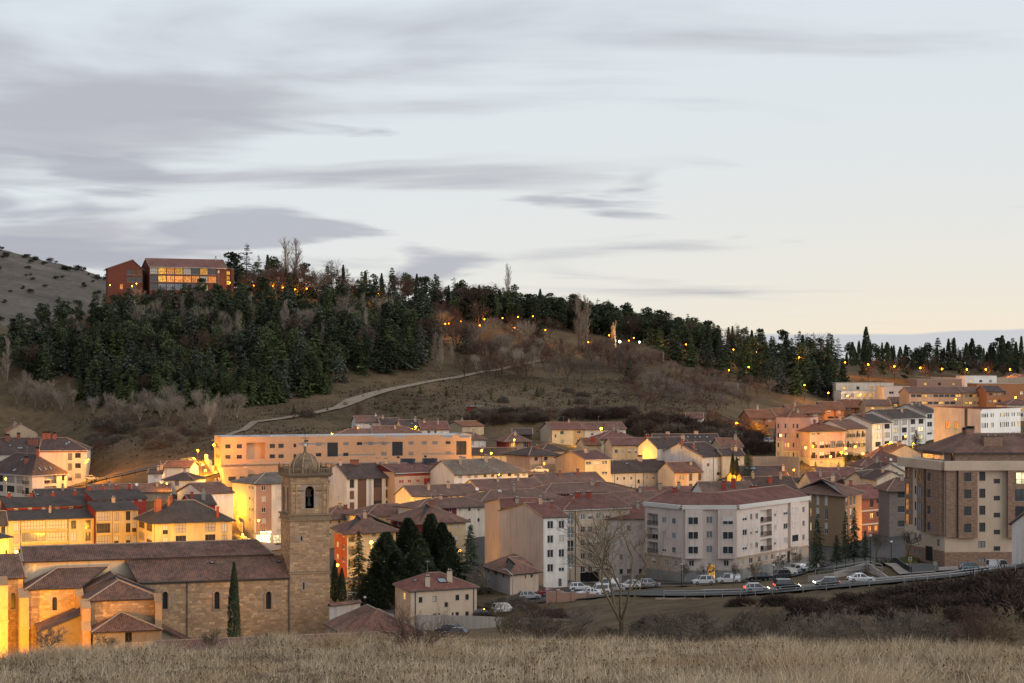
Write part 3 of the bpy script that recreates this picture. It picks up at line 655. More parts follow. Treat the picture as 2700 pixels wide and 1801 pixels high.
# --- left edge
bld(label='brown-roofed apartment block with brick band behind the corner block', cat='apartment block', name='apartment_block', p0=(105, 1186), p1=(228, 1186), d=345, d1=346, W=15, base=1287, rise=3.4, o=.5, roof='hipr', rm='tile_dark', wm='cream_pale',
    f=dict(win=[([(179, 190)], r4(9, 19, 27, 4), 'dark'), ([(198, 213)], r4(9, 13, 27, 4), 'dark', {'pane': ['glass', 'shutter_grey', 'lit_warm', 'glass']})], reg=[(None, None, 0, 7, 'fascia_brick')]), chim=[(.1, .9, dict(mat='fascia_brick', w=1, hh=1.8, cowl=True)), (.28, .95, dict(mat='fascia_brick', w=1.2, hh=1.6, cowl=True)), (.5, .92, dict(mat='fascia_brick', w=1, hh=1.5, cowl=True))], sky=[(.72, .5, .9, 1.8), (.83, .6, .9, 1.8)], gutm='fascia_white')
bld(label='corner apartment block with brown pyramid roof at the left edge', cat='apartment block', name='apartment_block', chain=[(-40, 338), (85, 328), (176, 334)], p0=(85, 1249), p1=(176, 1240), d=328, W=13, base=1312, rise=5.2, o=.7, roof='hip', rm='tile_dark', wm='cream_pale',
    f0=dict(win=[([(18, 38), (44, 62)], r4(10, 17, 26, 2), 'gald', {'pane': ['lit_warm', 'glass', 'curtain']}), ([(66, 76)], r4(12, 17, 26, 2), 'balc', {'k': 'dark'}), ([(-25, 8)], r4(10, 17, 26, 2), 'gald')], reg=[(None, None, 0, 6, 'fascia_brick')]),
    f1=dict(win=[([(117, 149)], r4(8, 21, 28, 2), 'recess', {}), ([(163, 170)], r4(9, 14, 27, 2), 'dark')], reg=[(None, None, 0, 6, 'fascia_brick')]), chim=[(.38, .55, dict(mat='fascia_brick', w=1.1, hh=1.6, cowl=True)), (.75, .9, dict(mat='fascia_brick', w=1, hh=2.2, cowl=True))], sky=[(.28, .7, .9, 1.2), (.62, .28, .7, 1.6), (.72, .28, .7, 1.6), (.82, .3, .7, 1.6), (.1, .25, 1.6, 1.2), (.3, .2, 1.6, 1.2)], gutm='fascia_white', pipe=[])
bld(label='long dark roof with brick chimneys behind the corner block', cat='house', p0=(-60, 1195), p1=(108, 1192), d=358, d1=360, W=16, base=1280, rise=4.5, rm='tile_dark', wm='cream_pale', chim=[(.45, .8, dict(mat='fascia_brick', w=1.4, hh=1.8, cowl=True)), (.62, .95, dict(mat='fascia_brick', w=1, hh=1.4, cowl=True)), (.85, .6, dict(mat='fascia_brick', w=3, dd=1.5, hh=1.6))], sky=[(.5, .5), (.66, .35, 1.8, 1.2)])
bld(label='ochre gabled house at the far left below the wood', cat='house', p0=(14, 1140), p1=(99, 1136), d=385, d1=387, W=12, base=1180, rise=3.0, ridge='v', rm='tile_orange', wm='tanrender', f=dict(win=[(2, [(12, 24)], 'dark')]), o=.8)
# --- yellow apartments
YW = {'pane': ['glass', 'curtain', 'curtain', 'half', 'shutter_white']}
def yellow(lbl, p0, p1, d, base, f, **k): bld(label=lbl, cat='apartment block', name='apartment_block', p0=p0, p1=p1, d=d, W=7, base=base, rise=1.7, roof='shed', rm='tile_charcoal', wm='yellow', o=.6, f=f, wms='red', gm='red', caps=False, **k)
yellow('yellow apartment block with four glazed galleries, left of the lit row', (20, 1370), (249, 1363), 280, 1485, dict(win=[([(36, 49), (187, 201), (225, 239)], r4(8, 23, 32, 3), 'brown', YW), ([(57, 120), (124, 178)], [(5, 28), (37, 60), (69, 92)], 'gal', {'pane': ['curtain', 'curtain', 'glass_pale']})]), pipe=[54, 180])
yellow('taller yellow apartment block with brown gallery bays, middle of the lit row', (253, 1345), (364, 1341), 284, 1482, dict(win=[([(254, 291)], [(4, 29), (36, 61), (68, 93)], 'gal', {'pane': ['glass', 'curtain', 'curtain']}), ([(301, 313), (332, 344), (348, 360)], r4(6, 24, 32, 3), 'brown', YW)]), pipe=[296])
for lbl, p0, p1, d, base in (('red-walled attic with dark roof stepped behind the glazed galleries', (18, 1337), (246, 1330), 284.2, 1470), ('red-walled attic with dark roof stepped behind the middle yellow block', (247, 1317), (386, 1312), 288.2, 1465)):
    bld(label=lbl, cat='attic', name='attic_storey', p0=p0, p1=p1, d=d, W=7, base=base, rise=1.9, roof='shed', rm='tile_charcoal', wm='red', o=.5, f=dict(win=[(6, [(4, 9)], 'std', {'w': 1.0})]), chim=[(.1, 1.0, dict(mat='red_chimney', hh=1)), (.35, 1.0, dict(mat='red_chimney', hh=.9)), (.6, 1.0, dict(mat='red_chimney', hh=.9)), (.85, 1.0, dict(mat='red_chimney', hh=1.2))], caps=False)
bld(label='yellow hip-roofed apartment block with bay windows, right of the lit row', cat='apartment block', name='apartment_block', chain=[(362, 285), (403, 276), (612, 281)], p0=(403, 1375), p1=(612, 1368), d=276, W=15, base=1490, rise=4.4, roof='hip', rm='tile_charcoal', wm='yellow', o=.8, capm='mortar',
    f0=dict(win=[([(366, 381)], [(6, 27), (38, 59), (70, 91)], 'gal', YW), ([(386, 401)], [(6, 29), (38, 61), (70, 93)], 'gal', YW)]), f1=dict(win=[([(429, 443), (585, 599)], r4(10, 25, 33, 3), 'brown', YW), ([(463, 491), (541, 568)], [(6, 32), (40, 66), (74, 100)], 'gal', {'pane': ['glass', 'curtain', 'glass']})]),
    chim=[(.30, .5, dict(mat='fascia_brick', w=1.3, dd=1.1, hh=3)), (.22, .45, dict(mat='fascia_brick', w=.9, hh=2.6)), (.45, .75, dict(mat='fascia_brick', w=.6, hh=2.0)), (.93, .2, dict(mat='red_chimney', w=.6, hh=2.4)), (.4, .85, dict(mat='fascia_brick', w=.7, hh=2))], pipe=[408])
bld(label='yellow block end with dark roof at the left picture edge', cat='apartment block', name='apartment_block', p0=(-120, 1386), p1=(19, 1382), d=276, W=9, base=1490, rise=3, rm='tile_charcoal', wm='yellow', f=dict(win=[([(3, 14)], r4(6, 22, 32, 3), 'brown', YW)]))
bld(label='small yellow house with upturned dark eave beside the church apse', cat='house', p0=(-60, 1420), p1=(23, 1412), d=258, W=9, base=1510, rise=2, roof='hip', rm='tile_charcoal', wm='yellow', f=dict(win=[([(14, 20)], r4(6, 15, 32, 3), 'brown')]), o=.8)
bld(label='dark shed roof with red chimneys between yellow blocks and stairs', cat='house', p0=(505, 1330), p1=(568, 1328), d=290, W=10, base=1400, rise=2.2, rm='tile_charcoal', wm='red', chim=[(.6, .5, dict(mat='cementgrey', hh=2.4, w=.9)), (.2, .7, dict(mat='red_chimney'))])
# --- small houses under the wood, left
bld(label='white gabled shed with board siding below the bend of the road', cat='shed', name='shed', p0=(431, 1230), p1=(501, 1244), d=320, rot=-8, W=8, base=1262, rise=1.4, rm='tile_old', wm='white', roof='gable', wms='white')
bld(label='white house with dark hipped roof and a glowing side wall', cat='house', p0=(431, 1263), p1=(511, 1264), d=306, d1=305, W=9, base=1292, rise=1.7, roof='hip', rm='tile_dark', wm='white', f=dict(win=[([(461, 472)], [(4, 17)], 'brown')]))
bld(label='white gable-ended house with tiled roof beside the stairs', cat='house', p0=(468, 1294), p1=(537, 1306), d=303, d1=297, W=9, base=1345, rise=2.3, rm='tile_old', wm='white', ridge='v')
bld(label='little white house with dark roof left of the shed', cat='house', p0=(390, 1247), p1=(428, 1248), d=318, d1=318, W=6, base=1272, rise=1, rm='tile_dark', wm='white', f=dict(win=[([(405, 417)], [(6, 14)], 'std')]))
bld(label='low old-tiled house row behind the red attic roofs', cat='house', p0=(236, 1297), p1=(348, 1297), d=303, d1=305, W=9, base=1320, rise=1.7, rm='tile_old', wm='oldstone', chim=[(.5, .8, dict(w=.5, hh=1, mat='cementgrey'))])
bld(label='low old-tiled house with satellite dishes next to the white house', cat='house', p0=(349, 1296), p1=(450, 1297), d=302, d1=303, W=9, base=1320, rise=1.7, rm='tile_old', wm='oldstone')
bld(label='dark low roof in front of the pyramid-roofed corner block', cat='house', p0=(98, 1312), p1=(232, 1310), d=300, d1=303, W=10, base=1350, rise=1.9, rm='tile_dark', wm='red', chim=[(.55, .8, dict(w=.5, hh=1.6, mat='oldstone'))], sky=[(.05, .4)])
# --- long orange brick block
M1F = dict(win=[([(594, 608), (624, 638), (711, 725), (734, 748)], [(16, 27), (44, 54)], 'dark', {'pane': ['glass', 'shutter_char', 'shutter_char']}), ([(774, 781)], [(16, 26), (44, 54)], 'dark'), ([(650, 700)], [(12, 56)], 'gap'),
    ([(797, 811), (833, 847), (905, 919), (941, 955), (971, 984), (1005, 1019), (1077, 1090), (1112, 1125), (1140, 1153), (1175, 1188)], [(14, 22)], 'dark', {'pane': ['shutter_grey', 'shutter_grey', 'glass']}), ([(833, 847), (905, 919), (1005, 1019), (1077, 1090), (1175, 1188)], [(42, 51)], 'dark', {'pane': ['shutter_grey', 'shutter_grey', 'glass']}), ([(863, 891), (1034, 1062), (1203, 1230)], [(14, 52)], 'gald', {'pane': 'glass'})],
    reg=[(787, 858, 14.5, 19, 'shutter_grey'), (958, 1030, 14.5, 19, 'shutter_grey'), (892, 990, 46, 50, 'shutter_grey'), (1112, 1200, 46, 50, 'shutter_grey')])
bld(label='long flat-roofed orange brick residential block with dark stair slots', cat='apartment block', name='apartment_block', p0=(582, 1156), p1=(1243, 1149), d=322, W=13, h=7.6, base=1224, roof='flat', parapet=.35, wm='brick_orange', rm='zinc', coping='zinc', f=M1F, l=dict(win=[([(570, 573)], [(16, 27), (44, 54)], 'slit'), ([(575, 578)], [(16, 27), (44, 54)], 'slit')]))
bld(label='lower brick wing with shuttered windows beside the lit stairs', cat='apartment block', name='apartment_block', p0=(588, 1238), p1=(654, 1237), d=318, rot=14, W=18, base=1310, roof='flat', parapet=.2, wm='brick_orange', f=dict(win=[([(602, 622)], [(19, 30), (46, 57)], 'dark', {'pane': 'shutter_char'}), ([(632, 646)], [(19, 30), (46, 57)], 'dark', {'pane': 'shutter_char'})]), wms='cream_pale')
bld(label='recessed brick ground storey under the long orange block', cat='apartment block', name='apartment_block', p0=(640, 1225), p1=(1243, 1217), d=325, d1=331, W=8, base=1262, roof='flat', parapet=0, wm='brick_orange', f=dict(win=[([(674, 682)], [(2, 12)], 'dark'), ([(711, 719), (738, 746)], [(1, 5)], 'lit'), ([(765, 775), (870, 880), (905, 950), (1000, 1040), (1100, 1140)], [(2, 8)], 'dark', {'pane': ['lit_warm', 'glass']}), ([(660, 690)], [(22, 34)], 'dark')]))
# --- centre back
bld(label='five-storey brick and cream block with a lit shop behind the bell tower', cat='apartment block', name='apartment_block', p0=(671, 1275), p1=(910, 1266), d=300, W=13, base=1440, rise=2.4, roof='hip', rm='tile_grey', wm='cream_pale', o=.5, capm='mortar', l=dict(win=[([(656, 660), (664, 668)], r4(7, 8, 29, 5), 'std')]),
    f=dict(win=[([(690, 701), (732, 743), (886, 898)], r4(6, 13, 29, 5), 'std', {'pane': ['glass', 'curtain', 'shutter_white', 'glass']}), ([(676, 714)], [(135, 160)], 'gald', {'pane': 'shop_lit'}), ([(720, 745)], [(138, 162)], 'gald', {'pane': 'shop_lit'})], reg=[(675, 716, 0, 128, 'brick_pink'), (872, 893, 0, 128, 'brick_pink')]), chim=[(.9, .8)])
bld(label='cream building with brown shutter columns and dark roof right of the tower', cat='apartment block', name='apartment_block', p0=(915, 1259), p1=(1036, 1255), d=302, W=14, base=1362, rise=3.3, rm='tile_dark', wm='cream_pale', wms='white', o=.7, chim=[(.42, 1.0, dict(mat='fascia_brick', w=2.4, dd=1.5, hh=.9)), (.1, .9), (.9, .95)],
    f=dict(win=[([(922, 934), (1017, 1028)], r4(6, 22, 30, 3), 'brown', {'pane': ['shutter_brown', 'glass']}), ([(943, 966)], r4(4, 26, 30, 3), 'gal', {'pane': 'shutter_brown'}), ([(985, 1007)], r4(4, 26, 30, 3), 'gal', {'pane': ['glass', 'shutter_brown']})], reg=[(943, 966, 0, 100, 'shutter_brown'), (985, 1007, 0, 100, 'shutter_brown'), (972, 979, 0, 100, 'greyrender')]))
bld(label='salmon block with red roof, red shutters and rooftop solar panels', cat='apartment block', name='apartment_block', p0=(1041, 1246), p1=(1197, 1240), d=304, W=14, base=1340, rise=2.0, rm='tile_winered', wm='peach', o=.5, gutm='fascia_white', sky=[(.14, .5), (.4, .5), (.62, .5), (.84, .5)], chim=[(.1, 1.0), (.3, 1.0, dict(cowl=True)), (.75, 1.0, dict(cowl=True))], gm='darkred', wms='peach',
    f=dict(win=[([(1045, 1075), (1130, 1150)], [(2, 7)], 'gald'), ([(1152, 1192)], [(2, 7)], 'gald', {'pane': 'lit_pale'}), ([(1052, 1065), (1075, 1085), (1098, 1108), (1160, 1169), (1175, 1188)], [(20, 29)], 'std', {'pane': 'shutter_red'}), ([(1130, 1142)], [(20, 40)], 'brown'), ([(1052, 1065), (1175, 1188)], [(46, 56)], 'std', {'pane': 'shutter_red'})], reg=[(None, None, 0, 11, 'red'), (1118, 1143, 18, 80, 'shutter_red')]))
bld(label='long white house with lichen-grey tile roof and a row of windows', cat='house', p0=(1198, 1248), p1=(1392, 1241), d=302, W=13, base=1296, rise=3.2, roof='hipr', rm='tile_grey', wm='white', o=.8, chim=[(.25, .7, dict(mat='concrete', w=.7, hh=2.0)), (.72, .8, dict(mat='concrete', w=1, hh=1.7)), (.42, 1.0, dict(mat='concrete', w=1.2, hh=.6))],
    f=dict(win=[([(1209, 1218), (1232, 1241), (1250, 1259), (1275, 1283), (1295, 1303), (1315, 1323), (1339, 1348), (1355, 1364), (1377, 1386)], [(5, 13)], 'dark', {'pane': ['glass', 'curtain', 'glass']}), ([(1264, 1340)], [(18, 26)], 'gald'), ([(1210, 1218), (1235, 1243)], [(26, 40)], 'dark')]))
def row(lbl, p0, p1, d, base, W=10, wm='cream_pale', red=None, **k):
    L0, L1 = p0[0], p1[0]; n = max(3, int((L1 - L0) / 22)); cols = [(L0 + (L1 - L0) * (i + .32) / n, L0 + (L1 - L0) * (i + .32) / n + 7) for i in range(n)]
    k.setdefault('rm', 'tile_brown'); k.setdefault('rise', 2.1); kw = dict(rise=k.pop('rise'), rm=k.pop('rm')); o_ = k.pop('o', .6)
    bld(label=lbl, cat='house', name='row_house', p0=p0, p1=p1, d=d, base=base, W=W, wm=wm, o=o_, f=dict(win=[(cols, r4(5, 11, 30, 2), 'std', {'pane': ['glass', 'curtain', 'half', 'glass']})], reg=[(red[0], red[1], 0, 100, 'darkred')] if red else []), **kw, **k)
row('cream row house with brown roof, two brick chimneys and red panel, nearest tower', (1086, 1307), (1263, 1301), 272, 1370, red=(1165, 1192), chim=[(.32, .6, dict(mat='peach', w=.7, hh=1.3)), (.62, .7, dict(mat='peach', w=.8, hh=1.4))], W=9.5)
row('cream row house with brown roof and dark red panel, middle of the stepped row', (1263, 1290), (1431, 1284), 282, 1350, red=(1337, 1363), chim=[(.4, .75, dict(mat='concrete', w=.6)), (.72, .8, dict(mat='concrete', w=.6))], W=9.5, gm='greyrender', wms='greyrender')
row('yellow row house with brown roof and dark red panel, farthest of the stepped row', (1430, 1273), (1592, 1268), 292, 1330, wm='yellow_pale', red=(1499, 1524), chim=[(.38, .7, dict(mat='fascia_brick', w=.7)), (.68, .8, dict(mat='fascia_brick', w=.7))], W=9.5, gm='greyrender', wms='greyrender')
row('cream house under broad hip roof behind the concrete party wall', (1103, 1338), (1300, 1330), 256, 1420, wm='cream_pale', roof='hip', rm='tile_brown', rise=1.5, W=10, red=(1103, 1204), o=.9, sky=[(.2, .4)])
row('house with hip roof and dark red wall, centre of the roofscape', (1272, 1317), (1480, 1309), 266, 1390, wm='cream_pale', roof='hip', rise=1.7, W=10, red=(1272, 1372), o=.9)
row('yellow house with double hip roof right of the roofscape centre', (1435, 1299), (1655, 1291), 277, 1360, wm='yellow', roof='hip', rise=1.8, W=10, red=(1435, 1520), o=.9)
row('cream house with hip roof directly right of the bell tower', (860, 1366), (978, 1361), 263, 1450, wm='yellow_pale', roof='hip', rise=2.3, W=11, rm='tile_old', o=.8)
row('cream house with old hip roof and tall grey chimney behind the cypress group', (966, 1359), (1130, 1352), 259, 1440, wm='yellow_pale', roof='hip', rise=2.0, W=11, rm='tile_old', o=.8, chim=[(.9, .2, dict(mat='concrete', w=.8, hh=1.8))])
bld(label='yellow and red house with hip roof behind the pointed cedar', cat='house', chain=[(882, 248), (915, 240), (1044, 244)], p0=(915, 1402), p1=(1044, 1394), d=240, W=13, base=1525, rise=2.9, roof='hip', rm='tile_old', wm='yellow_pale', o=1.0, f0=dict(m='red', win=[([(887, 893), (903, 909)], r4(5, 13, 33, 3), 'std')]), f1=dict(win=[([(944, 952), (981, 992)], r4(7, 11, 33, 3), 'std'), ([(919, 935)], r4(6, 22, 33, 3), 'recess', {})]), pipe=[])
bld(label='yellow house with red side and hip roof behind the tall cypresses', cat='house', chain=[(1030, 252), (1108, 244), (1228, 248)], p0=(1108, 1377), p1=(1228, 1371), d=244, W=14, base=1495, rise=3.4, roof='hip', rm='tile_old', wm='yellow_pale', o=.8, f0=dict(m='darkred', win=[(2, r4(8, 12, 33, 2), 'std')]), f1=dict(reg=[(1108, 1128, 0, 200, 'darkred')], win=[([(1168, 1178), (1199, 1210)], r4(8, 12, 33, 3), 'std', {'pane': ['glass', 'shutter_white']})]))
# --- party-wall block, tan block, pale block
bld(label='grey blind party-wall block with white end facade of paired windows', cat='apartment block', name='apartment_block', chain=[(1433, 222), (1496, 223.3)], p0=(1433, 1363), p1=(1496, 1361), d=222, W=20, base=1552, rise=2.2, rf=.42, rm='tile_red', wm='white', wms='greyrender', gm='greyrender', o=.3, f=dict(win=[([(1443, 1459), (1473, 1488)], r4(11, 21, 38, 4), 'std', {'pane': ['glass', 'glass', 'half', 'curtain']}), ([(1472, 1481)], [(165, 185)], 'door', {'m': 'shutter_grey'})]))
bld(label='pinkish blind rear wall of the house behind the party wall', cat='apartment block', name='apartment_block', p0=(1322, 1336), p1=(1420, 1331), d=232.5, rot=14, W=15, base=1510, rise=1.6, rf=.1, rm='tile_red', wm='pinkgrey', wms='pinkdado', gm='pinkdado', o=.3)
bld(label='tan apartment block with glazed corner bays and broad red roof', cat='apartment block', name='apartment_block', p0=(1487, 1343), p1=(1660, 1336), d=237, W=15, base=1546, rise=2.4, rm='tile_winered', wm='beige', o=.5, roof='hipl', gutm='fascia_white', chim=[(.1, .8, dict(mat='red_chimney', w=1.2, hh=1)), (.35, .75, dict(mat='red_chimney', w=1.2, hh=1.2)), (.02, .5, dict(mat='fascia_brick'))],
    f=dict(win=[([(1496, 1513)], r4(10, 30, 36, 4), 'galw', {'pane': ['glass', 'glass_pale']}), ([(1531, 1543), (1551, 1562), (1572, 1583), (1597, 1608)], r4(13, 16, 35, 5), 'std'), ([(1530, 1580)], [(168, 196)], 'dark', {'pane': 'void'})], reg=[(1515, 1519, 0, 220, 'tanrender')]), pipe=[1517])
bld(label='pinkish-grey plain block between the bare tree and the white corner building', cat='apartment block', name='apartment_block', p0=(1593, 1366), p1=(1712, 1367), d=240, d1=240.5, W=12, base=1548, rise=2.0, rm='tile_red', wm='pinkgrey', o=.5, roof='gable', f=dict(win=[([(1633, 1643), (1653, 1664), (1684, 1694)], r4(20, 15, 38, 4), 'std', {'pane': ['glass', 'glass', 'curtain']}), ([(1640, 1665), (1676, 1700)], [(152, 180)], 'dark', {'pane': 'shutter_grey'})]))
# --- white corner building with bays
W19 = {'pane': ['glass', 'glass', 'glass_pale', 'curtain', 'half']}
bld(label='large pinkish-white corner apartment building with projecting bays and lit doorway', cat='apartment block', name='apartment_block', chain=[(1700, 237), (1797, 231), (1943, 231), (2132, 247)], p0=(1797, 1334), p1=(1943, 1334), d=231, W=12, base=1536, rise=2.3, rm='tile_winered', wm='pinkgrey', o=.5, gutm='fascia_white', capm='ridge_tile', chim=[(.12, .9, dict(mat='red_chimney', w=.9, hh=.9))],
    f0=dict(win=[([(1707, 1735)], [(28, 60), (66, 97), (104, 135)], 'recess', {}), ([(1745, 1756), (1771, 1781)], r4(34, 16, 38.5, 3), 'std', W19), ([(1718, 1728), (1752, 1762), (1776, 1786)], [(146, 162)], 'std'), ([(1745, 1768), (1773, 1795)], [(176, 210)], 'dark', {'pane': 'shutter_grey'})], reg=[(None, None, 138, 176, 'pinkdado'), (None, None, 176, 230, 'cementgrey')]),
    f1=dict(win=[([(1862, 1879)], r4(28, 18, 38.5, 3), 'std', {'pane': 'glass_pale'}), ([(1816, 1830), (1908, 1922)], [(143, 159)], 'std', {'pane': 'glass'}), ([(1866, 1885)], [(156, 190)], 'door', {'m': 'hotel_lit'}), ([(1903, 1931)], [(178, 187)], 'dark')], reg=[(None, None, 170, 230, 'cementgrey')]),
    f2=dict(win=[([(1958, 1970), (1978, 1984), (1992, 1999), (2041, 2047), (2066, 2077), (2116, 2122)], r4(26, 16, 39, 3), 'std', W19), ([(2083, 2099)], [(22, 38), (61, 77)], 'litw', {'pane': 'lit_orange'}), ([(2083, 2099)], [(100, 117)], 'std', {'pane': 'shutter_white'}), ([(2005, 2035)], [(20, 54), (60, 92), (99, 132)], 'recess', {'solid': None}), ([(1949, 1960), (1975, 1985), (1999, 2006), (2018, 2024), (2033, 2039), (2048, 2055), (2062, 2072), (2091, 2101), (2107, 2113)], [(143, 158)], 'std'), ([(2076, 2083)], [(143, 175)], 'door', {})], reg=[(None, None, 136, 230, 'pinkdado'), (None, None, 168, 230, 'cementgrey')]))
# --- middle back
bld(label='long white house with brown roof, pilasters and two brick chimneys', cat='house', p0=(1592, 1246), p1=(1779, 1239), d=312, W=13, base=1312, rise=2.8, rm='tile_dark', wm='cream_pale', wms='white', o=.6, chim=[(.18, .75, dict(mat='peach', w=1.3, hh=1.2, cowl=True)), (.68, .9, dict(mat='peach', w=1.3, hh=1.2, cowl=True))], sky=[(.45, .7)], f=dict(win=[([(1603, 1609), (1626, 1631), (1643, 1649), (1662, 1667), (1703, 1708), (1721, 1727), (1739, 1745)], [(13, 22)], 'std'), ([(1681, 1687)], [(22, 32)], 'dark', {'pane': 'glass'}), ([(1643, 1649), (1661, 1667), (1703, 1708), (1721, 1727), (1739, 1745)], [(40, 50)], 'dark')]), pipe=[1620, 1675, 1697, 1750])
bld(label='small cream houses with quoined windows left of the tall white house', cat='house', p0=(1778, 1244), p1=(1850, 1242), d=312, W=9, base=1292, rise=2.4, rm='tile_old', wm='cream_pale', f=dict(win=[([(1792, 1796), (1800, 1804)], r4(8, 14, 25, 2), 'std'), ([(1817, 1825), (1841, 1849)], [(6, 25), (33, 45)], 'brown', {'pane': 'shutter_brown'})], reg=[(1778, 1811, 0, 100, 'peach')]))
bld(label='tall white house with dark roof and stepped side wall', cat='house', p0=(1852, 1203), p1=(1919, 1200), d=316, W=18, base=1285, rise=3.4, rm='tile_dark', wm='cream_pale', wms='white', o=.5, sky=[(.2, .5, .9, .9)], chim=[(.05, .9, dict(mat='fascia_brick')), (.12, .5, dict(mat='fascia_brick'))], f=dict(win=[([(1864, 1871), (1890, 1905)], r4(9, 19, 25, 3), 'std', {'pane': ['shutter_white', 'half']})]), pipe=[1881])
bld(label='grey-white house with two-storey glazed gallery and dark roof', cat='house', p0=(1733, 1180), p1=(1826, 1178), d=322, W=11, base=1262, rise=2.6, rm='tile_dark', wm='white', o=.4, f=dict(win=[([(1754, 1785), (1788, 1807)], [(3, 14), (27, 40)], 'galw', {'pane': ['glass', 'curtain', 'lit_pale']})]), chim=[(.5, .8, dict(mat='fascia_brick', w=.6)), (.9, .7, dict(mat='peach', w=1.1))])
bld(label='brown roof with a line of white skylights and two cowled chimneys', cat='house', p0=(1735, 1179), p1=(1907, 1177), d=338, d1=340, W=15, base=1240, rise=3.6, rm='tile_dark', wm='cream', chim=[(.25, 1.0, dict(mat='peach', w=1.2, hh=.8, cowl=True)), (.68, 1.0, dict(mat='peach', w=1.3, hh=.9, cowl=True))], sky=[(.1, .75), (.24, .75), (.32, .75), (.42, .75), (.53, .75), (.64, .75), (.71, .75), (.82, .75), (.61, .4), (.83, .4)])
bld(label='cream block with two rows of white-framed windows and red roof', cat='house', p0=(1615, 1173), p1=(1722, 1171), d=332, d1=333, W=13, base=1226, rise=1.8, rm='tile_red', wm='yellow_pale', wms='cream', f=dict(win=[([(1621, 1629), (1638, 1647), (1656, 1664), (1673, 1681), (1690, 1698), (1706, 1715)], [(12, 22), (37, 47)], 'std')]), chim=[(.92, .7, dict(mat='red_chimney', w=1.4))])
bld(label='small hip-roofed upper house above the cream window block', cat='house', p0=(1582, 1156), p1=(1675, 1155), d=346, d1=347, W=12, base=1205, rise=2.4, roof='hip', rm='tile_red', wm='cream', o=.8, f=dict(win=[(4, [(3, 9)], 'dark', {'w': .6})]))
bld(label='pale small house with red roof left of the cream window block', cat='house', p0=(1542, 1172), p1=(1584, 1170), d=338, rot=14, W=9, base=1215, rise=1.8, rm='tile_orange', wm='cream', f=dict(win=[([(1567, 1575)], [(8, 16)], 'std')]), chim=[(.6, .5, dict(mat='red_chimney', w=1.2))])
bld(label='peach terraced house lit from the street, left of the upper terrace', cat='house', p0=(1456, 1131), p1=(1540, 1131), d=378, d1=380, W=12, base=1178, rise=2.0, rm='tile_red', wm='yellow_pale', wms='cream', f=dict(win=[([(1463, 1467)], [(14, 23)], 'std'), ([(1477, 1487)], [(5, 15)], 'std'), ([(1478, 1486)], [(29, 37)], 'dark'), ([(1521, 1531)], [(5, 13), (29, 37)], 'std')], reg=[(1512, 1541, 0, 100, 'ochre')]), chim=[(.7, 1.0, dict(w=.6, hh=.7))], ant=[(.5, .8)])
bld(label='pink terraced house behind the bright street lamp, right of the upper terrace', cat='house', p0=(1541, 1131), p1=(1650, 1131), d=380, d1=382, W=11, base=1172, rise=2.0, rm='tile_old', wm='cream_pale', f=dict(win=[([(1558, 1565), (1590, 1596), (1622, 1628), (1636, 1642)], [(8, 16)], 'dark')], reg=[(1600, 1651, 0, 90, 'white')]))
bld(label='tan blank-gabled house with dark red roof in mid town', cat='house', p0=(1543, 1211), p1=(1610, 1209), d=308, W=15, base=1262, rise=2.0, rm='tile_winered', wm='yellow_pale', wms='tanrender', gutm='fascia_white', f=dict(win=[([(1545, 1560), (1587, 1602)], [(6, 14), (34, 42)], 'galw'), ([(1566, 1580)], [(5, 14)], 'std', {'pane': 'shutter_white'})]))
bld(label='pink house with dark hip roof, stone base and two windows', cat='house', p0=(1397, 1199), p1=(1472, 1197), d=316, W=13, base=1246, rise=1.9, roof='hip', rm='tile_dark', wm='peach', o=.9, f=dict(win=[([(1409, 1418), (1435, 1444)], [(7, 16)], 'brown', {'pane': 'glass'})], reg=[(None, None, 26, 80, 'oldstone')]), pipe=[1428])
bld(label='dark pyramid roof behind the pink stone-based house', cat='house', p0=(1430, 1187), p1=(1488, 1186), d=338, d1=339, W=10, base=1210, rise=2.0, roof='hip', rm='tile_dark', wm='cream')
bld(label='dark red house with a lamp-lit porch below the gardens', cat='house', p0=(1335, 1163), p1=(1397, 1162), d=348, d1=349, W=13, base=1196, rise=2.2, roof='hip', rm='tile_old', wm='red', wms='darkred', o=.8, f=dict(win=[([(1347, 1358)], [(4, 20)], 'lit'), ([(1382, 1393)], [(3, 17)], 'std')], reg=[(1343, 1362, 0, 60, 'ochre'), (1364, 1380, 0, 60, 'oldstone')]))
bld(label='low yellow lamp-lit house right of the long orange block', cat='house', p0=(1244, 1198), p1=(1366, 1196), d=336, d1=337, W=10, base=1222, rise=1.7, rm='tile_dark', wm='yellow_pale', f=dict(win=[([(1247, 1250), (1298, 1303), (1319, 1322)], [(7, 16)], 'brown'), ([(1336, 1342)], [(7, 16)], 'lit')]))
bld(label='white house with old tile roof at the end of the orange block', cat='house', p0=(1236, 1158), p1=(1281, 1157), d=352, d1=353, W=10, base=1186, rise=1.9, roof='hipr', rm='tile_old', wm='white', f=dict(win=[([(1243, 1249)], [(5, 14)], 'dark')]), chim=[(.6, .6, dict(w=.5, hh=1.8, mat='concrete'))])
bld(label='white house with tiled roof and attic window above the orange block', cat='house', p0=(940, 1113), p1=(1006, 1112), d=372, d1=373, W=12, base=1140, rise=1.8, rm='tile_old', wm='white', f=dict(win=[([(974, 981)], [(5, 8)], 'dark')]), sky=[(.8, .7)], chim=[(.85, 1.0, dict(w=.5, hh=.6, mat='white'))])
bld(label='dark-roofed house with two skylights in the upper row', cat='house', p0=(1007, 1122), p1=(1059, 1121), d=370, d1=371, W=11, base=1142, rise=2.3, rm='tile_dark', wm='white', sky=[(.2, .8, 1, .7), (.55, .8, 1, .7)])
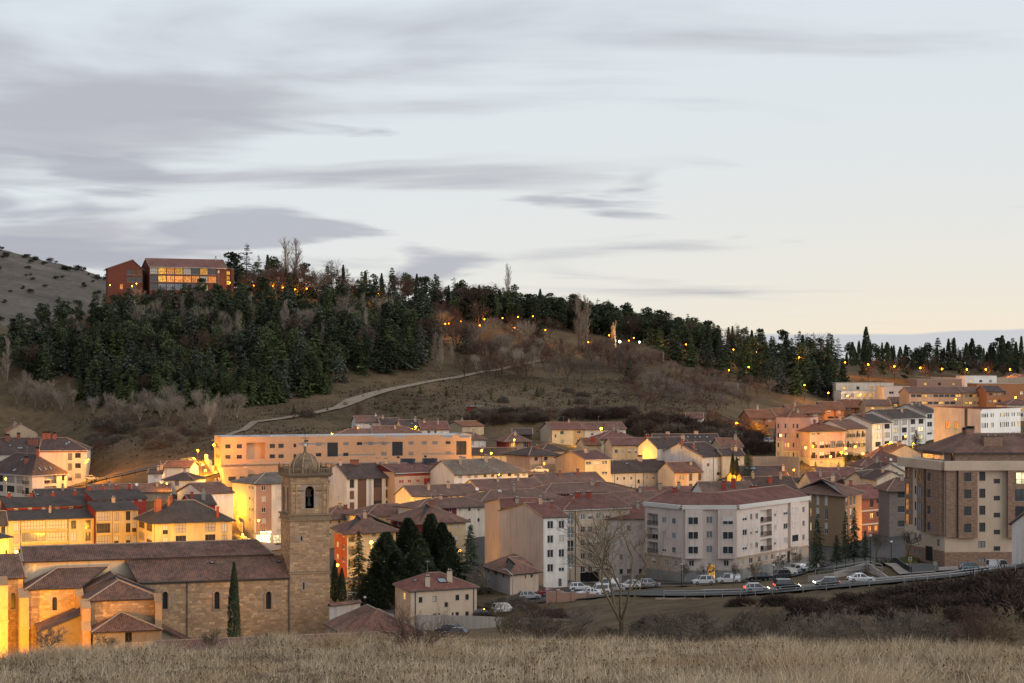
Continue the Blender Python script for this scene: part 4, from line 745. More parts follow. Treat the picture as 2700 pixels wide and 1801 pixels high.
bld(label='lamp-lit yellow house under dark roof in the upper row', cat='house', p0=(1060, 1127), p1=(1114, 1126), d=364, d1=365, W=11, base=1150, rise=2.3, rm='tile_dark', wm='yellow_pale', sky=[(.55, .5)])
bld(label='pinkish-white house with round and square windows in the upper row', cat='house', p0=(1112, 1131), p1=(1184, 1131), d=364, d1=365, W=11, base=1152, rise=2.2, rm='tile_red', wm='white', f=dict(win=[([(1127, 1134), (1145, 1151)], [(5, 13)], 'brown', {'pane': 'shutter_brown'}), ([(1162, 1168)], [(5, 10)], 'lit')]), sky=[(.2, .8)])
bld(label='tan half-timbered gable behind the upper row', cat='house', p0=(1176, 1121), p1=(1219, 1125), d=378, d1=374, W=9, base=1146, rise=1.4, ridge='v', rm='tile_orange', wm='tanrender', wms='tanrender')
bld(label='low old-tiled house just above the orange block roof', cat='house', p0=(884, 1146), p1=(980, 1146), d=348, d1=349, W=9, base=1165, rise=1.6, roof='hipl', rm='tile_old', wm='white')
bld(label='orange-walled low house with old tile roof, top of the orange block', cat='house', p0=(983, 1140), p1=(1108, 1140), d=350, d1=351, W=10, base=1165, rise=1.8, roof='hipr', rm='tile_old', wm='ochre', chim=[(.6, .6, dict(w=.5, mat='peach', hh=.7))])
bld(label='dark tin-roofed shed among garden plots', cat='shed', name='shed', p0=(1352, 1144), p1=(1402, 1144), d=366, d1=366, W=9, base=1160, rise=1.6, rm='tile_dark', wm='wood_dark')
bld(label='white ruined hut with sagging tile roof on the grassy slope', cat='hut', name='hut', p0=(1808, 1102), p1=(1852, 1104), d=384, rot=-8, W=9, base=1126, rise=1.7, rm='tile_old', wm='white', wms='white', f=dict(win=[([(1819, 1823)], [(8, 15)], 'dark', {'pane': 'void'})]))
bld(label='old stone house with chimney beside the thicket', cat='house', p0=(1902, 1177), p1=(1958, 1176), d=330, d1=331, W=9, base=1200, rise=2.2, rm='tile_old', wm='oldstone', chim=[(.85, .8, dict(mat='oldstone', w=.9))])
bld(label='low old roof below the thicket stone house', cat='house', p0=(1905, 1199), p1=(1962, 1198), d=318, d1=319, W=8, base=1240, rise=1.6, rm='tile_dark', wm='cream', f=dict(win=[([(1941, 1950)], [(5, 16)], 'brown')]))
# --- orange brick townhouses
def town(lbl, a, b, py, d, base, **k): bld(label=lbl, cat='townhouse', name='townhouse', p0=(a, py), p1=(b, py), d=d, rot=14, W=11, base=base, rise=2.6, rm='tile_orange', wm='brick_town', o=.9, f=dict(win=[([(a + (b - a) * .68, a + (b - a) * .84)], [(4, 12)], 'std', {'pane': ['curtain', 'glass']}), ([(a + (b - a) * .15, a + (b - a) * .35)], [(4, 12)], 'std'), ([(a + (b - a) * .5, a + (b - a) * .58)], [(2, 22)], 'dark', {'pane': 'shutter_brown'}), ([(a + (b - a) * .2, a + (b - a) * .7)], [(20, 26)], 'dark', {'pane': 'void'})]), **k)
town('orange brick townhouse with lamp-lit gable, nearest of the terrace', 1978, 2046, 1100, 402, 1130, l=dict(win=[([(1942, 1950)], [(1, 9)], 'litw'), ([(1957, 1962)], [(2, 9)], 'std')]), chim=[(.5, 1.0, dict(w=.6))])
town('orange brick townhouse, second of the terrace', 2048, 2082, 1096, 414, 1120)
town('orange brick townhouse, third of the terrace', 2083, 2172, 1087, 424, 1112, chim=[(.3, .9, dict(w=.6))])
town('orange brick townhouse, fourth of the terrace', 2172, 2226, 1078, 436, 1108)
town('orange brick townhouse, farthest of the terrace', 2226, 2281, 1072, 448, 1102, chim=[(.5, .95, dict(w=.6))])
# --- pink building and terrace right
PW = {'pane': ['glass', 'glass', 'lit_warm', 'curtain']}
bld(label='pink stepped apartment block with narrow paired windows, left part', cat='apartment block', name='apartment_block', p0=(2046, 1103), p1=(2136, 1103), d=338, d1=336, W=12, base=1212, roof='flat', parapet=.3, wm='pink', coping='fascia_brick', f=dict(win=[([(2050, 2054), (2069, 2073), (2076, 2081), (2090, 2094), (2100, 2105)], r4(14, 12, 25, 4), 'dark', PW)], reg=[(None, None, 86, 140, 'yellow_pale'), (2046, 2066, 60, 140, 'cream')]))
bld(label='pink turret room with red roof on the stepped pink block', cat='house', name='roof_room', p0=(2078, 1100), p1=(2132, 1099), d=342, d1=343, W=8, base=1112, rise=2.2, roof='hip', rm='tile_orange', wm='pink', f=dict(win=[([(2086, 2091)], [(2, 8)], 'std')]))
bld(label='pink apartment corner with French balconies, glazed bays and red roof', cat='apartment block', name='apartment_block', chain=[(2100, 338), (2136, 331), (2228, 335)], p0=(2136, 1136), p1=(2228, 1134), d=331, W=11, base=1228, rise=2.2, roof='hip', rm='tile_orange', wm='pink', o=.6, chim=[(.3, .7, dict(mat='fascia_brick')), (.7, .7, dict(mat='fascia_brick'))],
    f0=dict(win=[([(2112, 2117)], r4(28, 14, 27, 3), 'dark', PW)], reg=[(None, None, 72, 140, 'yellow_pale')]), f1=dict(win=[([(2140, 2150), (2155, 2161), (2166, 2177)], [(4, 12)], 'std'), ([(2141, 2150), (2178, 2184)], [(30, 46), (57, 73)], 'balc', {'k': 'dark', 'dep': .35}), ([(2161, 2174), (2189, 2202)], [(28, 47), (56, 74)], 'gald'), ([(2207, 2222)], [(28, 45), (56, 72)], 'balc', {'k': 'dark', 'dep': .35}), ([(2160, 2170)], [(80, 86)], 'dark')], reg=[(None, None, 14, 78, 'pink'), (None, None, 78, 140, 'yellow_pale')]))
BL = {'k': 'dark', 'dep': .5, 'pane': ['glass', 'lit_warm', 'curtain']}
bld(label='beige house with iron balconies next to the pink corner', cat='house', p0=(2231, 1129), p1=(2282, 1127), d=345, W=12, base=1200, rise=2.4, rm='tile_old', wm='cream', wms='white', o=.6, f=dict(win=[([(2234, 2239), (2246, 2250), (2259, 2263), (2273, 2277)], r4(9, 15, 26, 3), 'balc', BL)]))
bld(label='white house with glazed side bay and dark roof, lamp-lit at its foot', cat='house', p0=(2300, 1116), p1=(2350, 1113), d=353, W=14, base=1192, rise=2.6, rm='tile_charcoal', wm='white', wms='white', gutm='fascia_white', f=dict(win=[([(2308, 2322), (2332, 2346)], r4(4, 13, 23, 3), 'dark', {'pane': ['curtain', 'glass', 'lit_pale']})], reg=[(2325, 2330, 0, 90, 'greyrender')]))
bld(label='white terrace house with dark roof, second up the street', cat='house', p0=(2352, 1104), p1=(2440, 1100), d=364, W=14, base=1178, rise=2.7, rm='tile_charcoal', wm='white', wms='white', gutm='fascia_white', f=dict(win=[([(2355, 2368), (2378, 2391), (2401, 2413), (2422, 2435)], r4(4, 13, 21, 3), 'dark', {'pane': ['curtain', 'glass', 'lit_pale']})], reg=[(2371, 2375, 0, 90, 'greyrender'), (2395, 2399, 0, 90, 'greyrender')]))
bld(label='white terrace house with dark roof, third up the street', cat='house', p0=(2441, 1088), p1=(2475, 1086), d=376, W=14, base=1160, rise=2.8, rm='tile_charcoal', wm='white', wms='white', gutm='fascia_white', f=dict(win=[([(2445, 2458)], r4(4, 13, 21, 3), 'std')]))
bld(label='white four-storey institutional building with rows of narrow windows', cat='building', name='building', chain=[(2462, 338), (2586, 320), (2691, 331)], p0=(2586, 1082), p1=(2691, 1079), d=320, W=15, base=1300, roof='flat', parapet=.3, wm='white_clean', coping='fascia_brick', rm='tile_winered',
    f0=dict(m='pinkgrey', win=[([(2493, 2504), (2517, 2526)], [(34, 54)], 'dark', {'pane': ['glass', 'lit_orange']})], reg=[(2543, 2551, -4, 120, 'shutter_char')]), f1=dict(win=[([(2588, 2591), (2593, 2596), (2597, 2600), (2602, 2605), (2612, 2615), (2617, 2620), (2637, 2640), (2642, 2645), (2647, 2650), (2652, 2655), (2657, 2660), (2667, 2670), (2673, 2676), (2682, 2685), (2687, 2690)], [(9, 19), (34, 47), (62, 74)], 'slit', {'pane': ['glass', 'glass', 'lit_warm', 'curtain']})]))  # left face painted a darker plaster for its shade; the building is white
# --- right: brown brick block
bld(label='tall brown brick and beige apartment block with wide parapet, right foreground', cat='apartment block', name='apartment_block', chain=[(2386, 212.5), (2491, 204), (2790, 204.5)], p0=(2491, 1240), p1=(2700, 1240), d=204, W=16, base=1500, roof='flat', parapet=1.55, wm='beige', rm='concrete', coping='sill',
    f0=dict(win=[([(2388, 2395)], r4(5, 30, 42, 4), 'dark', {'pane': ['glass', 'glass_pale', 'lit_orange', 'glass']}), ([(2412, 2416)], r4(8, 22, 43, 4), 'dark', {'pane': 'glass'}), ([(2424, 2427)], r4(8, 22, 43, 4), 'dark', {'pane': 'glass'}), ([(2411, 2417), (2424, 2430)], [(179, 195), (222, 235)], 'dark', {'pane': 'shutter_grey'}), ([(2471, 2478)], [(185, 202)], 'dark', {'pane': 'shutter_grey'}), ([(2440, 2459)], [(208, 247)], 'door', {'m': 'metal_dark'})], reg=[(2384, 2407, 0, 158, 'brick_brown'), (None, None, 214, 330, 'brick_brown')]),
    f1=dict(win=[([(2582, 2598)], r4(4, 24, 44.8, 4), 'dark', {'pane': 'shutter_char'}), ([(2620, 2637)], r4(23, 12, 44.8, 5), 'dark', {'pane': 'shutter_char'}), ([(2580, 2598)], [(187, 204)], 'dark', {'pane': 'shutter_grey'}), ([(2620, 2637)], [(201, 213)], 'dark'), ([(2579, 2597)], [(231, 244)], 'dark', {'pane': 'shutter_grey'})], reg=[(None, None, 216, 330, 'brick_brown')]))
bld(label='set-back brick penthouse with brown tile roof on the brown apartment block', cat='penthouse', name='penthouse', chain=[(2431, 216), (2518, 208.5), (2790, 209)], p0=(2518, 1188), p1=(2700, 1188), d=208.5, W=11, base=1226, rise=2.9, roof='hipl', rm='tile_brown', wm='brick_brown', o=.7, capm='ridge_tile', f0=dict(win=[([(2483, 2488), (2507, 2513)], [(6, 30)], 'dark', {'pane': 'glass'}), ([(2455, 2459), (2468, 2473)], [(0.5, 8)], 'dark')]), chim=[(.45, 1.0, dict(mat='brick_brown', w=1.4, dd=1.2, hh=.9, cowl=True)), (.2, 1.0, dict(mat='brick_brown', w=1.2, hh=.6, cowl=True)), (.85, .75, dict(mat='brick_brown', w=1, hh=1.2, cowl=True)), (.66, .5, dict(mat='brick_brown', w=3.4, dd=2.2, hh=1.2))])
bld(label='white gable wall at the right picture edge in front of the brown block', cat='house', p0=(2668, 1378), p1=(2830, 1378), d=188, d1=180, W=12, base=1520, rise=4.2, ridge='v', rm='tile_red', wm='white', wms='white', o=.5)
bld(label='tan brick apartment block with tall white-shuttered windows', cat='apartment block', name='apartment_block', chain=[(2100, 262), (2228, 254), (2272, 262)], p0=(2228, 1305), p1=(2270, 1299), d=254, W=15, base=1442, rise=3.0, roof='hip', rm='tile_brown', wm='brick_tan', o=.8, chim=[(.3, .8, dict(mat='peach', w=.9)), (.48, .8, dict(mat='peach', w=.9))], f0=dict(win=[([(2152, 2160), (2174, 2182)], r4(2, 30, 38, 3), 'std', {'pane': ['half', 'glass', 'shutter_white']}), ([(2136, 2139)], r4(5, 22, 38, 3), 'litw')]), f1=dict(win=[([(2230, 2235), (2241, 2246), (2250, 2255)], r4(2, 30, 38, 3), 'std', {'pane': ['half', 'glass', 'shutter_white']})]))
bld(label='red brick house with pale string courses and orange-lit street floor', cat='house', p0=(2270, 1313), p1=(2345, 1307), d=268, W=12, base=1418, rise=2.6, rm='tile_red', wm='brick_red', o=.6, chim=[(.3, .9, dict(mat='fascia_brick'))], f=dict(win=[([(2294, 2303)], [(6, 27), (42, 56)], 'brown', {'pane': ['lit_warm', 'glass']}), ([(2311, 2319), (2327, 2340)], [(6, 19), (40, 54)], 'brown', {'pane': ['glass', 'lit_orange']}), ([(2289, 2298), (2306, 2315), (2325, 2334)], [(76, 90)], 'brown', {'pane': 'lit_orange'})], reg=[(None, None, 33, 37, 'cream'), (None, None, 69, 73, 'cream')]))
bld(label='grey brick house half hidden behind the tall brown block', cat='house', p0=(2345, 1290), p1=(2410, 1290), d=246, rot=3, W=10, base=1412, rise=2.2, roof='hipl', rm='tile_brown', wm='brick_grey', o=.9, f=dict(win=[([(2367, 2385)], r4(7, 16, 38, 3), 'dark', {'pane': ['shutter_char', 'glass']})]))
# --- roofscape right of centre
def roofy(lbl, p0, p1, d, base, **k):
    kw = dict(W=9, rise=2.3, rm='tile_dark', wm='cream'); kw.update(k); bld(label=lbl, cat='house', p0=p0, p1=p1, d=d, **({'d1': kw.pop('d1')} if 'd1' in kw else {'rot': kw.pop('rot', 12)}), base=base, **kw)
roofy('ochre-gabled house with dark roof and glass roof light', (1960, 1262), (2082, 1260), 302, 1300, wms='ochre', gm='ochre', W=14, rise=3, sky=[(.3, .8, 3, 1.6)], chim=[(.95, .6, dict(mat='concrete'))])
roofy('dark-roofed house with stone chimneys above the white corner building', (1975, 1287), (2100, 1284), 286, 1320, rise=2.6, rm='tile_dark', chim=[(.5, .5, dict(mat='red_chimney', w=1)), (.75, .8, dict(mat='oldstone')), (.2, .9, dict(mat='oldstone'))])
roofy('white-gabled house with two tall red chimneys above the corner building', (1858, 1304), (1995, 1299), 264, 1350, rise=2.6, W=11, rm='tile_brown', wms='white', gm='white', chim=[(.42, .4, dict(mat='red_chimney', w=1, hh=2)), (.62, .55, dict(mat='red_chimney', w=1, hh=2)), (.95, .2, dict(mat='red_chimney', w=2))])
roofy('long low brown roof with stone chimneys left of the white gable', (1700, 1305), (1842, 1302), 270, 1350, rise=1.6, rm='tile_red', chim=[(.35, .7, dict(mat='oldstone')), (.7, .8, dict(mat='oldstone'))])
roofy('brown roof with white terrace parapet behind the pale block', (1625, 1329), (1745, 1324), 255, 1400, rise=2.4, rm='tile_brown', W=11)
roofy('red patchwork roof with a grey chimney above the tan brick block', (2140, 1272), (2222, 1270), 288, 1320, rise=2.4, rm='tile_red', chim=[(.4, .6, dict(mat='concrete', w=.6))])
roofy('red roof behind the beige gable right of centre', (2165, 1254), (2265, 1251), 298, 1300, rise=1.8, rm='tile_red')
roofy('beige gable house with brown roof edge left of the brown block', (2221, 1268), (2290, 1262), 286, 1340, d1=284, ridge='v', W=12, rise=2.4, wm='cream', o=.4)
roofy('small beige gable beside the brown block', (2312, 1263), (2392, 1268), 279, 1340, ridge='v', W=10, rise=1.9, wm='cream', o=.4)
roofy('beige gable house with two windows behind the small gable', (2308, 1246), (2390, 1250), 300, 1310, ridge='v', W=10, rise=2.4, wm='cream', f=dict(win=[([(2329, 2335), (2337, 2342), (2362, 2367)], [(-4, 10)], 'dark')]))
roofy('pale house with wine-red hip roof below the white gable', (2270, 1228), (2338, 1226), 312, 1290, roof='hip', rise=2, rm='tile_winered', wm='white')
roofy('white house with wine-red roof and satellite dish left of the brown block', (2288, 1215), (2392, 1212), 326, 1260, roof='hip', rise=2.7, rm='tile_winered', wm='white', W=12, f=dict(win=[(3, [(4, 12)], 'dark', {'w': 1})]), chim=[(.4, .9, dict(mat='fascia_brick', w=.6)), (.55, .9, dict(mat='fascia_brick', w=.6))])
roofy('white-gabled house with brown roof below the street lamps', (2345, 1194), (2428, 1192), 338, 1235, rise=2.4, rm='tile_brown', wm='white', ridge='v', W=12)
roofy('dark flat roofs with vents in front of the stone wall', (2060, 1268), (2140, 1266), 312, 1290, rise=1.4, rm='tile_dark', chim=[(.3, .5, dict(mat='concrete', w=.6)), (.7, .6, dict(mat='concrete', w=.6))])
# --- far right
def far(lbl, a, b, py, d, base, wm, rt='gable', n=6, rows=((3, 8), (17, 22)), **k):
    kw = dict(rm='tile_brown', W=12, rise=2.0); kw.update(k); kind = kw.pop('kind', 'dark'); pane = kw.pop('pane', ['glass', 'glass', 'lit_warm', 'curtain']); w = kw.pop('w', 1.3)
    bld(label=lbl, cat='apartment block', name='apartment_block', p0=(a, py), p1=(b, py), d=d, rot=6, base=base, wm=wm, roof=rt, f=dict(win=[(n, [tuple(r) for r in rows], kind, {'w': w, 'pane': pane})]), **kw)
far('white flat-roofed modern housing with roof terraces below the wood', 2218, 2360, 1034, 470, 1068, 'white_clean', 'flat', 8, ((4, 14), (18, 28)), rm='concrete')
far('upper white terrace storey of the modern housing', 2204, 2356, 1013, 478, 1036, 'cream_pale', 'flat', 4, ((6, 14),), rm='concrete')
far('grey and white box house joined to the modern housing', 2331, 2400, 1022, 464, 1062, 'pinkgrey', 'flat', 2, ((10, 17),), rm='concrete', kind='std', w=2)
far('long orange apartment block with lit and dark window pairs', 2397, 2538, 1035, 442, 1082, 'peach', 'gable', 9, ((5, 12), (24, 31)), W=13, w=1.9)
far('cream end of the long apartment block', 2539, 2601, 1035, 443, 1082, 'yellow_pale', 'gable', 5, ((5, 12), (24, 31)), W=13, w=1.2)
far('orange corner house with dark roof right of the cream end', 2602, 2645, 1031, 438, 1080, 'brick_town', 'gable', 3, ((5, 12), (23, 30)), W=13, rm='tile_dark')
far('brown brick block with wine-red attic and chimneys behind', 2418, 2536, 1003, 480, 1034, 'brick_pink', 'flat', 3, ((6, 13),), rm='tile_winered')
far('white box building with rooftop units behind the brown block', 2544, 2628, 994, 496, 1030, 'white_clean', 'flat', 3, ((8, 14),), rm='concrete')
far('orange brown brick block at the right edge with lit corner windows', 2576, 2720, 1015, 460, 1070, 'brick_town', 'flat', 3, ((16, 26),), rm='concrete', pane=['glass', 'lit_pale'])
far('small yellow-lit house with brown roof left of the long apartments', 2352, 2396, 1061, 452, 1084, 'yellow_pale', 'gable', 3, ((4, 12),), W=9)
far('beige blocks with balconies at the top right edge', 2652, 2730, 998, 512, 1024, 'pinkgrey', 'hip', 5, ((2, 8), (14, 20)), rm='tile_brown')
far('pale house with white parapet at the right edge', 2656, 2730, 1066, 425, 1110, 'cream_pale', 'hip', 3, ((8, 14), (24, 32)), rm='tile_winered')
far('ruined stone barn with broken roof behind the orange terrace', 2283, 2350, 1068, 440, 1086, 'oldstone', 'gable', 2, ((6, 11),), rm='tile_old', W=9)
far('low brown-roofed houses on the ridge at the right edge', 2612, 2720, 948, 556, 966, 'tanrender', 'gable', 4, ((2, 6),), rm='tile_orange', W=12)
# --- foreground houses
bld(label='two-storey beige house with hip roof, chimneys and skylights beside the church', cat='house', chain=[(1042, 201), (1083, 195), (1257, 198.5)], p0=(1083, 1556), p1=(1257, 1545), d=195, W=9.5, base=1652, rise=2.2, roof='hip', rm='tile_red', wm='beige', o=.35, capm='ridge_tile', f0=dict(win=[([(1063, 1069)], [(14, 32)], 'std', {'pane': 'lit_warm'})]),
    f1=dict(win=[([(1104, 1114), (1141, 1151), (1201, 1211), (1227, 1236)], [(20, 35)], 'dark'), ([(1172, 1181)], [(38, 51)], 'dark'), ([(1141, 1151), (1156, 1161), (1191, 1196), (1201, 1210), (1227, 1236)], [(66, 80)], 'brown', {'pane': 'glass'})]), chim=[(.62, .25, dict(mat='cream', w=.8, hh=1.6)), (.86, .45, dict(mat='cream', w=.9, hh=1.8))], sky=[(.3, .5, 1.0, .7), (.78, .5, 1.6, 1.4)], ant=[(.52, .9)], pipe=[])
bld(label='derelict grey cottage with sagging old tile roof and green shutters', cat='cottage', name='cottage', chain=[(1277, 220), (1345, 211), (1420, 214)], p0=(1345, 1511), p1=(1420, 1506), d=211, W=9, base=1568, rise=2.3, roof='hip', rm='tile_old', wm='pinkdado', wms='greyrender', o=.6, f0=dict(m='greyrender', win=[([(1285, 1290), (1304, 1311), (1325, 1330)], [(6, 18)], 'brown', {'pane': 'door_green'})]), f1=dict(win=[([(1384, 1388), (1399, 1406)], [(8, 20)], 'std', {'pane': 'glass'})]), gut=False)
# --- hotel on the hill
HL = {'pane': ['hotel_lit', 'hotel_lit', 'lit_orange', 'lit_orange', 'glass', 'curtain']}
HB = [(395.5 + 22 * k, 416 + 22 * k) for k in range(8)]
bld(label='long red-brick hotel wing with rows of lit glazed balconies on the hilltop', cat='hotel', name='hotel', p0=(394, 701), p1=(597, 705), d=466, d1=473, W=15, base=805, rise=3.4, rm='tile_winered', wm='brick_hotel', o=.8, gutm='fascia_white', rf=.45, f=dict(win=[(HB, [(4, 21), (25, 42)], 'gald', HL), (HB[:7], [(46, 63)], 'gald', {'pane': ['glass', 'glass_pale', 'lit_pale', 'glass']}), ([(574, 579)], [(8, 22), (26, 41)], 'dark')], reg=[(571, 597, 0, 5, 'cream')]), chim=[(.9, .9, dict(mat='zinc', w=.5, dd=.5, hh=1.6))])
bld(label='red-brick hotel wing with sloping gable and dark windows on the hilltop', cat='hotel', name='hotel', p0=(284, 707), p1=(376, 707), d=463, d1=465, W=14, base=815, rise=3.6, ridge='v', rf=.72, rm='tile_winered', wm='brick_hotel', o=.9, f=dict(win=[([(335, 346), (347, 358), (360, 374)], [(3, 17), (22, 36)], 'gald', {'pane': ['glass', 'shutter_brown']}), ([(316, 324), (345, 360)], [(42, 55)], 'dark', {'pane': ['glass', 'lit_orange']})]))
bld(label='glowing glazed stair tower at the right end of the hotel', cat='hotel', name='hotel', p0=(592, 709), p1=(610, 709), d=478, d1=478, W=8, base=805, roof='flat', parapet=.2, rm='concrete', wm='brick_hotel', f=dict(win=[([(597, 606)], [(5, 16), (18, 29), (31, 42)], 'lit', {'pane': 'hotel_lit'})]))
rq = random.Random(77)
for s in SPECS:
    if s['d'] < 420 and s.get('roof', 'gable') != 'flat' and s.get('cat') in ('house', 'apartment block') and 'hotel' not in s['label']:
        if 'chim' not in s: s['chim'] = [(rq.uniform(.15, .85), rq.uniform(.6, .95), dict(mat=rq.choice(['peach', 'concrete', 'fascia_brick', 'oldstone']), w=rq.uniform(.5, .9), hh=rq.uniform(.7, 1.4))) for _ in range(rq.choice([1, 1, 2]))]
        if 'ant' not in s and rq.random() < .55: s['ant'] = [(rq.uniform(.1, .9), rq.uniform(.7, .98))]
for s in SPECS: spec_geom(s)
solve_terrain()
# ---------------------------------------------------------------- ground sheet
def sheet(name, pxs, ds, mat, lift=0.0, kind='structure', rough=0.0, far=False):
    PX, DD = np.meshgrid(pxs, ds); Z = GZ(PX, np.minimum(DD, 900)) + lift
    if far: fz = np.clip((DD - 900) / 1500, 0, 1); Z = Z * (1 - fz) - 45.0 * fz
    X = (PX - CX) / F * DD * K; Y = DD * K
    if rough:
        rs = np.random.RandomState(3); Z = Z + rough * np.minimum(1, DD / 60) * (rs.rand(*Z.shape) - .5)
    V = np.stack([X, Y, Z], -1).reshape(-1, 3); nc = len(pxs); nr = len(ds)
    i = np.arange(nr - 1)[:, None] * nc + np.arange(nc - 1)[None, :]
    Fc = np.stack([i, i + 1, i + nc + 1, i + nc], -1).reshape(-1, 4)
    me = bpy.data.meshes.new(name); me.from_pydata(V.tolist(), [], Fc.tolist()); me.materials.append(MATS[mat])
    me.polygons.foreach_set('use_smooth', [True] * len(me.polygons)); me.update()
    return struct(name, me, kind)
DS = np.concatenate([np.geomspace(3.0, 100, 70), np.linspace(101.5, 620, 330), np.geomspace(630, 12000, 40)])
sheet('ground', np.linspace(-1500, 4200, 215), DS, 'dry_slope', 0, rough=.25, far=True)
def strip(name, pts, mat, width, lift, kind='structure', n=12):
    """road or path: centre line (px, d) in photo columns/distance, width in metres, draped on the ground"""
    C = []
    for (a, b_) in zip(pts[:-1], pts[1:]):
        for k in range(n): t = k / n; C.append((a[0] + (b_[0] - a[0]) * t, a[1] + (b_[1] - a[1]) * t, (a[2] if len(a) > 2 else width) * (1 - t) + (b_[2] if len(b_) > 2 else width) * t))
    C.append((pts[-1][0], pts[-1][1], pts[-1][2] if len(pts[-1]) > 2 else width))
    Q = [(XY(px, d), w) for px, d, w in C]; b = MB(); prev = None; run = 0
    for i, (q, w) in enumerate(Q):
        t = ((Q[min(i + 1, len(Q) - 1)][0]) - (Q[max(i - 1, 0)][0])).normalized(); nn = Vector((-t.y, t.x)); cur = []
        for k in range(5):
            p = q + nn * (w * (k / 4 - .5)); dd = p.y / K; px = CX + p.x / p.y * F; cur.append(Vector((p.x, p.y, gz1(px, dd) + lift)))
        if prev:
            for k in range(4): b.face([prev[k + 1], cur[k + 1], cur[k], prev[k]], mat)
        prev = cur
    return struct(name, b.mesh(name), kind)
def patch(name, a, b_, d0, d1, mat, lift, n=14):
    """ground patch between columns a..b and distances d0..d1"""
    return sheet(name, np.linspace(a, b_, n * 2), np.linspace(d0, d1, n), mat, lift)
ROAD = [(2760, 189), (2640, 186), (2480, 184), (2300, 183), (2200, 184), (2080, 186), (1990, 189), (1850, 193), (1740, 197), (1650, 201), (1540, 206)]
strip('road', ROAD, 'asphalt', 7.0, .30)
strip('sidewalk', [(px, d + 2.75) for px, d in ROAD[1:8]], 'pavement', 1.8, .42)
STREET = [(2150, 240), (2060, 227), (1980, 220), (1850, 216.5), (1700, 215.5), (1560, 212), (1440, 207), (1300, 205)]
strip('street', STREET, 'asphalt', 9.0, .26)
strip('path', [(560, 352, 2.6), (640, 362), (670, 377), (780, 386), (887, 393, 3.4), (930, 402, 6), (976, 409, 4.5), (1078, 425, 2.6), (1206, 440, 2.2), (1313, 455, 2), (1438, 470, 1.8)], 'gravel', 2.6, .35)
strip('hill_road', [(-80, 360), (100, 345), (232, 337), (360, 338), (500, 339), (545, 330), (560, 322)], 'asphalt', 6, .3)
strip('lane', [(900, 258, 8), (960, 236), (985, 226), (1010, 214), (1030, 205)], 'asphalt', 7, .3)
patch('pavement', 2400, 2640, 190.5, 196, 'pavement', .42)
strip('park_path', [(2255, 211, 5), (2320, 206, 5), (2390, 197, 5), (2420, 189.5, 6)], 'pavement', 5, .4)
patch('ramp', 2395, 2475, 191, 205, 'asphalt', .46)
patch('lawn', 2305, 2420, 203, 214, 'lawn', .5); patch('lawn', 2190, 2265, 196, 204, 'lawn', .5)
patch('square', 640, 800, 285, 299, 'pavement', .3)
patch('town_ground', 1000, 2500, 228, 300, 'asphalt', .12, 30); patch('town_ground', -100, 640, 236, 275, 'pavement', .15, 20); patch('town_ground', 640, 1000, 228, 283, 'asphalt', .12, 20)
# ---------------------------------------------------------------- bare rocky hill far left
def hill_height(px):
    return np.interp(px, [-900, -300, 0, 60, 130, 210, 290, 400, 600, 900], [560, 620, 657, 672, 690, 708, 738, 790, 870, 960])
pxs = np.linspace(-900, 900, 120); ts = np.linspace(0, 1, 50); V = []; rs = np.random.RandomState(5)
for t in ts:
    d = 900 + 500 * t
    for px in pxs:
        top = hill_height(px); py = 1000 + (top - 1000) * (t ** .75); V.append(tuple(PT(px, py + rs.uniform(-1.5, 1.5), d)))
for px in pxs: V.append(tuple(PT(px, 1000, 1900)))
Fc = [(j * 120 + i, j * 120 + i + 1, (j + 1) * 120 + i + 1, (j + 1) * 120 + i) for j in range(50) for i in range(119)]
me = bpy.data.meshes.new('hills'); me.from_pydata(V, [], Fc); me.materials.append(MATS['far_hill']); struct('hills', me)
for s in SPECS: build_spec(s)
# ---------------------------------------------------------------- church with bell tower
CR = math.radians(19.0); CU = Vector((math.cos(CR), math.sin(CR))); CV = Vector((-math.sin(CR), math.cos(CR))); C0 = XY(764, 200); CB = ZZ(1716, 200)
def cu(px, v): k = (px - CX) / F; return (k * (C0.y + v * CV.y) - C0.x - v * CV.x) / (CU.x - k * CU.y)
def cz(py, u, v): return -(py - HY) * (C0.y + u * CU.y + v * CV.y) / F - CB
church = empty('church', (C0.x, C0.y, CB), 'old stone church with tiled roofs and a domed square bell tower', 'church', None, CR); church['kind'] = 'thing'
def arch_fill(mb, u0, u1, zt, place, mat, n=10):
    """stone above a round arch: fills the rectangle head between spring line and zt"""
    r = (u1 - u0) / 2; c = (u0 + u1) / 2; zs_ = zt - r
    for k in range(n):
        a0, a1 = math.pi * k / n, math.pi * (k + 1) / n; x0, x1 = c - r * math.cos(a0), c - r * math.cos(a1)
        mb.face([place(x0, zs_ + r * math.sin(a0)), place(x1, zs_ + r * math.sin(a1)), place(x1, zt), place(x0, zt)], mat)
        mb.face([place(x0, zs_ + r * math.sin(a0)), place(x0, zs_ + r * math.sin(a0), .5), place(x1, zs_ + r * math.sin(a1), .5), place(x1, zs_ + r * math.sin(a1))], mat)
STONE_UNIT = None
def unit_stone():
    global STONE_UNIT
    if STONE_UNIT is None:
        b = MB(); e = .035
        o_ = [(-.5, -.5), (.5, -.5), (.5, .5), (-.5, .5)]; i_ = [(x * (1 - e * 2), z * (1 - e * 4)) for x, z in o_]
        b.face([(x, -1, z) for x, z in i_], 'stone')
        for k in range(4): j = (k + 1) % 4; b.face([(o_[k][0], 0, o_[k][1]), (o_[j][0], 0, o_[j][1]), (i_[j][0], -1, i_[j][1]), (i_[k][0], -1, i_[k][1])], 'stone')
        STONE_UNIT = b.mesh('stone')
    return STONE_UNIT
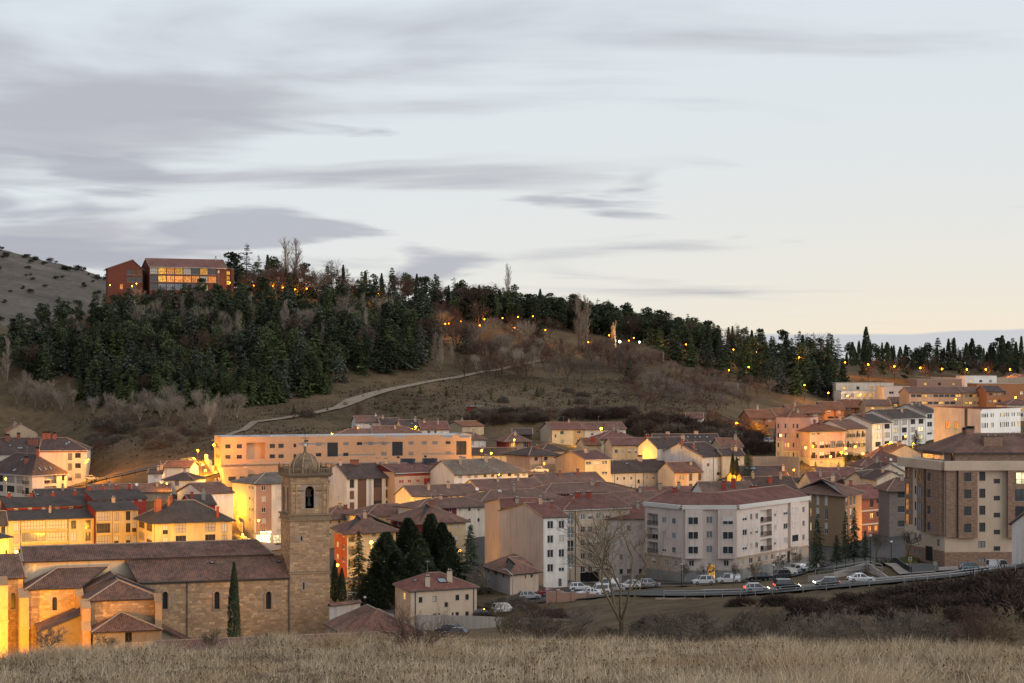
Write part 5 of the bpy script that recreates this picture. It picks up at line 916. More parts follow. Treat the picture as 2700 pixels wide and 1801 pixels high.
def courses(u0, u1, z0, z1, excl, seed, ch=.42, lo=.55, hi=1.25, gap=.035):
    r = random.Random(seed); out_ = []; n = max(1, round((z1 - z0) / ch)); ch = (z1 - z0) / n
    for j in range(n):
        u = u0 - r.uniform(0, .5); za = z0 + j * ch
        while u < u1 - .05:
            w = r.uniform(lo, hi); a, b_ = max(u, u0), min(u + w, u1)
            if u1 - b_ < .25: b_ = u1; w = 99
            if b_ - a > .12 and not any(a < e[1] and b_ > e[0] and za < e[3] and za + ch > e[2] for e in excl): out_.append((a + gap / 2, b_ - gap / 2, za + gap / 2, za + ch - gap / 2, r.uniform(.03, .06)))
            u += w
    return out_
def lay_stones(parent, blocks, place_M, n_single):
    """place_M: 4x4 from wall frame (x along, -y outwards, z up) to the parent's frame"""
    r = random.Random(4); idx = list(range(len(blocks))); r.shuffle(idx); single = set(idx[:n_single]); b = MB()
    for i, (a, b_, za, zb_, pr) in enumerate(blocks):
        if i in single: link('stone', unit_stone(), parent, place_M @ Matrix.Translation(((a + b_) / 2, 0, (za + zb_) / 2)) @ Matrix.Diagonal((b_ - a, pr, zb_ - za, 1)))
        else:
            e = .02
            for q in (((a + e, -pr, za + e), (b_ - e, -pr, za + e), (b_ - e, -pr, zb_ - e), (a + e, -pr, zb_ - e)), ((a, 0, za), (b_, 0, za), (b_ - e, -pr, za + e), (a + e, -pr, za + e)), ((b_, 0, za), (b_, 0, zb_), (b_ - e, -pr, zb_ - e), (b_ - e, -pr, za + e)), ((b_, 0, zb_), (a, 0, zb_), (a + e, -pr, zb_ - e), (b_ - e, -pr, zb_ - e)), ((a, 0, zb_), (a, 0, za), (a + e, -pr, za + e), (a + e, -pr, zb_ - e))): b.face(q, 'stone')
    # weld each block so that it is one island
    me = b.mesh('stonework')
    import bmesh
    bm = bmesh.new(); bm.from_mesh(me); bmesh.ops.remove_doubles(bm, verts=bm.verts, dist=.004); bm.to_mesh(me); bm.free()
    o = link('stonework', me, parent, place_M); o['kind'] = 'stuff'
    return o
TW = cu(869, 0); TZ = lambda py: cz(py, 0, 0); zA = TZ(1514); zB = TZ(1374); zC = TZ(1356); zD = TZ(1259); zE = TZ(1250)
M_front = Matrix.Identity(4)
tower = MB()
def face4(mb, A, B, z0, z1, holes, mat): facade(mb, Vector(A), Vector(B), z0, z1, holes, [], mat, .5)
oa, ob = cu(805, .15), cu(828, .15); oz0, oz1 = TZ(1342), TZ(1283)
sl1 = (cu(793, 0), cu(797, 0), TZ(1427), TZ(1415)); sl2 = (cu(799, 0), cu(803, 0), TZ(1556), TZ(1537))
face4(tower, (0, 0), (TW, 0), -4, zB, [(*sl1, .6), (*sl2, .6)], 'mortar'); face4(tower, (0, TW), (0, 0), -4, zB, [], 'mortar'); face4(tower, (TW, 0), (TW, TW), -4, zB, [], 'mortar'); face4(tower, (TW, TW), (0, TW), -4, zB, [], 'mortar')
i = .15; lo_ = TW * .22
lh = [(TW * .16 + .1, TW * .16 + 1.2, oz0 - .6, oz1 - .2, .9), (TW * .58, TW * .58 + 1.1, oz0 - .6, oz1 - .2, .9)]
tower_b = MB()
face4(tower_b, (i, i), (TW - i, i), zC, zD, [(oa - i, ob - i, oz0, oz1, .25)], 'mortar'); face4(tower_b, (i, TW - i), (i, i), zC, zD, lh, 'mortar'); face4(tower_b, (TW - i, i), (TW - i, TW - i), zC, zD, [(2, 3.2, oz0, oz1, .25)], 'mortar'); face4(tower_b, (TW - i, TW - i), (i, TW - i), zC, zD, [(TW - i - ob, TW - i - oa, oz0, oz1, .25)], 'mortar')
arch_fill(tower_b, oa, ob, oz1, lambda u, z, y=0: (u, i + y, z), 'stone')
for h in lh: arch_fill(tower_b, h[0], h[1], h[3], lambda u, z, y=0: (i + y, TW - i - u, z), 'stone')
t_o = tower.build('tower', church)
bel = tower_b.build('belfry', church)
# mouldings
def ring(mb, z0, z1, e, mat='stone_dark'): mb.box(-e, TW + e, -e, TW + e, z0, z1, mat)
cb = MB()
for z0, z1, e in ((zA - .05, zA + .22, .22), (zA + .22, zA + .34, .14), (zB, zB + .3, .35), (zB + .3, zC - .25, .16), (zC - .25, zC, .42), (zD, zD + .25, .25), (zD + .25, zE, .5)):
    c3 = MB(); ring(c3, z0, z1, e); c3.build('cornice', church)
cb.box(i - .1, TW - i + .1, i - .1, TW - i + .1, zD - 1.35, zD - 1.22, 'stone_dark')
zsp = oz1 - (ob - oa) / 2
for a, b_ in ((i, oa - .35), (ob + .35, TW - i)): cb.box(a, b_, i - .1, i - .002, zsp - .1, zsp + .1, 'stone_dark')
for x in (i + .25, i + 1.05, TW - i - 1.05, TW - i - .25): cb.box(x - .12, x + .12, i - .13, i - .003, zC, zD - 1.35, 'stone'); cb.box(i - .13, i - .003, x - .12, x + .12, zC, zD - 1.35, 'stone')
cb.build('pilasters', bel)['kind'] = 'stuff'
ex = [(sl1[0] - .05, sl1[1] + .05, sl1[2], sl1[3]), (sl2[0] - .05, sl2[1] + .05, sl2[2], sl2[3])]
bl = courses(0, TW, -3, zA - .06, ex, 1) + courses(0, TW, zA + .35, zB, ex, 2)
lay_stones(t_o, bl, M_front, 300)
M_left = Matrix(((0, 1, 0, 0), (-1, 0, 0, TW), (0, 0, 1, 0), (0, 0, 0, 1)))   # wall frame of the left face: x runs from back to front
lay_stones(t_o, courses(0, TW, 0, zA - .06, [], 3) + courses(0, TW, zA + .35, zB, [], 4), M_left, 0)
lay_stones(bel, courses(i, TW - i, zC, zD, [(oa - .1, ob + .1, oz0, oz1 + .1)], 5), Matrix.Translation((0, i, 0)), 0)
lay_stones(bel, courses(i, TW - i, zC, zD, [(h[0] + i - .05, h[1] + i + .05, h[2], h[3] + .1) for h in lh], 6), Matrix.Translation((i, 0, 0)) @ M_left, 0)
# balustrade
bb = MB(); e0 = .35
for A, B in (((-e0, -e0), (TW + e0, -e0)), ((-e0, TW + e0), (-e0, -e0)), ((TW + e0, -e0), (TW + e0, TW + e0)), ((TW + e0, TW + e0), (-e0, TW + e0))):
    A = Vector(A); B = Vector(B); L = (B - A).length; t = (B - A) / L; M = Matrix(((t.x, -t.y, 0, A.x), (t.y, t.x, 0, A.y), (0, 0, 1, 0), (0, 0, 0, 1)))
    bb.box(.3, L - .3, 0, .25, zE, zE + .12, 'stone_dark', M); bb.box(.3, L - .3, 0, .25, zE + .82, zE + .98, 'stone_dark', M)
    for k in range(16): x = .5 + (L - 1) * k / 15; bb.box(x - .08, x + .08, .05, .2, zE + .12, zE + .82, 'stone_dark', M)
    bb.box(L / 2 - .25, L / 2 + .25, -.03, .28, zE + .12, zE + 1.05, 'stone_dark', M)
bal = bb.build('balustrade', church)
for px_, py_ in ((-e0 + .1, -e0 + .1), (TW + e0 - .1, -e0 + .1), (-e0 + .1, TW + e0 - .1), (TW + e0 - .1, TW + e0 - .1), (-e0 + .1, TW / 2), (TW + e0 - .1, TW / 2), (TW * .3, -e0 + .1), (TW * .7, -e0 + .1)):
    p = MB(); p.lathe(0, 0, [(.2, 0), (.2, 1.0), (.25, 1.03), (.25, 1.1), (.1, 1.14), (.15, 1.3), (.13, 1.42), (.06, 1.5), (.1, 1.6), (.09, 1.68), (.01, 1.75)], 'stone_dark', 10); o = p.build('pinnacle', bal); o.location = (px_, py_, zE)
dm = MB(); c_ = TW / 2; rd = 2.55; zd = zE + .1; prof = [(rd + .15, zd), (rd + .15, zd + .35), (rd, zd + .4)] + [(rd * math.cos(a), zd + .4 + 3.0 * math.sin(a)) for a in [k * math.pi / 2 / 9 for k in range(1, 9)]] + [(.3, zd + 3.42), (.34, zd + 3.6), (.26, zd + 3.7), (.24, zd + 4.3), (.34, zd + 4.4), (.1, zd + 4.5)]
dm.lathe(c_, c_, prof, 'stone_dark', 24); dome = dm.build('dome', church)
for k in range(8):
    a = 2 * math.pi * (k + .5) / 8; rb2 = MB(); pp = [Vector((c_ + (rd * math.cos(t) + .04) * math.cos(a), c_ + (rd * math.cos(t) + .04) * math.sin(a), zd + .4 + 3.04 * math.sin(t))) for t in [j * math.pi / 2 / 9 for j in range(9)]]
    for q0, q1 in zip(pp[:-1], pp[1:]): rb2.tube(q0, q1, .12, .12, 'stone', 5)
    rb2.build('dome_rib', dome)
fb = MB(); fb.lathe(c_, c_, [(.01, zd + 4.5), (.22, zd + 4.58), (.3, zd + 4.78), (.22, zd + 4.98), (.01, zd + 5.06)], 'fascia_white', 12); fb.tube((c_, c_, zd + 5.0), (c_, c_, zd + 8.0), .05, .035, 'metal_dark', 6); fb.box(c_ - .75, c_ + .75, c_ - .03, c_ + .03, zd + 6.0, zd + 6.07, 'metal_dark'); fb.box(c_ - .5, c_ + .5, c_ - .03, c_ + .03, zd + 7.0, zd + 7.07, 'metal_dark'); fb.box(c_ - .15, c_ + .6, c_ - .02, c_ + .02, zd + 5.4, zd + 5.7, 'metal_dark'); fb.build('weather_vane', dome)
plain('bronze', (.035, .038, .034), .6, .3); bm_ = MB(); bx_ = (oa + ob) / 2; zb0 = oz0 + .45; bm_.lathe(bx_, i + .9, [(.01, zb0 + 1.6), (.2, zb0 + 1.58), (.28, zb0 + 1.4), (.34, zb0 + .7), (.5, zb0 + .2), (.62, zb0), (.55, zb0 - .02)], 'bronze', 14); bm_.tube((bx_, i + .9, zb0 - .25), (bx_, i + .9, zb0 + .6), .09, .04, 'metal_dark', 6); bell = bm_.build('bell', church)
yk = MB(); yk.box(bx_ - .55, bx_ + .55, i + .7, i + 1.1, zb0 + 1.6, zb0 + 1.9, 'wood_dark'); yk.box(bx_ - .38, bx_ + .38, i + .72, i + 1.08, zb0 + 1.9, zb0 + 2.5, 'wood_dark'); yk.box(bx_ - .5, bx_ + .5, i + .74, i + 1.06, zb0 + 2.5, zb0 + 3.0, 'wood_dark'); yk.build('headstock', bell)
for q_ in (sl1, sl2):
    v2 = MB(); v2.box(q_[0] + .02, q_[1] - .02, .12, .5, q_[2] + .02, q_[3] - .02, 'void'); v2.build('slit_dark', church)  # near-black box fills each slit in place of its inner shade
vb_ = MB(); vb_.box(.9, TW - .9, 2.2, 2.3, zC, zD - .4, 'void'); vb_.box(1.7, 1.8, 1.0, TW - 1, zC, zD - .4, 'void'); vb_.build('belfry_dark', church)  # near-black sheets put in for the shade inside the belfry
# nave, aisle and chapels
un0 = cu(372, 0); zN = TZ(1518); wn_ = []
nv = MB(); hl_ = []
for pc in (435, 572, 708):
    a, b_ = cu(pc - 7, 0), cu(pc + 7, 0); zt, zbm = cz(1560, cu(pc, 0), 0), cz(1606, cu(pc, 0), 0); hl_.append((a, b_, zbm, zt, .55))
facade(nv, Vector((un0, 0)), Vector((0, 0)), -4, zN, [(h[0] - un0, h[1] - un0, h[2], h[3], .55) for h in hl_], [], 'mortar')
nav = nv.build('nave_wall', church)
for a, b_, z0, z1, _ in hl_:
    sur = MB()
    arch_fill(sur, a, b_, z1, lambda u, z, y=0: (u, y, z), 'stone')
    w = window(church, Matrix.Translation(((a + b_) / 2, .32, z0)), b_ - a, z1 - z0, 'slit', 'glass', .1); w.name = 'arched_window'
    r = (b_ - a) / 2; c = (a + b_) / 2; zs_ = z1 - r
    pts_ = [Vector((a, 0, z0))] + [Vector((c - r * math.cos(math.pi * k / 10), 0, zs_ + r * math.sin(math.pi * k / 10))) for k in range(11)] + [Vector((b_, 0, z0))]
    for rr, mm in ((1.22, .12), (1.5, .12)):
        q = [Vector((c + (p.x - c) * rr, -.06, p.z + (0 if p.z <= zs_ else (p.z - zs_) * (rr - 1)))) for p in pts_]
        for p0, p1 in zip(q[:-1], q[1:]): sur.tube(p0, p1, mm, mm, 'stone', 5)
    sur.box(a - .4, b_ + .4, -.15, .1, z0 - .25, z0 - .02, 'stone'); sur.build('window_surround', church)
lay_stones(nav, courses(un0, -.12, -2, zN - .75, [(a - .12, b_ + .12, z0 - .3, z1 + .1) for a, b_, z0, z1, _ in hl_], 7), M_front, 0)
st_ = MB(); st_.box(un0, -.12, -.12, -.002, zN - .72, zN - .5, 'stone_dark'); st_.box(un0, -.12, -.16, -.002, zN - .3, zN - .02, 'stone_dark'); st_.build('string_course', church)
for u in (-.18, cu(493, 0)): dp = MB(); dp.tube((u, -.2, -2), (u, -.2, zN - .3), .08, .08, 'gutter', 6); dp.build('drainpipe', church)
def croof(name, polys, caps=(), pitch=.34):
    b = MB()
    for p in polys: roof_plane(b, [Vector(q) for q in p], 'tile_church', pitch, .07, .22)
    o = b.build(name, church)
    if caps:
        c2 = MB()
        for a, b_ in caps: ridge_caps(c2, a, b_, 'mortar', .15)
        c2.build('ridge_tiles', o)
    return o
z56 = zN + 3.1
hp = (cu(330, 5.6), 5.6, z56)
ar = croof('aisle_roof', [[(un0 - .6, -.45, zN - .25), (0, -.45, zN - .25), (0, 5.6, z56), hp]], [(hp, (0, 5.6, z56))])
gt = MB(); gt.tube((un0, -.5, zN - .3), (0, -.5, zN - .3), .1, .1, 'gutter', 6); gt.build('gutter', ar)
e_, f_, n_ = plane_uv([Vector((un0, -.45, zN - .25)), Vector((0, -.45, zN - .25)), Vector((0, 5.6, z56))])
for px_, t_ in ((562, .75), (738, .7)): u = cu(px_, 3); skylight(ar, Vector((u, -.45 + 6.05 * t_, zN - .25 + 3.35 * t_ + .05)), e_, f_, n_, .7, .6)
zU = z56 + .35; zR = zU + 2.0; zl = cz(1487, cu(60, 5.6), 5.6)
uL = cu(54, 11.5); uR = cu(676, 11.5); uLb = cu(60, 5.2); uRb = cu(722, 5.2)
croof('nave_roof', [[(uLb, 5.2, zU - .1), (uRb, 5.2, zU - .1), (uR, 11.5, zR), (uL, 11.5, zR)], [(uRb, 17.5, zU - .1), (uLb, 17.5, zU - .1), (uL, 11.5, zR), (uR, 11.5, zR)], [(uRb, 5.2, zU - .1), (uRb, 17.5, zU - .1), (uR, 11.5, zR)]], [((uL, 11.5, zR), (uR, 11.5, zR)), ((uRb, 5.2, zU - .1), (uR, 11.5, zR)), ((uLb, 5.2, zU - .1), (uL, 11.5, zR))])
nw = MB(); facade(nw, Vector((uLb + .3, 5.9)), Vector((uRb - .3, 5.9)), 0, zU - .15, [], [], 'cream'); facade(nw, Vector((uLb + .3, 17.0)), Vector((uLb + .3, 5.9)), 0, zU - .1, [], [], 'cream'); facade(nw, Vector((uRb - .3, 5.9)), Vector((uRb - .3, 17.0)), 0, zU - .1, [], [], 'cream'); nw.face([(uLb + .3, 17, zU - .2), (uLb + .3, 5.9, zU - .2), (uLb + .3, 11.5, zR - .15)], 'cream'); nw.build('clerestory_wall', church)
# chapel C (left, hip roof)
vC = -1.0; a0, a1 = cu(72, vC), cu(212, vC); zCe = cz(1552, a0, vC); r0, r1 = cu(150, 5.2), cu(284, 5.2); zCr = cz(1498, r0, 5.2)
cw = MB(); aw = (cu(138, vC), cu(151, vC), cz(1612, a0, vC), cz(1577, a0, vC))
facade(cw, Vector((a0, vC)), Vector((a1, vC)), -4, zCe, [(aw[0] - a0, aw[1] - a0, aw[2], aw[3], .5)], [], 'mortar'); facade(cw, Vector((a0, 6)), Vector((a0, vC)), -4, zCe, [], [], 'stone'); cwo = cw.build('chapel_wall', church)
af = MB(); arch_fill(af, aw[0], aw[1], aw[3], lambda u, z, y=0: (u, vC + y, z), 'stone'); af.build('window_surround', church)
w = window(church, Matrix.Translation(((aw[0] + aw[1]) / 2, vC + .3, aw[2])), aw[1] - aw[0], aw[3] - aw[2], 'slit', 'glass', .1); w.name = 'arched_window'
lay_stones(cwo, courses(a0, a1, -2, zCe, [(aw[0] - .1, aw[1] + .1, aw[2], aw[3] + .1)], 8), Matrix.Translation((0, vC, 0)), 0)
croof('chapel_roof', [[(a0 - .5, vC - .5, zCe - .15), (a1, vC - .5, zCe - .15), (r1, 5.2, zCr), (r0, 5.2, zCr)], [(a0 - .5, 6.5, zCe - .15), (a0 - .5, vC - .5, zCe - .15), (r0, 5.2, zCr)]], [((a0 - .5, vC - .5, zCe - .15), (r0, 5.2, zCr)), ((r0, 5.2, zCr), (r1, 5.2, zCr))])
# transept T and chapel A in front of it
vA = -9.0; b0, b1 = cu(234, vA), cu(420, vA); zAe = cz(1581, b0, vA); um = (b0 + b1) / 2 - .3; zAp = zAe + 2.55; vap = vA + 4.6
tr = MB(); zTr = z56 - .05; ut = cu(333, 5.6)
aA = MB(); facade(aA, Vector((b0, vA)), Vector((b1, vA)), -4, zAe, [], [], 'mortar'); facade(aA, Vector((b0, 2)), Vector((b0, vA)), -4, zAe, [], [], 'stone'); facade(aA, Vector((b1, vA)), Vector((b1, 0)), -4, zAe, [], [], 'stone'); aAo = aA.build('chapel_wall', church)
lay_stones(aAo, courses(b0, b1, 0, zAe, [], 9), Matrix.Translation((0, vA, 0)), 0)
o_ = .5
croof('chapel_roof', [[(b0 - o_, vA - o_, zAe - .2), (b1 + o_, vA - o_, zAe - .2), (um, vap, zAp)], [(b0 - o_, 1, zAe - .2), (b0 - o_, vA - o_, zAe - .2), (um, vap, zAp), (um, 1, zAp)], [(b1 + o_, vA - o_, zAe - .2), (b1 + o_, 1, zAe - .2), (um, 1, zAp), (um, vap, zAp)]], [((b0 - o_, vA - o_, zAe - .2), (um, vap, zAp)), ((b1 + o_, vA - o_, zAe - .2), (um, vap, zAp)), ((um, vap, zAp), (um, 1, zAp))])
zT = zAp + .45; zTe = zAe + .25
croof('transept_roof', [[(b0 - .6, 6, zTe), (b0 - .6, -1.2, zTe), (um, -1.2, zT), (um, 6, zT)], [(b1 + .6, -1.2, zTe), (b1 + .6, 6, zTe), (um, 6, zT), (um, -1.2, zT)]], [((um, -1.2, zT), (um, 6, zT))])
tw_ = MB(); facade(tw_, Vector((b0 - .1, -.9)), Vector((b1 + .1, -.9)), zAe - 1, zTe, [], [], 'stone'); tw_.face([(b0 - .1, -.9, zTe), (b1 + .1, -.9, zTe), (um, -.9, zT - .1)], 'stone'); tw_.build('transept_gable', church)
# chapel B
vB = -14.0; d0_, d1_ = cu(247, vB), cu(421, vB); zBe = cz(1664, d0_, vB); ub_ = (d0_ + d1_) / 2 - .2; zBp = zBe + 2.3
wB = MB(); wbx = (cu(330, vB), cu(348, vB), cz(1698, d0_, vB), cz(1671, d0_, vB))
facade(wB, Vector((d0_, vB)), Vector((d1_, vB)), -6, zBe, [(wbx[0] - d0_, wbx[1] - d0_, wbx[2], wbx[3], .4)], [], 'rubble'); facade(wB, Vector((d0_, vA)), Vector((d0_, vB)), -6, zBe, [], [], 'rubble'); facade(wB, Vector((d1_, vB)), Vector((d1_, vA)), -6, zBe, [], [], 'rubble'); wB.build('sacristy_wall', church)
window(church, Matrix.Translation(((wbx[0] + wbx[1]) / 2, vB + .15, wbx[2])), wbx[1] - wbx[0], wbx[3] - wbx[2], 'dark', 'void', .1)
croof('sacristy_roof', [[(d0_ - o_, vB - o_, zBe - .2), (d1_ + o_, vB - o_, zBe - .2), (ub_, vA, zBp)], [(d0_ - o_, vA, zBe - .2), (d0_ - o_, vB - o_, zBe - .2), (ub_, vA, zBp)], [(d1_ + o_, vB - o_, zBe - .2), (d1_ + o_, vA, zBe - .2), (ub_, vA, zBp)]], [((d0_ - o_, vB - o_, zBe - .2), (ub_, vA, zBp)), ((d1_ + o_, vB - o_, zBe - .2), (ub_, vA, zBp))])
# lean-to D between chapels
g0 = cu(92, -2); zDh = cz(1596, b0, -2); zDl = cz(1648, g0, -2); vD = -9.5
croof('lean_to_roof', [[(g0, vC - .1, zDl), (g0, vD, zDl - .2), (b0 - .05, vD, zDh - .2), (b0 - .05, vC - .1, zDh)]])
wd = MB(); wd.face([(g0 + .4, vD + .5, -4), (b0, vD + .5, -4), (b0, vD + .5, zDh - .5), (g0 + .4, vD + .5, zDl - .3)], 'rubble'); facade(wd, Vector((g0 + .4, vC)), Vector((g0 + .4, vD + .5)), -4, zDl - .3, [], [], 'rubble'); wd.build('lean_to_wall', church)
# lean-to G right
h0, h1 = b1 + .1, cu(520, -5); zGh = cz(1638, h0, -3); zGl = cz(1690, h1, -3)
croof('lean_to_roof', [[(h0, -10, zGh - .3), (h1, -10, zGl - .3), (h1, -.2, zGl), (h0, -.2, zGh)]])
wg = MB(); wg.face([(h0, -9.6, -5), (h1, -9.6, -5), (h1, -9.6, zGl - .5), (h0, -9.6, zGh - .5)], 'rubble'); wg.build('lean_to_wall', church)
# buttresses
for px_, v_, w_, dp_, zt_ in ((64, -1.0, 1.5, 2.6, 1572), (228, -9.0, 1.4, 2.4, 1600), (418, -9.0, 1.1, 1.6, 1585), (229, -11.6, 1.3, 1.6, 1660), (210, -1.2, 1.2, 1.5, 1570), (8, 0, 1.6, 2.4, 1540)):
    u = cu(px_, v_ - dp_); z = cz(zt_, u, v_); b = MB(); b.box(u - w_ / 2, u + w_ / 2, v_ - dp_, v_ + .2, -4, z, 'stone')
    b.face([(u - w_ / 2 - .1, v_ - dp_ - .1, z), (u + w_ / 2 + .1, v_ - dp_ - .1, z), (u + w_ / 2 + .1, v_ + .2, z + 1.3), (u - w_ / 2 - .1, v_ + .2, z + 1.3)], 'stone'); b.face([(u - w_ / 2, v_ - dp_, z), (u - w_ / 2, v_ + .2, z + 1.3), (u - w_ / 2, v_ + .2, z)], 'stone'); b.face([(u + w_ / 2, v_ - dp_, z), (u + w_ / 2, v_ + .2, z), (u + w_ / 2, v_ + .2, z + 1.3)], 'stone')
    b.box(u - w_ / 2 - .12, u + w_ / 2 + .12, v_ - dp_ - .12, v_ + .1, z * .55, z * .55 + .2, 'stone'); b.build('buttress', church)
# apse E at the left edge
x0, x1 = cu(-70, 2), cu(61, 2); zEe = cz(1521, x1, 2); xm = cu(20, 8); zEr = zEe + 3.4
ew = MB(); pe = [(x0, 2), (cu(15, 2), 2), (x1, 4.5), (x1, 9)]
ewin = (cu(29, 2) , cu(41, 2))
facade(ew, Vector((x0, 2)), Vector((x1, 2)), -4, zEe, [(ewin[0] - x0, ewin[1] - x0, cz(1604, x1, 2), cz(1562, x1, 2), .5)], [], 'mortar'); facade(ew, Vector((x1, 2)), Vector((x1, 9)), -4, zEe, [], [], 'stone'); ewo = ew.build('apse_wall', church)
af = MB(); arch_fill(af, ewin[0], ewin[1], cz(1562, x1, 2), lambda u, z, y=0: (u, 2 + y, z), 'stone'); af.build('window_surround', church)
w = window(church, Matrix.Translation(((ewin[0] + ewin[1]) / 2, 2.3, cz(1604, x1, 2))), ewin[1] - ewin[0], cz(1562, x1, 2) - cz(1604, x1, 2), 'slit', 'glass', .1); w.name = 'arched_window'
lay_stones(ewo, courses(x0, x1, -2, zEe, [(ewin[0] - .1, ewin[1] + .1, cz(1604, x1, 2), cz(1562, x1, 2) + .1)], 12), Matrix.Translation((0, 2, 0)), 0)
croof('apse_roof', [[(x0, 1.5, zEe - .2), (x1 + .5, 1.5, zEe - .2), (cu(50, 8), 8, zEr), (x0, 8, zEr)], [(x1 + .5, 1.5, zEe - .2), (x1 + .5, 9.5, zEe - .2), (cu(50, 8), 8, zEr)]], [((x1 + .5, 1.5, zEe - .2), (cu(50, 8), 8, zEr))])
# annex houses at the foot of the church
bld(label='low stone-tiled annex with wide hip roof right of the bell tower', cat='annex', name='annex', chain=[(862, 190), (930, 180), (1116, 183)], p0=(930, 1678), p1=(1116, 1666), d=180, W=11, base=1740, rise=3.3, roof='hip', rm='tile_old', wm='oldstone', o=.5, capm='mortar'); spec_geom(SPECS[-1]); build_spec(SPECS[-1])
bld(label='long low tiled roof just behind the brow of the meadow', cat='outbuilding', name='outbuilding', p0=(420, 1728), p1=(1085, 1700), d=170, W=9, base=1800, rise=1.5, rm='tile_old', wm='oldstone', o=.4); spec_geom(SPECS[-1]); build_spec(SPECS[-1])
wl_ = MB(); A = XY(868, 196); B = XY(950, 199); facade(wl_, A, B, ZZ(1700, 196), ZZ(1598, 196), [], [], 'white'); facade(wl_, B, A, ZZ(1700, 196), ZZ(1598, 196), [], [], 'white')
tb = MB(); U_ = (B - A).normalized(); N_ = Vector((U_.y, -U_.x))
wy = empty('boundary_wall', (A.x, A.y, ZZ(1700, 196)), 'white churchyard wall with tile coping right of the tower', 'wall'); wl_.build('wall', wy, (A.x, A.y, ZZ(1700, 196)))
zt = ZZ(1598, 196)
roof_plane(tb, [Vector((*(A + N_ * .5), zt)), Vector((*(B + N_ * .5), zt)), Vector((*B, zt + .5)), Vector((*A, zt + .5))], 'tile_old', .26, .05, .1); roof_plane(tb, [Vector((*(B - N_ * .5), zt)), Vector((*(A - N_ * .5), zt)), Vector((*A, zt + .5)), Vector((*B, zt + .5))], 'tile_old', .26, .05, .1); tb.build('coping', wy, (A.x, A.y, ZZ(1700, 196)))
# ---------------------------------------------------------------- vegetation prototypes
def np_mesh(name, V, Fq, mats, mi=None):
    me = bpy.data.meshes.new(name); V = np.asarray(V, dtype=np.float32); Fq = np.asarray(Fq, dtype=np.int32)
    n = Fq.shape[1]; me.vertices.add(len(V)); me.vertices.foreach_set('co', V.ravel()); me.loops.add(Fq.size); me.loops.foreach_set('vertex_index', Fq.ravel())
    me.polygons.add(len(Fq)); me.polygons.foreach_set('loop_start', np.arange(0, Fq.size, n, dtype=np.int32)); me.polygons.foreach_set('loop_total', np.full(len(Fq), n, dtype=np.int32))
    for m in mats: me.materials.append(MATS[m])
    if mi is not None: me.polygons.foreach_set('material_index', mi)
    me.update(); me.validate()
    return me
def kites(base, dirs, length, width, up, bend=0.0):
    """leaf sprays: kite quads from base along dirs; up = approximate normal"""
    base = np.asarray(base); dirs = dirs / np.linalg.norm(dirs, axis=1, keepdims=True); side = np.cross(dirs, up); side /= np.maximum(np.linalg.norm(side, axis=1, keepdims=True), 1e-6)
    L = length[:, None]; Wd = width[:, None]; tip = base + dirs * L; tip[:, 2] -= bend * length; mid = base + dirs * L * .45
    V = np.stack([base, mid + side * Wd, tip, mid - side * Wd], 1).reshape(-1, 3); return V, np.arange(len(V)).reshape(-1, 4)
def trunk_mesh(H, r, mat='bark', lean=0.0):
    b = MB(); b.tube((0, 0, -.6), (lean * .4, 0, H * .5), r, r * .65, mat, 7); b.tube((lean * .4, 0, H * .5), (lean, 0, H), r * .65, r * .12, mat, 6); return b.mesh('trunk')
def fir_crown(seed, mat, H=1.0, R=.24, levels=26, per=8, spr=6, droop=.12, low=.08, power=.85, jit=.25, layered=0.0, size=1.0):
    r = np.random.RandomState(seed); B = []; Dr = []; Ln = []; Wd = []; Up = []
    for k in range(levels):
        t = (k + r.uniform(-.3, .3)) / levels; t = min(max(t, 0), .985); z = H * (low + (1 - low) * t); rad = R * (1 - t) ** power * (1 + r.uniform(-jit, jit)) + .012
        if layered and (k % 3): rad *= 1 - layered
        for j in range(per):
            if r.rand() < .12: continue
            a = r.uniform(0, 2 * math.pi); rr = rad * r.uniform(.65, 1.15); d = np.array([math.cos(a), math.sin(a), 0])
            for q in range(spr):
                f = (q + r.rand()) / spr; p = d * rr * (.15 + .8 * f); zz = z - droop * rr * f * f * 2 + (.02 * H if t > .8 else 0) * (1 - t)
                a2 = a + r.uniform(-1.0, 1.0); dz = r.uniform(-.35, .25) - droop
                B.append([p[0], p[1], zz + r.uniform(-.006, .006)]); Dr.append([math.cos(a2), math.sin(a2), dz]); l_ = size * (.028 + .055 * rr / R * R / .24) * r.uniform(.7, 1.3); Ln.append(l_); Wd.append(l_ * r.uniform(.22, .38)); Up.append([r.uniform(-.4, .4), r.uniform(-.4, .4), 1])
    for q in range(10):   # leader
        B.append([0, 0, H * (.93 + .006 * q)]); a = r.uniform(0, 6.28); Dr.append([math.cos(a) * .5, math.sin(a) * .5, .8]); Ln.append(.03); Wd.append(.007); Up.append([1, 0, .2])
    V, Fq = kites(np.array(B), np.array(Dr), np.array(Ln), np.array(Wd), np.array(Up), .2); return np_mesh('crown', V, Fq, [mat])
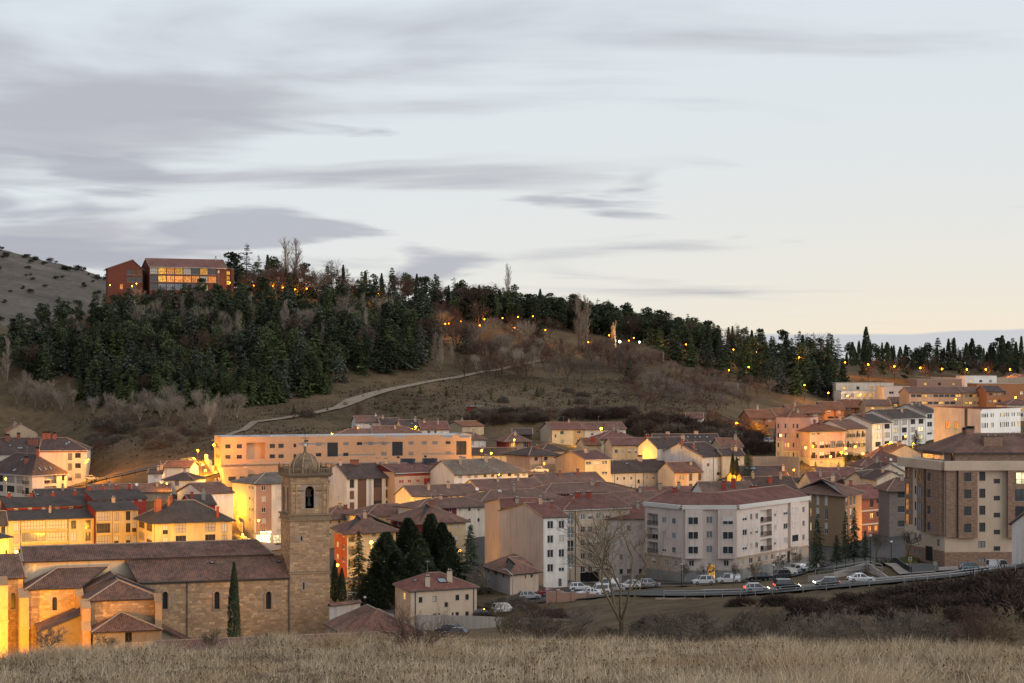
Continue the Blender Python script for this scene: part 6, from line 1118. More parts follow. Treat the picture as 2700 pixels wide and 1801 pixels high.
def clump_crown(seed, mat, R=.3, z0=.35, z1=.95, n=16, m=70, flat=.7, size=1.0, squash=1.0):
    r = np.random.RandomState(seed); Vs = []; B = []; Dr = []; Ln = []; Wd = []; Up = []
    for k in range(n):
        t = r.rand() ** .8; z = z0 + (z1 - z0) * t; env = R * math.sqrt(max(.08, 1 - (2 * (t - .42)) ** 2)) * squash; a = r.uniform(0, 6.28); q = env * math.sqrt(r.rand()) * .85; c = np.array([q * math.cos(a), q * math.sin(a), z]); cr = R * r.uniform(.26, .46)
        for i_ in range(m):
            d = r.randn(3); d /= np.linalg.norm(d); d[2] = d[2] * flat + .12; B.append(c + d * cr * np.array([1, 1, flat]) * r.uniform(.6, 1.05)); dd = d + r.randn(3) * .5; Dr.append(dd); l_ = size * r.uniform(.035, .065); Ln.append(l_); Wd.append(l_ * .4); Up.append(r.randn(3) * .6 + np.array([0, 0, 1]))
    V, Fq = kites(np.array(B), np.array(Dr), np.array(Ln), np.array(Wd), np.array(Up)); return np_mesh('crown', V, Fq, [mat])
def cypress_crown(seed, mat, R=.09, n=1500, low=.03, size=1.0, power=1.0, lumps=.18):
    r = np.random.RandomState(seed); t = r.rand(n) ** .85; a = r.uniform(0, 2 * math.pi, n); prof = np.minimum(1, (t + .05) * 5) * (1 - t ** 2.2 * .96) ** power
    lump = 1 + lumps * np.sin(a * 3 + t * 9 + seed) * np.cos(t * 17 + a * 2); rad = R * prof * lump * r.uniform(.72, 1.05, n)
    B = np.stack([rad * np.cos(a), rad * np.sin(a), low + (1 - low) * t * .97], 1); Dr = np.stack([np.cos(a) * .45 + r.randn(n) * .2, np.sin(a) * .45 + r.randn(n) * .2, r.uniform(.5, 1.1, n)], 1); L = size * r.uniform(.03, .06, n); Up = np.stack([np.cos(a) + r.randn(n) * .3, np.sin(a) + r.randn(n) * .3, r.uniform(-.2, .6, n)], 1)
    V, Fq = kites(B, Dr, L, L * .3, Up); return np_mesh('crown', V, Fq, [mat])
def bare_tree(seed, mat, style='round', depth=5, twig=1.0, r0=.022, first=.22, nk=3):
    """limbs as tapered three-sided tubes, unit height; returns (trunk mesh, crown mesh)"""
    r = random.Random(seed); tb_ = MB(); V = []; Fc = []
    def seg(a, b_, ra, rb):
        ax = (b_ - a).normalized(); s1 = ax.orthogonal().normalized(); s2 = ax.cross(s1); i0 = len(V)
        for c, rr in ((a, ra), (b_, rb)):
            for k in range(3): t = 2.0944 * k; V.append(tuple(c + s1 * (rr * math.cos(t)) + s2 * (rr * math.sin(t))))
        for k in range(3): j = (k + 1) % 3; Fc.append((i0 + k, i0 + j, i0 + 3 + j, i0 + 3 + k))
    up = Vector((0, 0, 1))
    def grow(p, d, L, rad, lev):
        n = 2 if lev < depth else 1; q = p
        for k in range(n):
            d = (d + Vector((r.gauss(0, .16), r.gauss(0, .16), r.gauss(0, .1))) + up * ({'poplar': .25, 'round': .06, 'vase': .14, 'shrub': .04}[style])).normalized(); q2 = q + d * (L / n); seg(q, q2, rad * (1 - .35 * k / n), rad * (1 - .35 * (k + 1) / n)); q = q2
            if lev < depth and k < n - 1 and r.random() < .8: side(q, d, L * .62, rad * .5, lev + 1)
        if lev < depth:
            for _ in range(nk if lev > 0 else nk + 1): side(q, d, L * r.uniform(.6, .85), rad * .6, lev + 1)
    def side(q, d, L, rad, lev):
        sp = {'poplar': .38, 'round': .85, 'vase': .6, 'shrub': .8}[style]; a = r.uniform(0, 6.28); o1 = d.orthogonal().normalized(); o2 = d.cross(o1); nd = (d + (o1 * math.cos(a) + o2 * math.sin(a)) * sp * r.uniform(.6, 1.2)).normalized()
        if nd.z < -.1: nd.z *= -.5
        grow(q, nd, L, max(rad, .0016 * twig), lev)
    if style == 'poplar':
        for k in range(46):
            z = .1 + .85 * k / 46; a = r.uniform(0, 6.28); grow(Vector((0, 0, z)), Vector((math.cos(a) * .35, math.sin(a) * .35, 1)).normalized(), .16 * (1.05 - .5 * z), .006 * (1.1 - z), depth - 2)
        tr_ = trunk_mesh(.97, r0, 'bark')
    elif style == 'shrub':
        for k in range(16): a = r.uniform(0, 6.28); grow(Vector((r.gauss(0, .05), r.gauss(0, .05), 0)), Vector((math.cos(a) * .6, math.sin(a) * .6, r.uniform(.5, 1.1))).normalized(), .34 * r.uniform(.6, 1.15), .008, 1)
        tr_ = trunk_mesh(.2, .012, 'bark')
    else:
        k0 = first; b = MB(); b.tube((0, 0, -.03), (.01, .0, k0), r0 * 1.15, r0 * .85, 'bark', 7); tr_ = b.mesh('trunk')
        for _ in range(4 if style == 'round' else 5): a = r.uniform(0, 6.28); tl_ = r.uniform(.25, .7) if style == 'round' else r.uniform(.15, .45); grow(Vector((.01, 0, k0 * r.uniform(.75, 1.0))), Vector((math.cos(a) * tl_, math.sin(a) * tl_, 1)).normalized(), .26 * r.uniform(.8, 1.2), r0 * .6, 1)
    Va = np.array(V); Va[:, 2] *= 1.0; zm = np.percentile(Va[:, 2], 99.5); Va *= 1.0 / max(zm, .3) if style != 'poplar' else 1.0
    return tr_, np_mesh('crown', Va, np.array(Fc), [mat])
def twig_mound(seed, mat, n=2600, R=1.0, hgt=.8, L=.32, w=.012):
    r = np.random.RandomState(seed); d = r.randn(n, 3); d /= np.linalg.norm(d, axis=1, keepdims=True); d[:, 2] = np.abs(d[:, 2]); q = r.uniform(.55, 1.0, n)[:, None]
    lump = (1 + .18 * np.sin(d[:, 0] * 5 + seed) * np.cos(d[:, 1] * 6 + seed * 2))[:, None]; B = d * q * lump * np.array([R, R, hgt]) * .85; dr = d * .5 + r.randn(n, 3) * .6 + np.array([0, 0, .35]); V, Fq = kites(B, dr, r.uniform(.4, 1.2, n) * L, np.full(n, w), r.randn(n, 3), .1); return np_mesh('crown', V, Fq, [mat])
PRO = {}
def proto(key, tr, cr): PRO.setdefault(key, []).append((tr, cr))
TR = trunk_mesh(.93, .016)
for i_ in range(4): proto('fir', TR, fir_crown(20 + i_, ['needles', 'needles', 'needles_bright', 'needles_dark'][i_], R=.18 + .03 * i_, power=.8 + .1 * i_, jit=.2 + .1 * i_, size=1.25))
for i_ in range(3): proto('fir_bright', TR, fir_crown(30 + i_, 'needles_bright', R=.25, low=.05, size=1.2))
for i_ in range(3): proto('fir_blue', TR, fir_crown(40 + i_, 'needles_blue', R=.30 + .03 * i_, levels=24, droop=.2, layered=.35, jit=.4, power=.75))
for i_ in range(3): proto('cedar', TR, fir_crown(50 + i_, 'needles_dark', R=.26, levels=20, per=6, layered=.5, droop=.02, jit=.5, power=.7, low=.2))
for i_ in range(4): proto('pine', TR, clump_crown(60 + i_, 'needles' if i_ % 2 else 'needles_dark', R=.27, z0=.22, z1=.93, n=18, squash=1.0))
for i_ in range(3): proto('cypress', TR, cypress_crown(70 + i_, 'cypress_leaf', R=.085 + .015 * i_))
for i_ in range(2): proto('cypress_wide', TR, cypress_crown(75 + i_, 'cypress_leaf', R=.16, n=1900))
for i_ in range(3): proto('bare', *bare_tree(80 + i_, 'twig_grey', 'round', 5))
for i_ in range(3): proto('bare_red', *bare_tree(83 + i_, 'twig_red', 'round', 5))
for i_ in range(3): proto('bare_pale', *bare_tree(86 + i_, 'twig_pale', 'vase', 5))
for i_ in range(2): proto('poplar', *bare_tree(90 + i_, 'twig_pale', 'poplar', 5, r0=.012))
for i_ in range(3): proto('shrub', *bare_tree(93 + i_, 'twig_red', 'shrub', 4))
for i_ in range(2): proto('blossom', *bare_tree(96 + i_, 'blossom', 'round', 5, twig=1.8))
for i_ in range(3): proto('thicket', trunk_mesh(.3, .02), twig_mound(100 + i_, 'twig_dark'))
for i_ in range(2): proto('thicket_grey', trunk_mesh(.3, .02), twig_mound(104 + i_, 'twig_grey'))
for i_ in range(3): proto('holm', trunk_mesh(.4, .03), clump_crown(110 + i_, 'holm', R=.62, z0=.25, z1=.8, n=14, m=60, size=1.9))
NAMES = dict(fir='fir_tree', fir_bright='young_fir_tree', fir_blue='cedar_tree', cedar='cedar_tree', pine='pine_tree', cypress='cypress_tree', cypress_wide='cypress_tree', bare='bare_tree', bare_red='bare_tree', bare_pale='bare_tree', poplar='poplar_tree', shrub='bare_shrub', blossom='blossom_tree', thicket='bramble_bush', thicket_grey='bare_shrub', holm='round_bush')
PRO['orchard'] = PRO['bare'] + PRO['bare_red']; NAMES['orchard'] = 'orchard_tree'; TR_R = random.Random(5)
def zone(lb, px):
    for lim, w in ((120, 'at the left edge'), (260, 'left of the hotel'), (420, 'below the hotel windows'), (600, 'below the hotel roof end'), (760, 'right of the hotel'), (900, 'above the gravel path bend'), (1060, 'over the gravel path'), (1200, 'by the path lamps'), (1340, 'right of the fir wood'), (1480, 'above the upper terrace houses'), (1620, 'left of the statue'), (1760, 'right of the statue'), (1900, 'above the ruined hut'), (2060, 'above the brick townhouses'), (2220, 'left of the skyline cypresses'), (9999, 'by the ridge road lamps')):
        if px < lim: return lb.split(' on the ')[0].split(' at the ')[0].split(' standing ')[0] + ' ' + w
def plant(kind, loc, H, label, group=None, wide=1.0, var=None):
    tr, cr = PRO[kind][var if var is not None else TR_R.randrange(len(PRO[kind]))]
    if group and loc.y > 560 and kind in ('fir', 'pine', 'fir_blue', 'bare_red', 'bare', 'orchard', 'fir_bright', 'cedar', 'thicket_grey', 'cypress', 'shrub', 'thicket', 'bare_pale') and 'hill' not in NAMES[kind]: label = zone(label, CX + loc.x / loc.y * F)
    o = empty(NAMES[kind], loc, label, {'shrub': 'shrub', 'thicket': 'shrub', 'thicket_grey': 'shrub', 'holm': 'shrub'}.get(kind, 'tree'), group, TR_R.uniform(0, 6.28))
    o.scale = (H * wide, H * wide, H); link('trunk', tr, o); link('crown' if kind not in ('shrub', 'thicket', 'thicket_grey') else 'branches', cr, o)
    return o
def inpoly(x, y, P_):
    c = False
    for (x0, y0), (x1, y1) in zip(P_, P_[1:] + P_[:1]):
        if (y0 > y) != (y1 > y) and x < (x1 - x0) * (y - y0) / (y1 - y0) + x0: c = not c
    return c
def scatter(P_, n, sep, seed, avoid=None):
    r = random.Random(seed); xs = [p[0] for p in P_]; ys = [p[1] for p in P_]; out_ = []; tries = 0
    while len(out_) < n and tries < n * 60:
        tries += 1; x, y = r.uniform(min(xs), max(xs)), r.uniform(min(ys), max(ys))
        if not inpoly(x, y, P_) or (avoid and avoid(x, y)) or any(abs(x - a) < sep and abs(y - b_) < sep * .45 for a, b_ in out_): continue
        out_.append((x, y))
    return out_
def grove(P_, n, sep, seed, kinds, hr, label, group, dmin=340, wide=(.85, 1.2), avoid=None):
    r = random.Random(seed + 1)
    for x, y in scatter(P_, n, sep, seed, avoid):
        d = hit(x, y, dmin, 640)
        if d is None: continue
        k = r.choices([a for a, _ in kinds], [w for _, w in kinds])[0]
        plant(k, gnd(x, d) - Vector((0, 0, .3)), r.uniform(*hr), label[k] if isinstance(label, dict) else label, group[k] if isinstance(group, dict) else group, r.uniform(*wide))
LB = dict(fir='dark green fir on the wooded hill slope', fir_bright='young bright green fir at the foot of the wood', fir_blue='grey-green spreading cedar on the wooded slope', cedar='flat-layered dark cedar standing out on the hill', pine='dark round-headed pine on the hill', cypress='narrow dark cypress on the hill', cypress_wide='broad dark cypress on the hill',
          bare='leafless grey-brown tree on the hill slope', bare_red='leafless reddish-brown tree on the hill slope', orchard='spaced leafless orchard tree on the grassy slope', bare_pale='pale leafless tree with upright branches on the slope', poplar='tall pale bare columnar poplar', shrub='small bare bush on the dry slope', blossom='pinkish blossoming almond tree on the slope', thicket='dark bramble clump on the slope', thicket_grey='grey-brown thicket of bare twigs')
GR = {k: v + ' group' if False else {'fir': 'firs of the hillside wood', 'fir_bright': 'young firs along the lower edge of the wood', 'fir_blue': 'grey cedars in the wood', 'cedar': 'layered cedars on the ridge', 'pine': 'pines of the hillside wood', 'cypress': 'cypresses on the ridge', 'cypress_wide': 'broad cypresses on the ridge', 'bare': 'leafless grey trees on the slope', 'bare_red': 'leafless brown trees on the slope', 'orchard': 'orchard trees on the slope', 'bare_pale': 'pale leafless trees', 'poplar': 'bare poplars', 'shrub': 'bare bushes on the slope', 'blossom': 'blossoming almonds', 'thicket': 'bramble clumps', 'thicket_grey': 'twig thickets'}[k] for k, v in LB.items()}
track = lambda x, y: abs(x - (150 + (y - 960) * .3)) < 18 and y > 955
grove([(-80, 1005), (120, 1010), (170, 985), (250, 1050), (340, 1070), (560, 1066), (700, 1050), (860, 1022), (960, 995), (1080, 980), (1130, 950), (1160, 880), (1100, 826), (900, 808), (600, 800), (300, 842), (100, 885), (-80, 930)], 420, 11, 1, [('fir', 3.9), ('pine', 3.4), ('fir_blue', 2.8), ('cedar', 1.0), ('fir_bright', .9), ('bare_red', .5)], (9.5, 15), LB, GR, 380, (.9, 1.25), track)
grove([(190, 1060), (260, 1078), (420, 1090), (560, 1082), (720, 1070), (870, 1040), (870, 1010), (700, 1040), (420, 1055), (250, 1035)], 85, 12, 2, [('fir_bright', 4), ('fir', 2), ('fir_blue', 1)], (7.5, 12), LB, GR, 380, (.95, 1.2))
crest = [(430, 792), (560, 772), (700, 772), (850, 782), (1000, 795), (1100, 808), (1200, 828), (1300, 842), (1400, 852), (1500, 862), (1600, 876), (1750, 902), (1850, 925), (1950, 945), (2050, 955), (2150, 965)]
def crest_y(x): return float(np.interp(x, [c[0] for c in crest], [c[1] for c in crest]))
rc = random.Random(9)
for k in range(170):
    x = 560 + 1650 * (k + rc.random()) / 170
    y = crest_y(x) + rc.uniform(-14, 16); d = hit(x, y, 400, 640) or 545
    kd = rc.choices(['fir', 'pine', 'cedar', 'cypress', 'bare_red'], [2.4, 2 if x < 1350 or x > 1800 else 6, 2.0, 1.6, 1.2])[0]
    plant(kd, gnd(x, d), rc.uniform(9, 15.5) if x < 1200 else rc.uniform(11, 16), LB[kd], GR[kd], rc.uniform(.8, 1.15))
grove([(1880, 1000), (1960, 1012), (2050, 1038), (2190, 1052), (2240, 1012), (2200, 978), (2050, 958), (1900, 938), (1760, 908), (1690, 925), (1760, 955), (1850, 978)], 78, 15, 4, [('fir', 4), ('fir_blue', 2), ('pine', 1.5), ('fir_bright', .8)], (10, 14), LB, GR, 420)
for k in range(62):
    x = 2225 + 480 * (k + rc.random()) / 62; y = rc.uniform(958, 968); d = 545 + rc.uniform(-12, 20); kd = rc.choices(['cypress', 'cypress_wide', 'pine', 'fir'], [4, 2.5, 1.5, 2])[0]
    plant(kd, gnd(x, d), rc.uniform(6.5, 13) * (1.15 if x > 2450 else 1), LB[kd], GR[kd], rc.uniform(.9, 1.3))
plant('cypress_wide', gnd(2284, 540), 19, 'tallest dark cypress on the skyline right of the hill', None, .8)
grove([(2230, 1010), (2700, 1005), (2700, 972), (2300, 975)], 34, 14, 6, [('bare_red', 2), ('pine', 2), ('bare', .5)], (6, 10), LB, GR, 470)
grove([(1160, 860), (1500, 898), (1500, 950), (1250, 975), (1140, 935)], 32, 15, 7, [('bare_red', 4), ('bare', 2), ('bare_pale', 1.2)], (8, 14), LB, GR, 400)
grove([(1190, 1008), (1680, 1010), (1680, 935), (1500, 910), (1320, 955)], 52, 15, 8, [('bare', 3), ('bare_red', 3), ('bare_pale', .8)], (7.5, 11.5), LB, GR, 400)
grove([(1180, 830), (1450, 862), (1480, 842), (1200, 805)], 18, 14, 13, [('bare_red', 3), ('bare', 1)], (10, 14), LB, GR, 420)
grove([(580, 785), (880, 800), (880, 775), (580, 765)], 16, 14, 14, [('bare_red', 3), ('bare', 1)], (10, 15), LB, GR, 420)
grove([(1640, 1085), (1880, 1092), (2080, 1068), (2060, 1040), (1950, 1020), (1780, 992), (1650, 1005)], 56, 17, 9, [('orchard', 4), ('blossom', .7)], (5.5, 8), LB, GR, 380, (1.0, 1.35))
grove([(1600, 985), (1780, 1000), (1760, 960), (1640, 945)], 14, 16, 19, [('blossom', 1), ('bare_red', 3)], (6, 9), LB, GR, 380)
grove([(10, 1082), (560, 1140), (680, 1110), (560, 1100), (250, 1095), (60, 1055)], 40, 18, 10, [('bare_pale', 4), ('bare', .6), ('poplar', .8)], (6, 11), LB, GR, 350)
grove([(230, 1190), (480, 1190), (560, 1160), (560, 1120), (250, 1120)], 34, 18, 11, [('thicket_grey', .6), ('shrub', 3), ('bare', 1.5)], (2.2, 4.5), LB, GR, 340, (.9, 1.3))
grove([(1640, 1150), (1720, 1145), (1900, 1190), (2010, 1200), (1990, 1140), (1870, 1112), (1700, 1108)], 60, 13, 12, [('thicket', 2), ('thicket_grey', 3), ('bare_red', 2)], (3.5, 6.5), LB, GR, 310, (.9, 1.3))
grove([(1220, 1130), (1600, 1105), (1680, 1108), (1680, 1085), (1440, 1085), (1260, 1090)], 60, 14, 15, [('thicket', 2), ('thicket_grey', 2), ('shrub', 2), ('bare', 1)], (2.2, 4.5), LB, GR, 340, (.9, 1.4))
grove([(700, 1110), (1200, 1085), (1650, 1075), (1650, 1030), (1100, 1040), (800, 1085)], 36, 20, 16, [('shrub', 3), ('thicket_grey', 1), ('fir_bright', .6)], (1.6, 3.6), LB, GR, 360)
grove([(1190, 838), (1400, 862), (1600, 888), (1760, 915), (1900, 945), (1900, 930), (1700, 885), (1500, 862), (1300, 840), (1200, 822)], 120, 9, 31, [('pine', 5), ('fir', 1.5), ('bare_red', 1.2), ('cedar', 1.4)], (11, 15), LB, GR, 440, (1.0, 1.35))
grove([(240, 868), (600, 842), (600, 815), (440, 815), (260, 838)], 26, 12, 32, [('fir', 3), ('pine', 3), ('bare_pale', 1)], (8.5, 11.5), LB, GR, 400)
grove([(300, 905), (1100, 870), (1100, 840), (700, 830), (300, 870)], 60, 12, 33, [('fir', 2), ('pine', 2), ('fir_blue', 2), ('fir_bright', 1.5)], (9, 13), LB, GR, 400)
grove([(120, 960), (1050, 940), (1050, 860), (300, 870)], 22, 25, 35, [('poplar', 2), ('bare_pale', 3)], (11, 15), LB, GR, 390)
for k in range(60):
    x = 620 + 1500 * (k + rc.random()) / 60; y = crest_y(x) + rc.uniform(-6, 8); d = hit(x, y, 420, 640) or 545; plant('holm', gnd(x, d + 4), rc.uniform(3, 5.5), zone('low dark evergreen bush under the ridge trees', x), 'evergreen bushes along the ridge', rc.uniform(1.2, 1.9))
# listed single trees
for px, by, ty, kd, wd, lb in ((752, 775, 643, 'poplar', 1.3, 'left of the two tall bare poplars on the ridge by the hotel'), (780, 775, 645, 'poplar', 1.5, 'right of the two tall bare poplars on the ridge by the hotel'), (1526, 925, 792, 'poplar', 1.0, 'pale bare poplar left of the statue, left of its pair'), (1545, 925, 795, 'poplar', 1.1, 'pale bare poplar left of the statue, right of its pair'), (1340, 842, 712, 'poplar', .8, 'lone thin poplar on the mid ridge skyline'), (18, 1030, 905, 'poplar', .9, 'pale poplar at the left edge before the dark pines'), (1148, 980, 890, 'poplar', .9, 'pale poplar at the right edge of the fir wood'), (1163, 985, 895, 'poplar', .9, 'second pale poplar at the right edge of the fir wood'), (1190, 970, 900, 'poplar', .8, 'third pale poplar at the right edge of the fir wood'), (1422, 915, 850, 'fir', 1.6, 'single dark fir on the lawn above the bare wood'), (1230, 930, 865, 'fir_blue', 1.7, 'rounded blue cedar beside the path lamps'), (1660, 1010, 945, 'fir_bright', 1.0, 'yellow-green young pine near the white hut roof'), (650, 770, 640, 'cedar', 1.0, 'tall layered cedar on the skyline right of the hotel'), (615, 780, 665, 'pine', 1.2, 'broad dark pine beside the hotel'), (505, 760, 655, 'cedar', 1.3, 'cedar behind the hotel roof, left of two'), (545, 760, 662, 'cedar', 1.2, 'cedar behind the hotel roof, right of two'),
                               (1108, 1038, 1016, 'fir_bright', 1.1, 'tiny fir beside the gravel path'), (1178, 1045, 1022, 'fir_bright', 1.1, 'tiny fir on the grass right of the path'), (1385, 1033, 1008, 'fir_bright', 1.1, 'small dark fir under the bare wood'), (1417, 1046, 1020, 'fir_bright', 1.1, 'second small fir under the bare wood'), (775, 1090, 1066, 'fir_bright', 1.1, 'small fir left of the gravel path')):
    d = hit(px, by, 380, 640) or 480; plant(kd, gnd(px, d), (by - ty) * d / 3000, lb, None, wd)
def fixed(kd, px, by, ty, d, hw, lb, group=None, var=None, zfix=True):
    H = (by - ty) * d / 3000; p = gnd(px, d); z = ZZ(by, d)
    base_r = {'fir': .25, 'fir_bright': .25, 'fir_blue': .33, 'cypress': .095, 'cypress_wide': .16, 'bare': .42, 'bare_red': .42, 'shrub': .5, 'thicket': 1.0, 'thicket_grey': 1.0, 'pine': .3}.get(kd, .35)
    if kd == 'bare' or kd == 'bare_red' or kd == 'shrub' or kd.startswith('thicket'): w = 1.0
    else: w = hw * d / 3000 / H / base_r
    p.z = min(p.z, z + 1.0) if not zfix else z
    return plant(kd, p, H, lb, group, w, var)
proto('near_fir', TR, fir_crown(200, 'needles', R=.25, levels=46, per=10, spr=8, size=.62, layered=.3, droop=.1)); proto('near_fir', TR, fir_crown(201, 'needles', R=.25, levels=46, per=10, spr=8, size=.62, layered=.3))
proto('near_cypress', TR, cypress_crown(202, 'cypress_leaf', R=.16, n=8000, size=.62, lumps=.45, power=1.0)); proto('near_cypress', TR, cypress_crown(203, 'needles_dark', R=.16, n=8000, size=.6, lumps=.5, power=1.1)); proto('near_column', TR, cypress_crown(204, 'cypress_leaf', R=.09, n=6000, size=.45, lumps=.12))
NAMES.update(near_fir='fir_tree', near_cypress='cypress_tree', near_column='cypress_tree')
def near(kd, px, by, ty, d, hw, lb, var=None):
    H = (by - ty) * d / 3000; p = XY(px, d); r_ = {'near_fir': .25, 'near_cypress': .17, 'near_column': .092}[kd]; zg = gz1(px, d); z = ZZ(by, d); return plant(kd, Vector((p.x, p.y, z)), H, lb, None, hw * d / 3000 / H / r_, var)
near('near_fir', 946, 1590, 1399, 226, 46, 'pointed fir lit from behind by the street lamp, right of the tower', 0)
near('near_cypress', 1019, 1622, 1400, 219, 70, 'tall dark cypress, left of the group behind the beige house', 0)
near('near_cypress', 1076, 1622, 1364, 222, 72, 'tallest dark cypress, middle of the group behind the beige house', 1)
near('near_cypress', 1136, 1612, 1352, 226, 60, 'dark cypress behind, right of the group by the beige house', 0)
near('near_cypress', 1166, 1600, 1376, 224, 58, 'shorter dark cypress joined to the group right of the beige house chimney', 1)
near('near_cypress', 990, 1625, 1478, 214, 48, 'lower dark cypress at the left foot of the cypress group', 1)
near('near_cypress', 1108, 1622, 1420, 213, 60, 'dark cypress in front, middle of the cypress group', 0)
near('near_cypress', 1045, 1626, 1450, 212, 62, 'dark cypress in front, left of middle in the cypress group', 1)
near('near_cypress', 1190, 1604, 1440, 216, 46, 'low dark cypress at the right foot of the cypress group', 0)
near('near_fir', 1241, 1580, 1382, 214, 52, 'open-branched fir in front of the grey party wall', 1)
near('near_column', 883, 1590, 1474, 212, 13, 'slim cypress right of the tower, left of its pair')
near('near_column', 901, 1592, 1496, 211, 13, 'slim cypress right of the tower, right of its pair')
near('near_column', 617, 1716, 1478, 185, 18, 'tall slim dark cypress in front of the nave wall')
near('near_fir', 2154, 1512, 1360, 218, 34, 'dark conical spruce by the parked cars at the corner building', 0)
near('near_fir', 2230, 1480, 1346, 222, 22, 'dark spruce before the tan brick block, left of its pair', 1); near('near_fir', 2252, 1480, 1337, 220, 30, 'dark spruce before the tan brick block, right of its pair', 0)
near('near_fir', 2206, 1486, 1410, 219, 26, 'low dark spruce between the tall ones in the park', 1); near('near_fir', 2281, 1475, 1398, 218, 24, 'smaller dark spruce beside the park lamps', 0)
near('near_fir', 1972, 1262, 1184, 302, 24, 'grey spruce in the mid-town garden', 0); near('near_column', 1932, 1255, 1194, 304, 8, 'thin cypress beside the grey spruce, left'); near('near_column', 1942, 1258, 1204, 303, 7, 'thin cypress beside the grey spruce, right')
near('near_fir', 2046, 1205, 1112, 346, 15, 'dark fir in front of the pink stepped block', 1); near('near_fir', 2416, 1175, 1133, 343, 20, 'bushy fir beside the white institutional building', 0); near('near_column', 1788, 1150, 1126, 370, 5, 'tiny cypress below the ruined hut')
for px in (2150, 2212, 2229): near('near_fir', px, 1234, 1216, 325, 7, {2150: 'clipped cone bush before the pink corner, left of three', 2212: 'clipped cone bush before the pink corner, middle of three', 2229: 'clipped cone bush before the pink corner, right of three'}[px], 1)
proto('lit_tree', PRO['bare'][0][0], clump_crown(210, 'autumn_leaf', R=.42, z0=.35, z1=.9, n=14, m=80, size=1.2)); NAMES['lit_tree'] = 'leafy_tree'
for px, ty, lb in ((2240, 1192, 'lamp-lit leafy tree by the pink corner, left of two'), (2265, 1196, 'lamp-lit leafy tree by the pink corner, right of two')): d = 322; p = XY(px, d); plant('lit_tree', Vector((p.x, p.y, ZZ(1236, d))), (1236 - ty) * d / 3000, lb)
# near bare trees and bushes
proto('big_bare', *bare_tree(309, 'twig_lichen', 'round', 7, .5, .023, .17, 2)); NAMES['big_bare'] = 'bare_tree'
p = XY(1640, 118); plant('big_bare', Vector((p.x, p.y, ZZ(1702, 118))), 395 * 118 / 3000, 'large bare spreading tree with lichen-yellow limbs before the corner building', None, .85)
proto('near_bare', *bare_tree(311, 'twig_lichen', 'round', 5, 2.4, .024, .2, 3)); proto('near_bare', *bare_tree(312, 'twig_grey', 'round', 5, 2.2, .024, .25, 3)); proto('near_bare', *bare_tree(313, 'twig_grey', 'round', 5, 2.2, .022, .22, 3)); NAMES['near_bare'] = 'bare_tree'
proto('near_shrub', *bare_tree(321, 'twig_red', 'shrub', 5, .5)); proto('near_shrub', *bare_tree(322, 'twig_red', 'shrub', 5, .5)); NAMES['near_shrub'] = 'bare_shrub'
rn = random.Random(21)
for k in range(26):
    px = 1745 + 955 * (k + rn.uniform(.1, .9)) / 26; d = rn.uniform(92, 125); g = gnd(px, d); ty = rn.uniform(1580, 1640); H = min(max((GP(px, d)[0] - ty) * d / 3000, 2.6), 5.5)
    plant('near_bare', g, H, 'leafless lichen-grey orchard tree in the thicket below the road', 'bare trees in the thicket below the road', rn.uniform(.9, 1.3))
for k in range(20):
    px = rn.uniform(1690, 2720); d = rn.uniform(118, 152); g = gnd(px, d)
    plant('thicket', g, rn.uniform(2.0, 3.4), 'dark tangled bramble bush in the hollow below the road', 'bramble bushes below the road', rn.uniform(.9, 1.4))
for px, d, H, w in ((2130, 168, 2.2, 1.6), (2250, 166, 2.6, 1.7), (2360, 166, 2.9, 1.6), (2450, 165, 3.6, 1.4), (2540, 163, 4.0, 1.4), (2620, 160, 6.0, 1.0), (2690, 158, 7.0, 1.0), (2670, 150, 6.0, 1.2), (2590, 152, 4.2, 1.3), (2500, 155, 3.4, 1.4), (2400, 158, 3.0, 1.4), (2050, 172, 2.6, 1.4), (1960, 176, 2.2, 1.4), (2190, 158, 2.6, 1.4), (2300, 156, 2.8, 1.4)):
    plant('thicket', gnd(px, d) - Vector((0, 0, .4)), H, 'dark rounded bramble bank beside the guard rail', 'bramble banks along the road', w)
for px, by, ty, d, lb in ((1424, 1700, 1560, 150, 'reddish bare bush in front of the vacant lot'), (1090, 1790, 1640, 36, 'slender bare bush standing in the meadow'), (2590, 1735, 1596, 43, 'twiggy reddish bush at the right meadow edge')):
    p = XY(px, d); plant('near_shrub', Vector((p.x, p.y, gz1(px, d) - .05)), (by - ty) * d / 3000, lb, None, .8)
for px, by, ty, d, lb in ((130, 1745, 1655, 84, 'bare little tree before the lit apse, left'), (275, 1745, 1668, 84, 'bare little tree before the lit sacristy'), (560, 1730, 1660, 90, 'bare bush below the cypress, left'), (690, 1725, 1668, 92, 'bare bush before the tower foot'), (950, 1715, 1655, 90, 'bare bush before the annex roof'), (1330, 1720, 1590, 120, 'thin bare sapling before the beige house, left'), (1390, 1710, 1610, 125, 'thin bare sapling before the vacant lot'), (1530, 1700, 1600, 130, 'thin bare sapling left of the large bare tree')):
    p = XY(px, d); H = (by - ty) * d / 3000; plant('near_bare', Vector((p.x, p.y, ZZ(by, d))), H, lb, None, 1.1)
for px, by, ty, lb in ((1802, 1541, 1488, 'first'), (1861, 1541, 1487, 'second'), (1934, 1545, 1490, 'third'), (1994, 1538, 1480, 'fourth'), (2054, 1524, 1466, 'fifth'), (2097, 1510, 1452, 'sixth')):
    d = hit(px, by, 195, 260) or 217; plant('near_bare', gnd(px, d), (by - ty) * d / 3000 * 1.05, lb + ' pollarded street tree from the left before the corner building', None, .8)
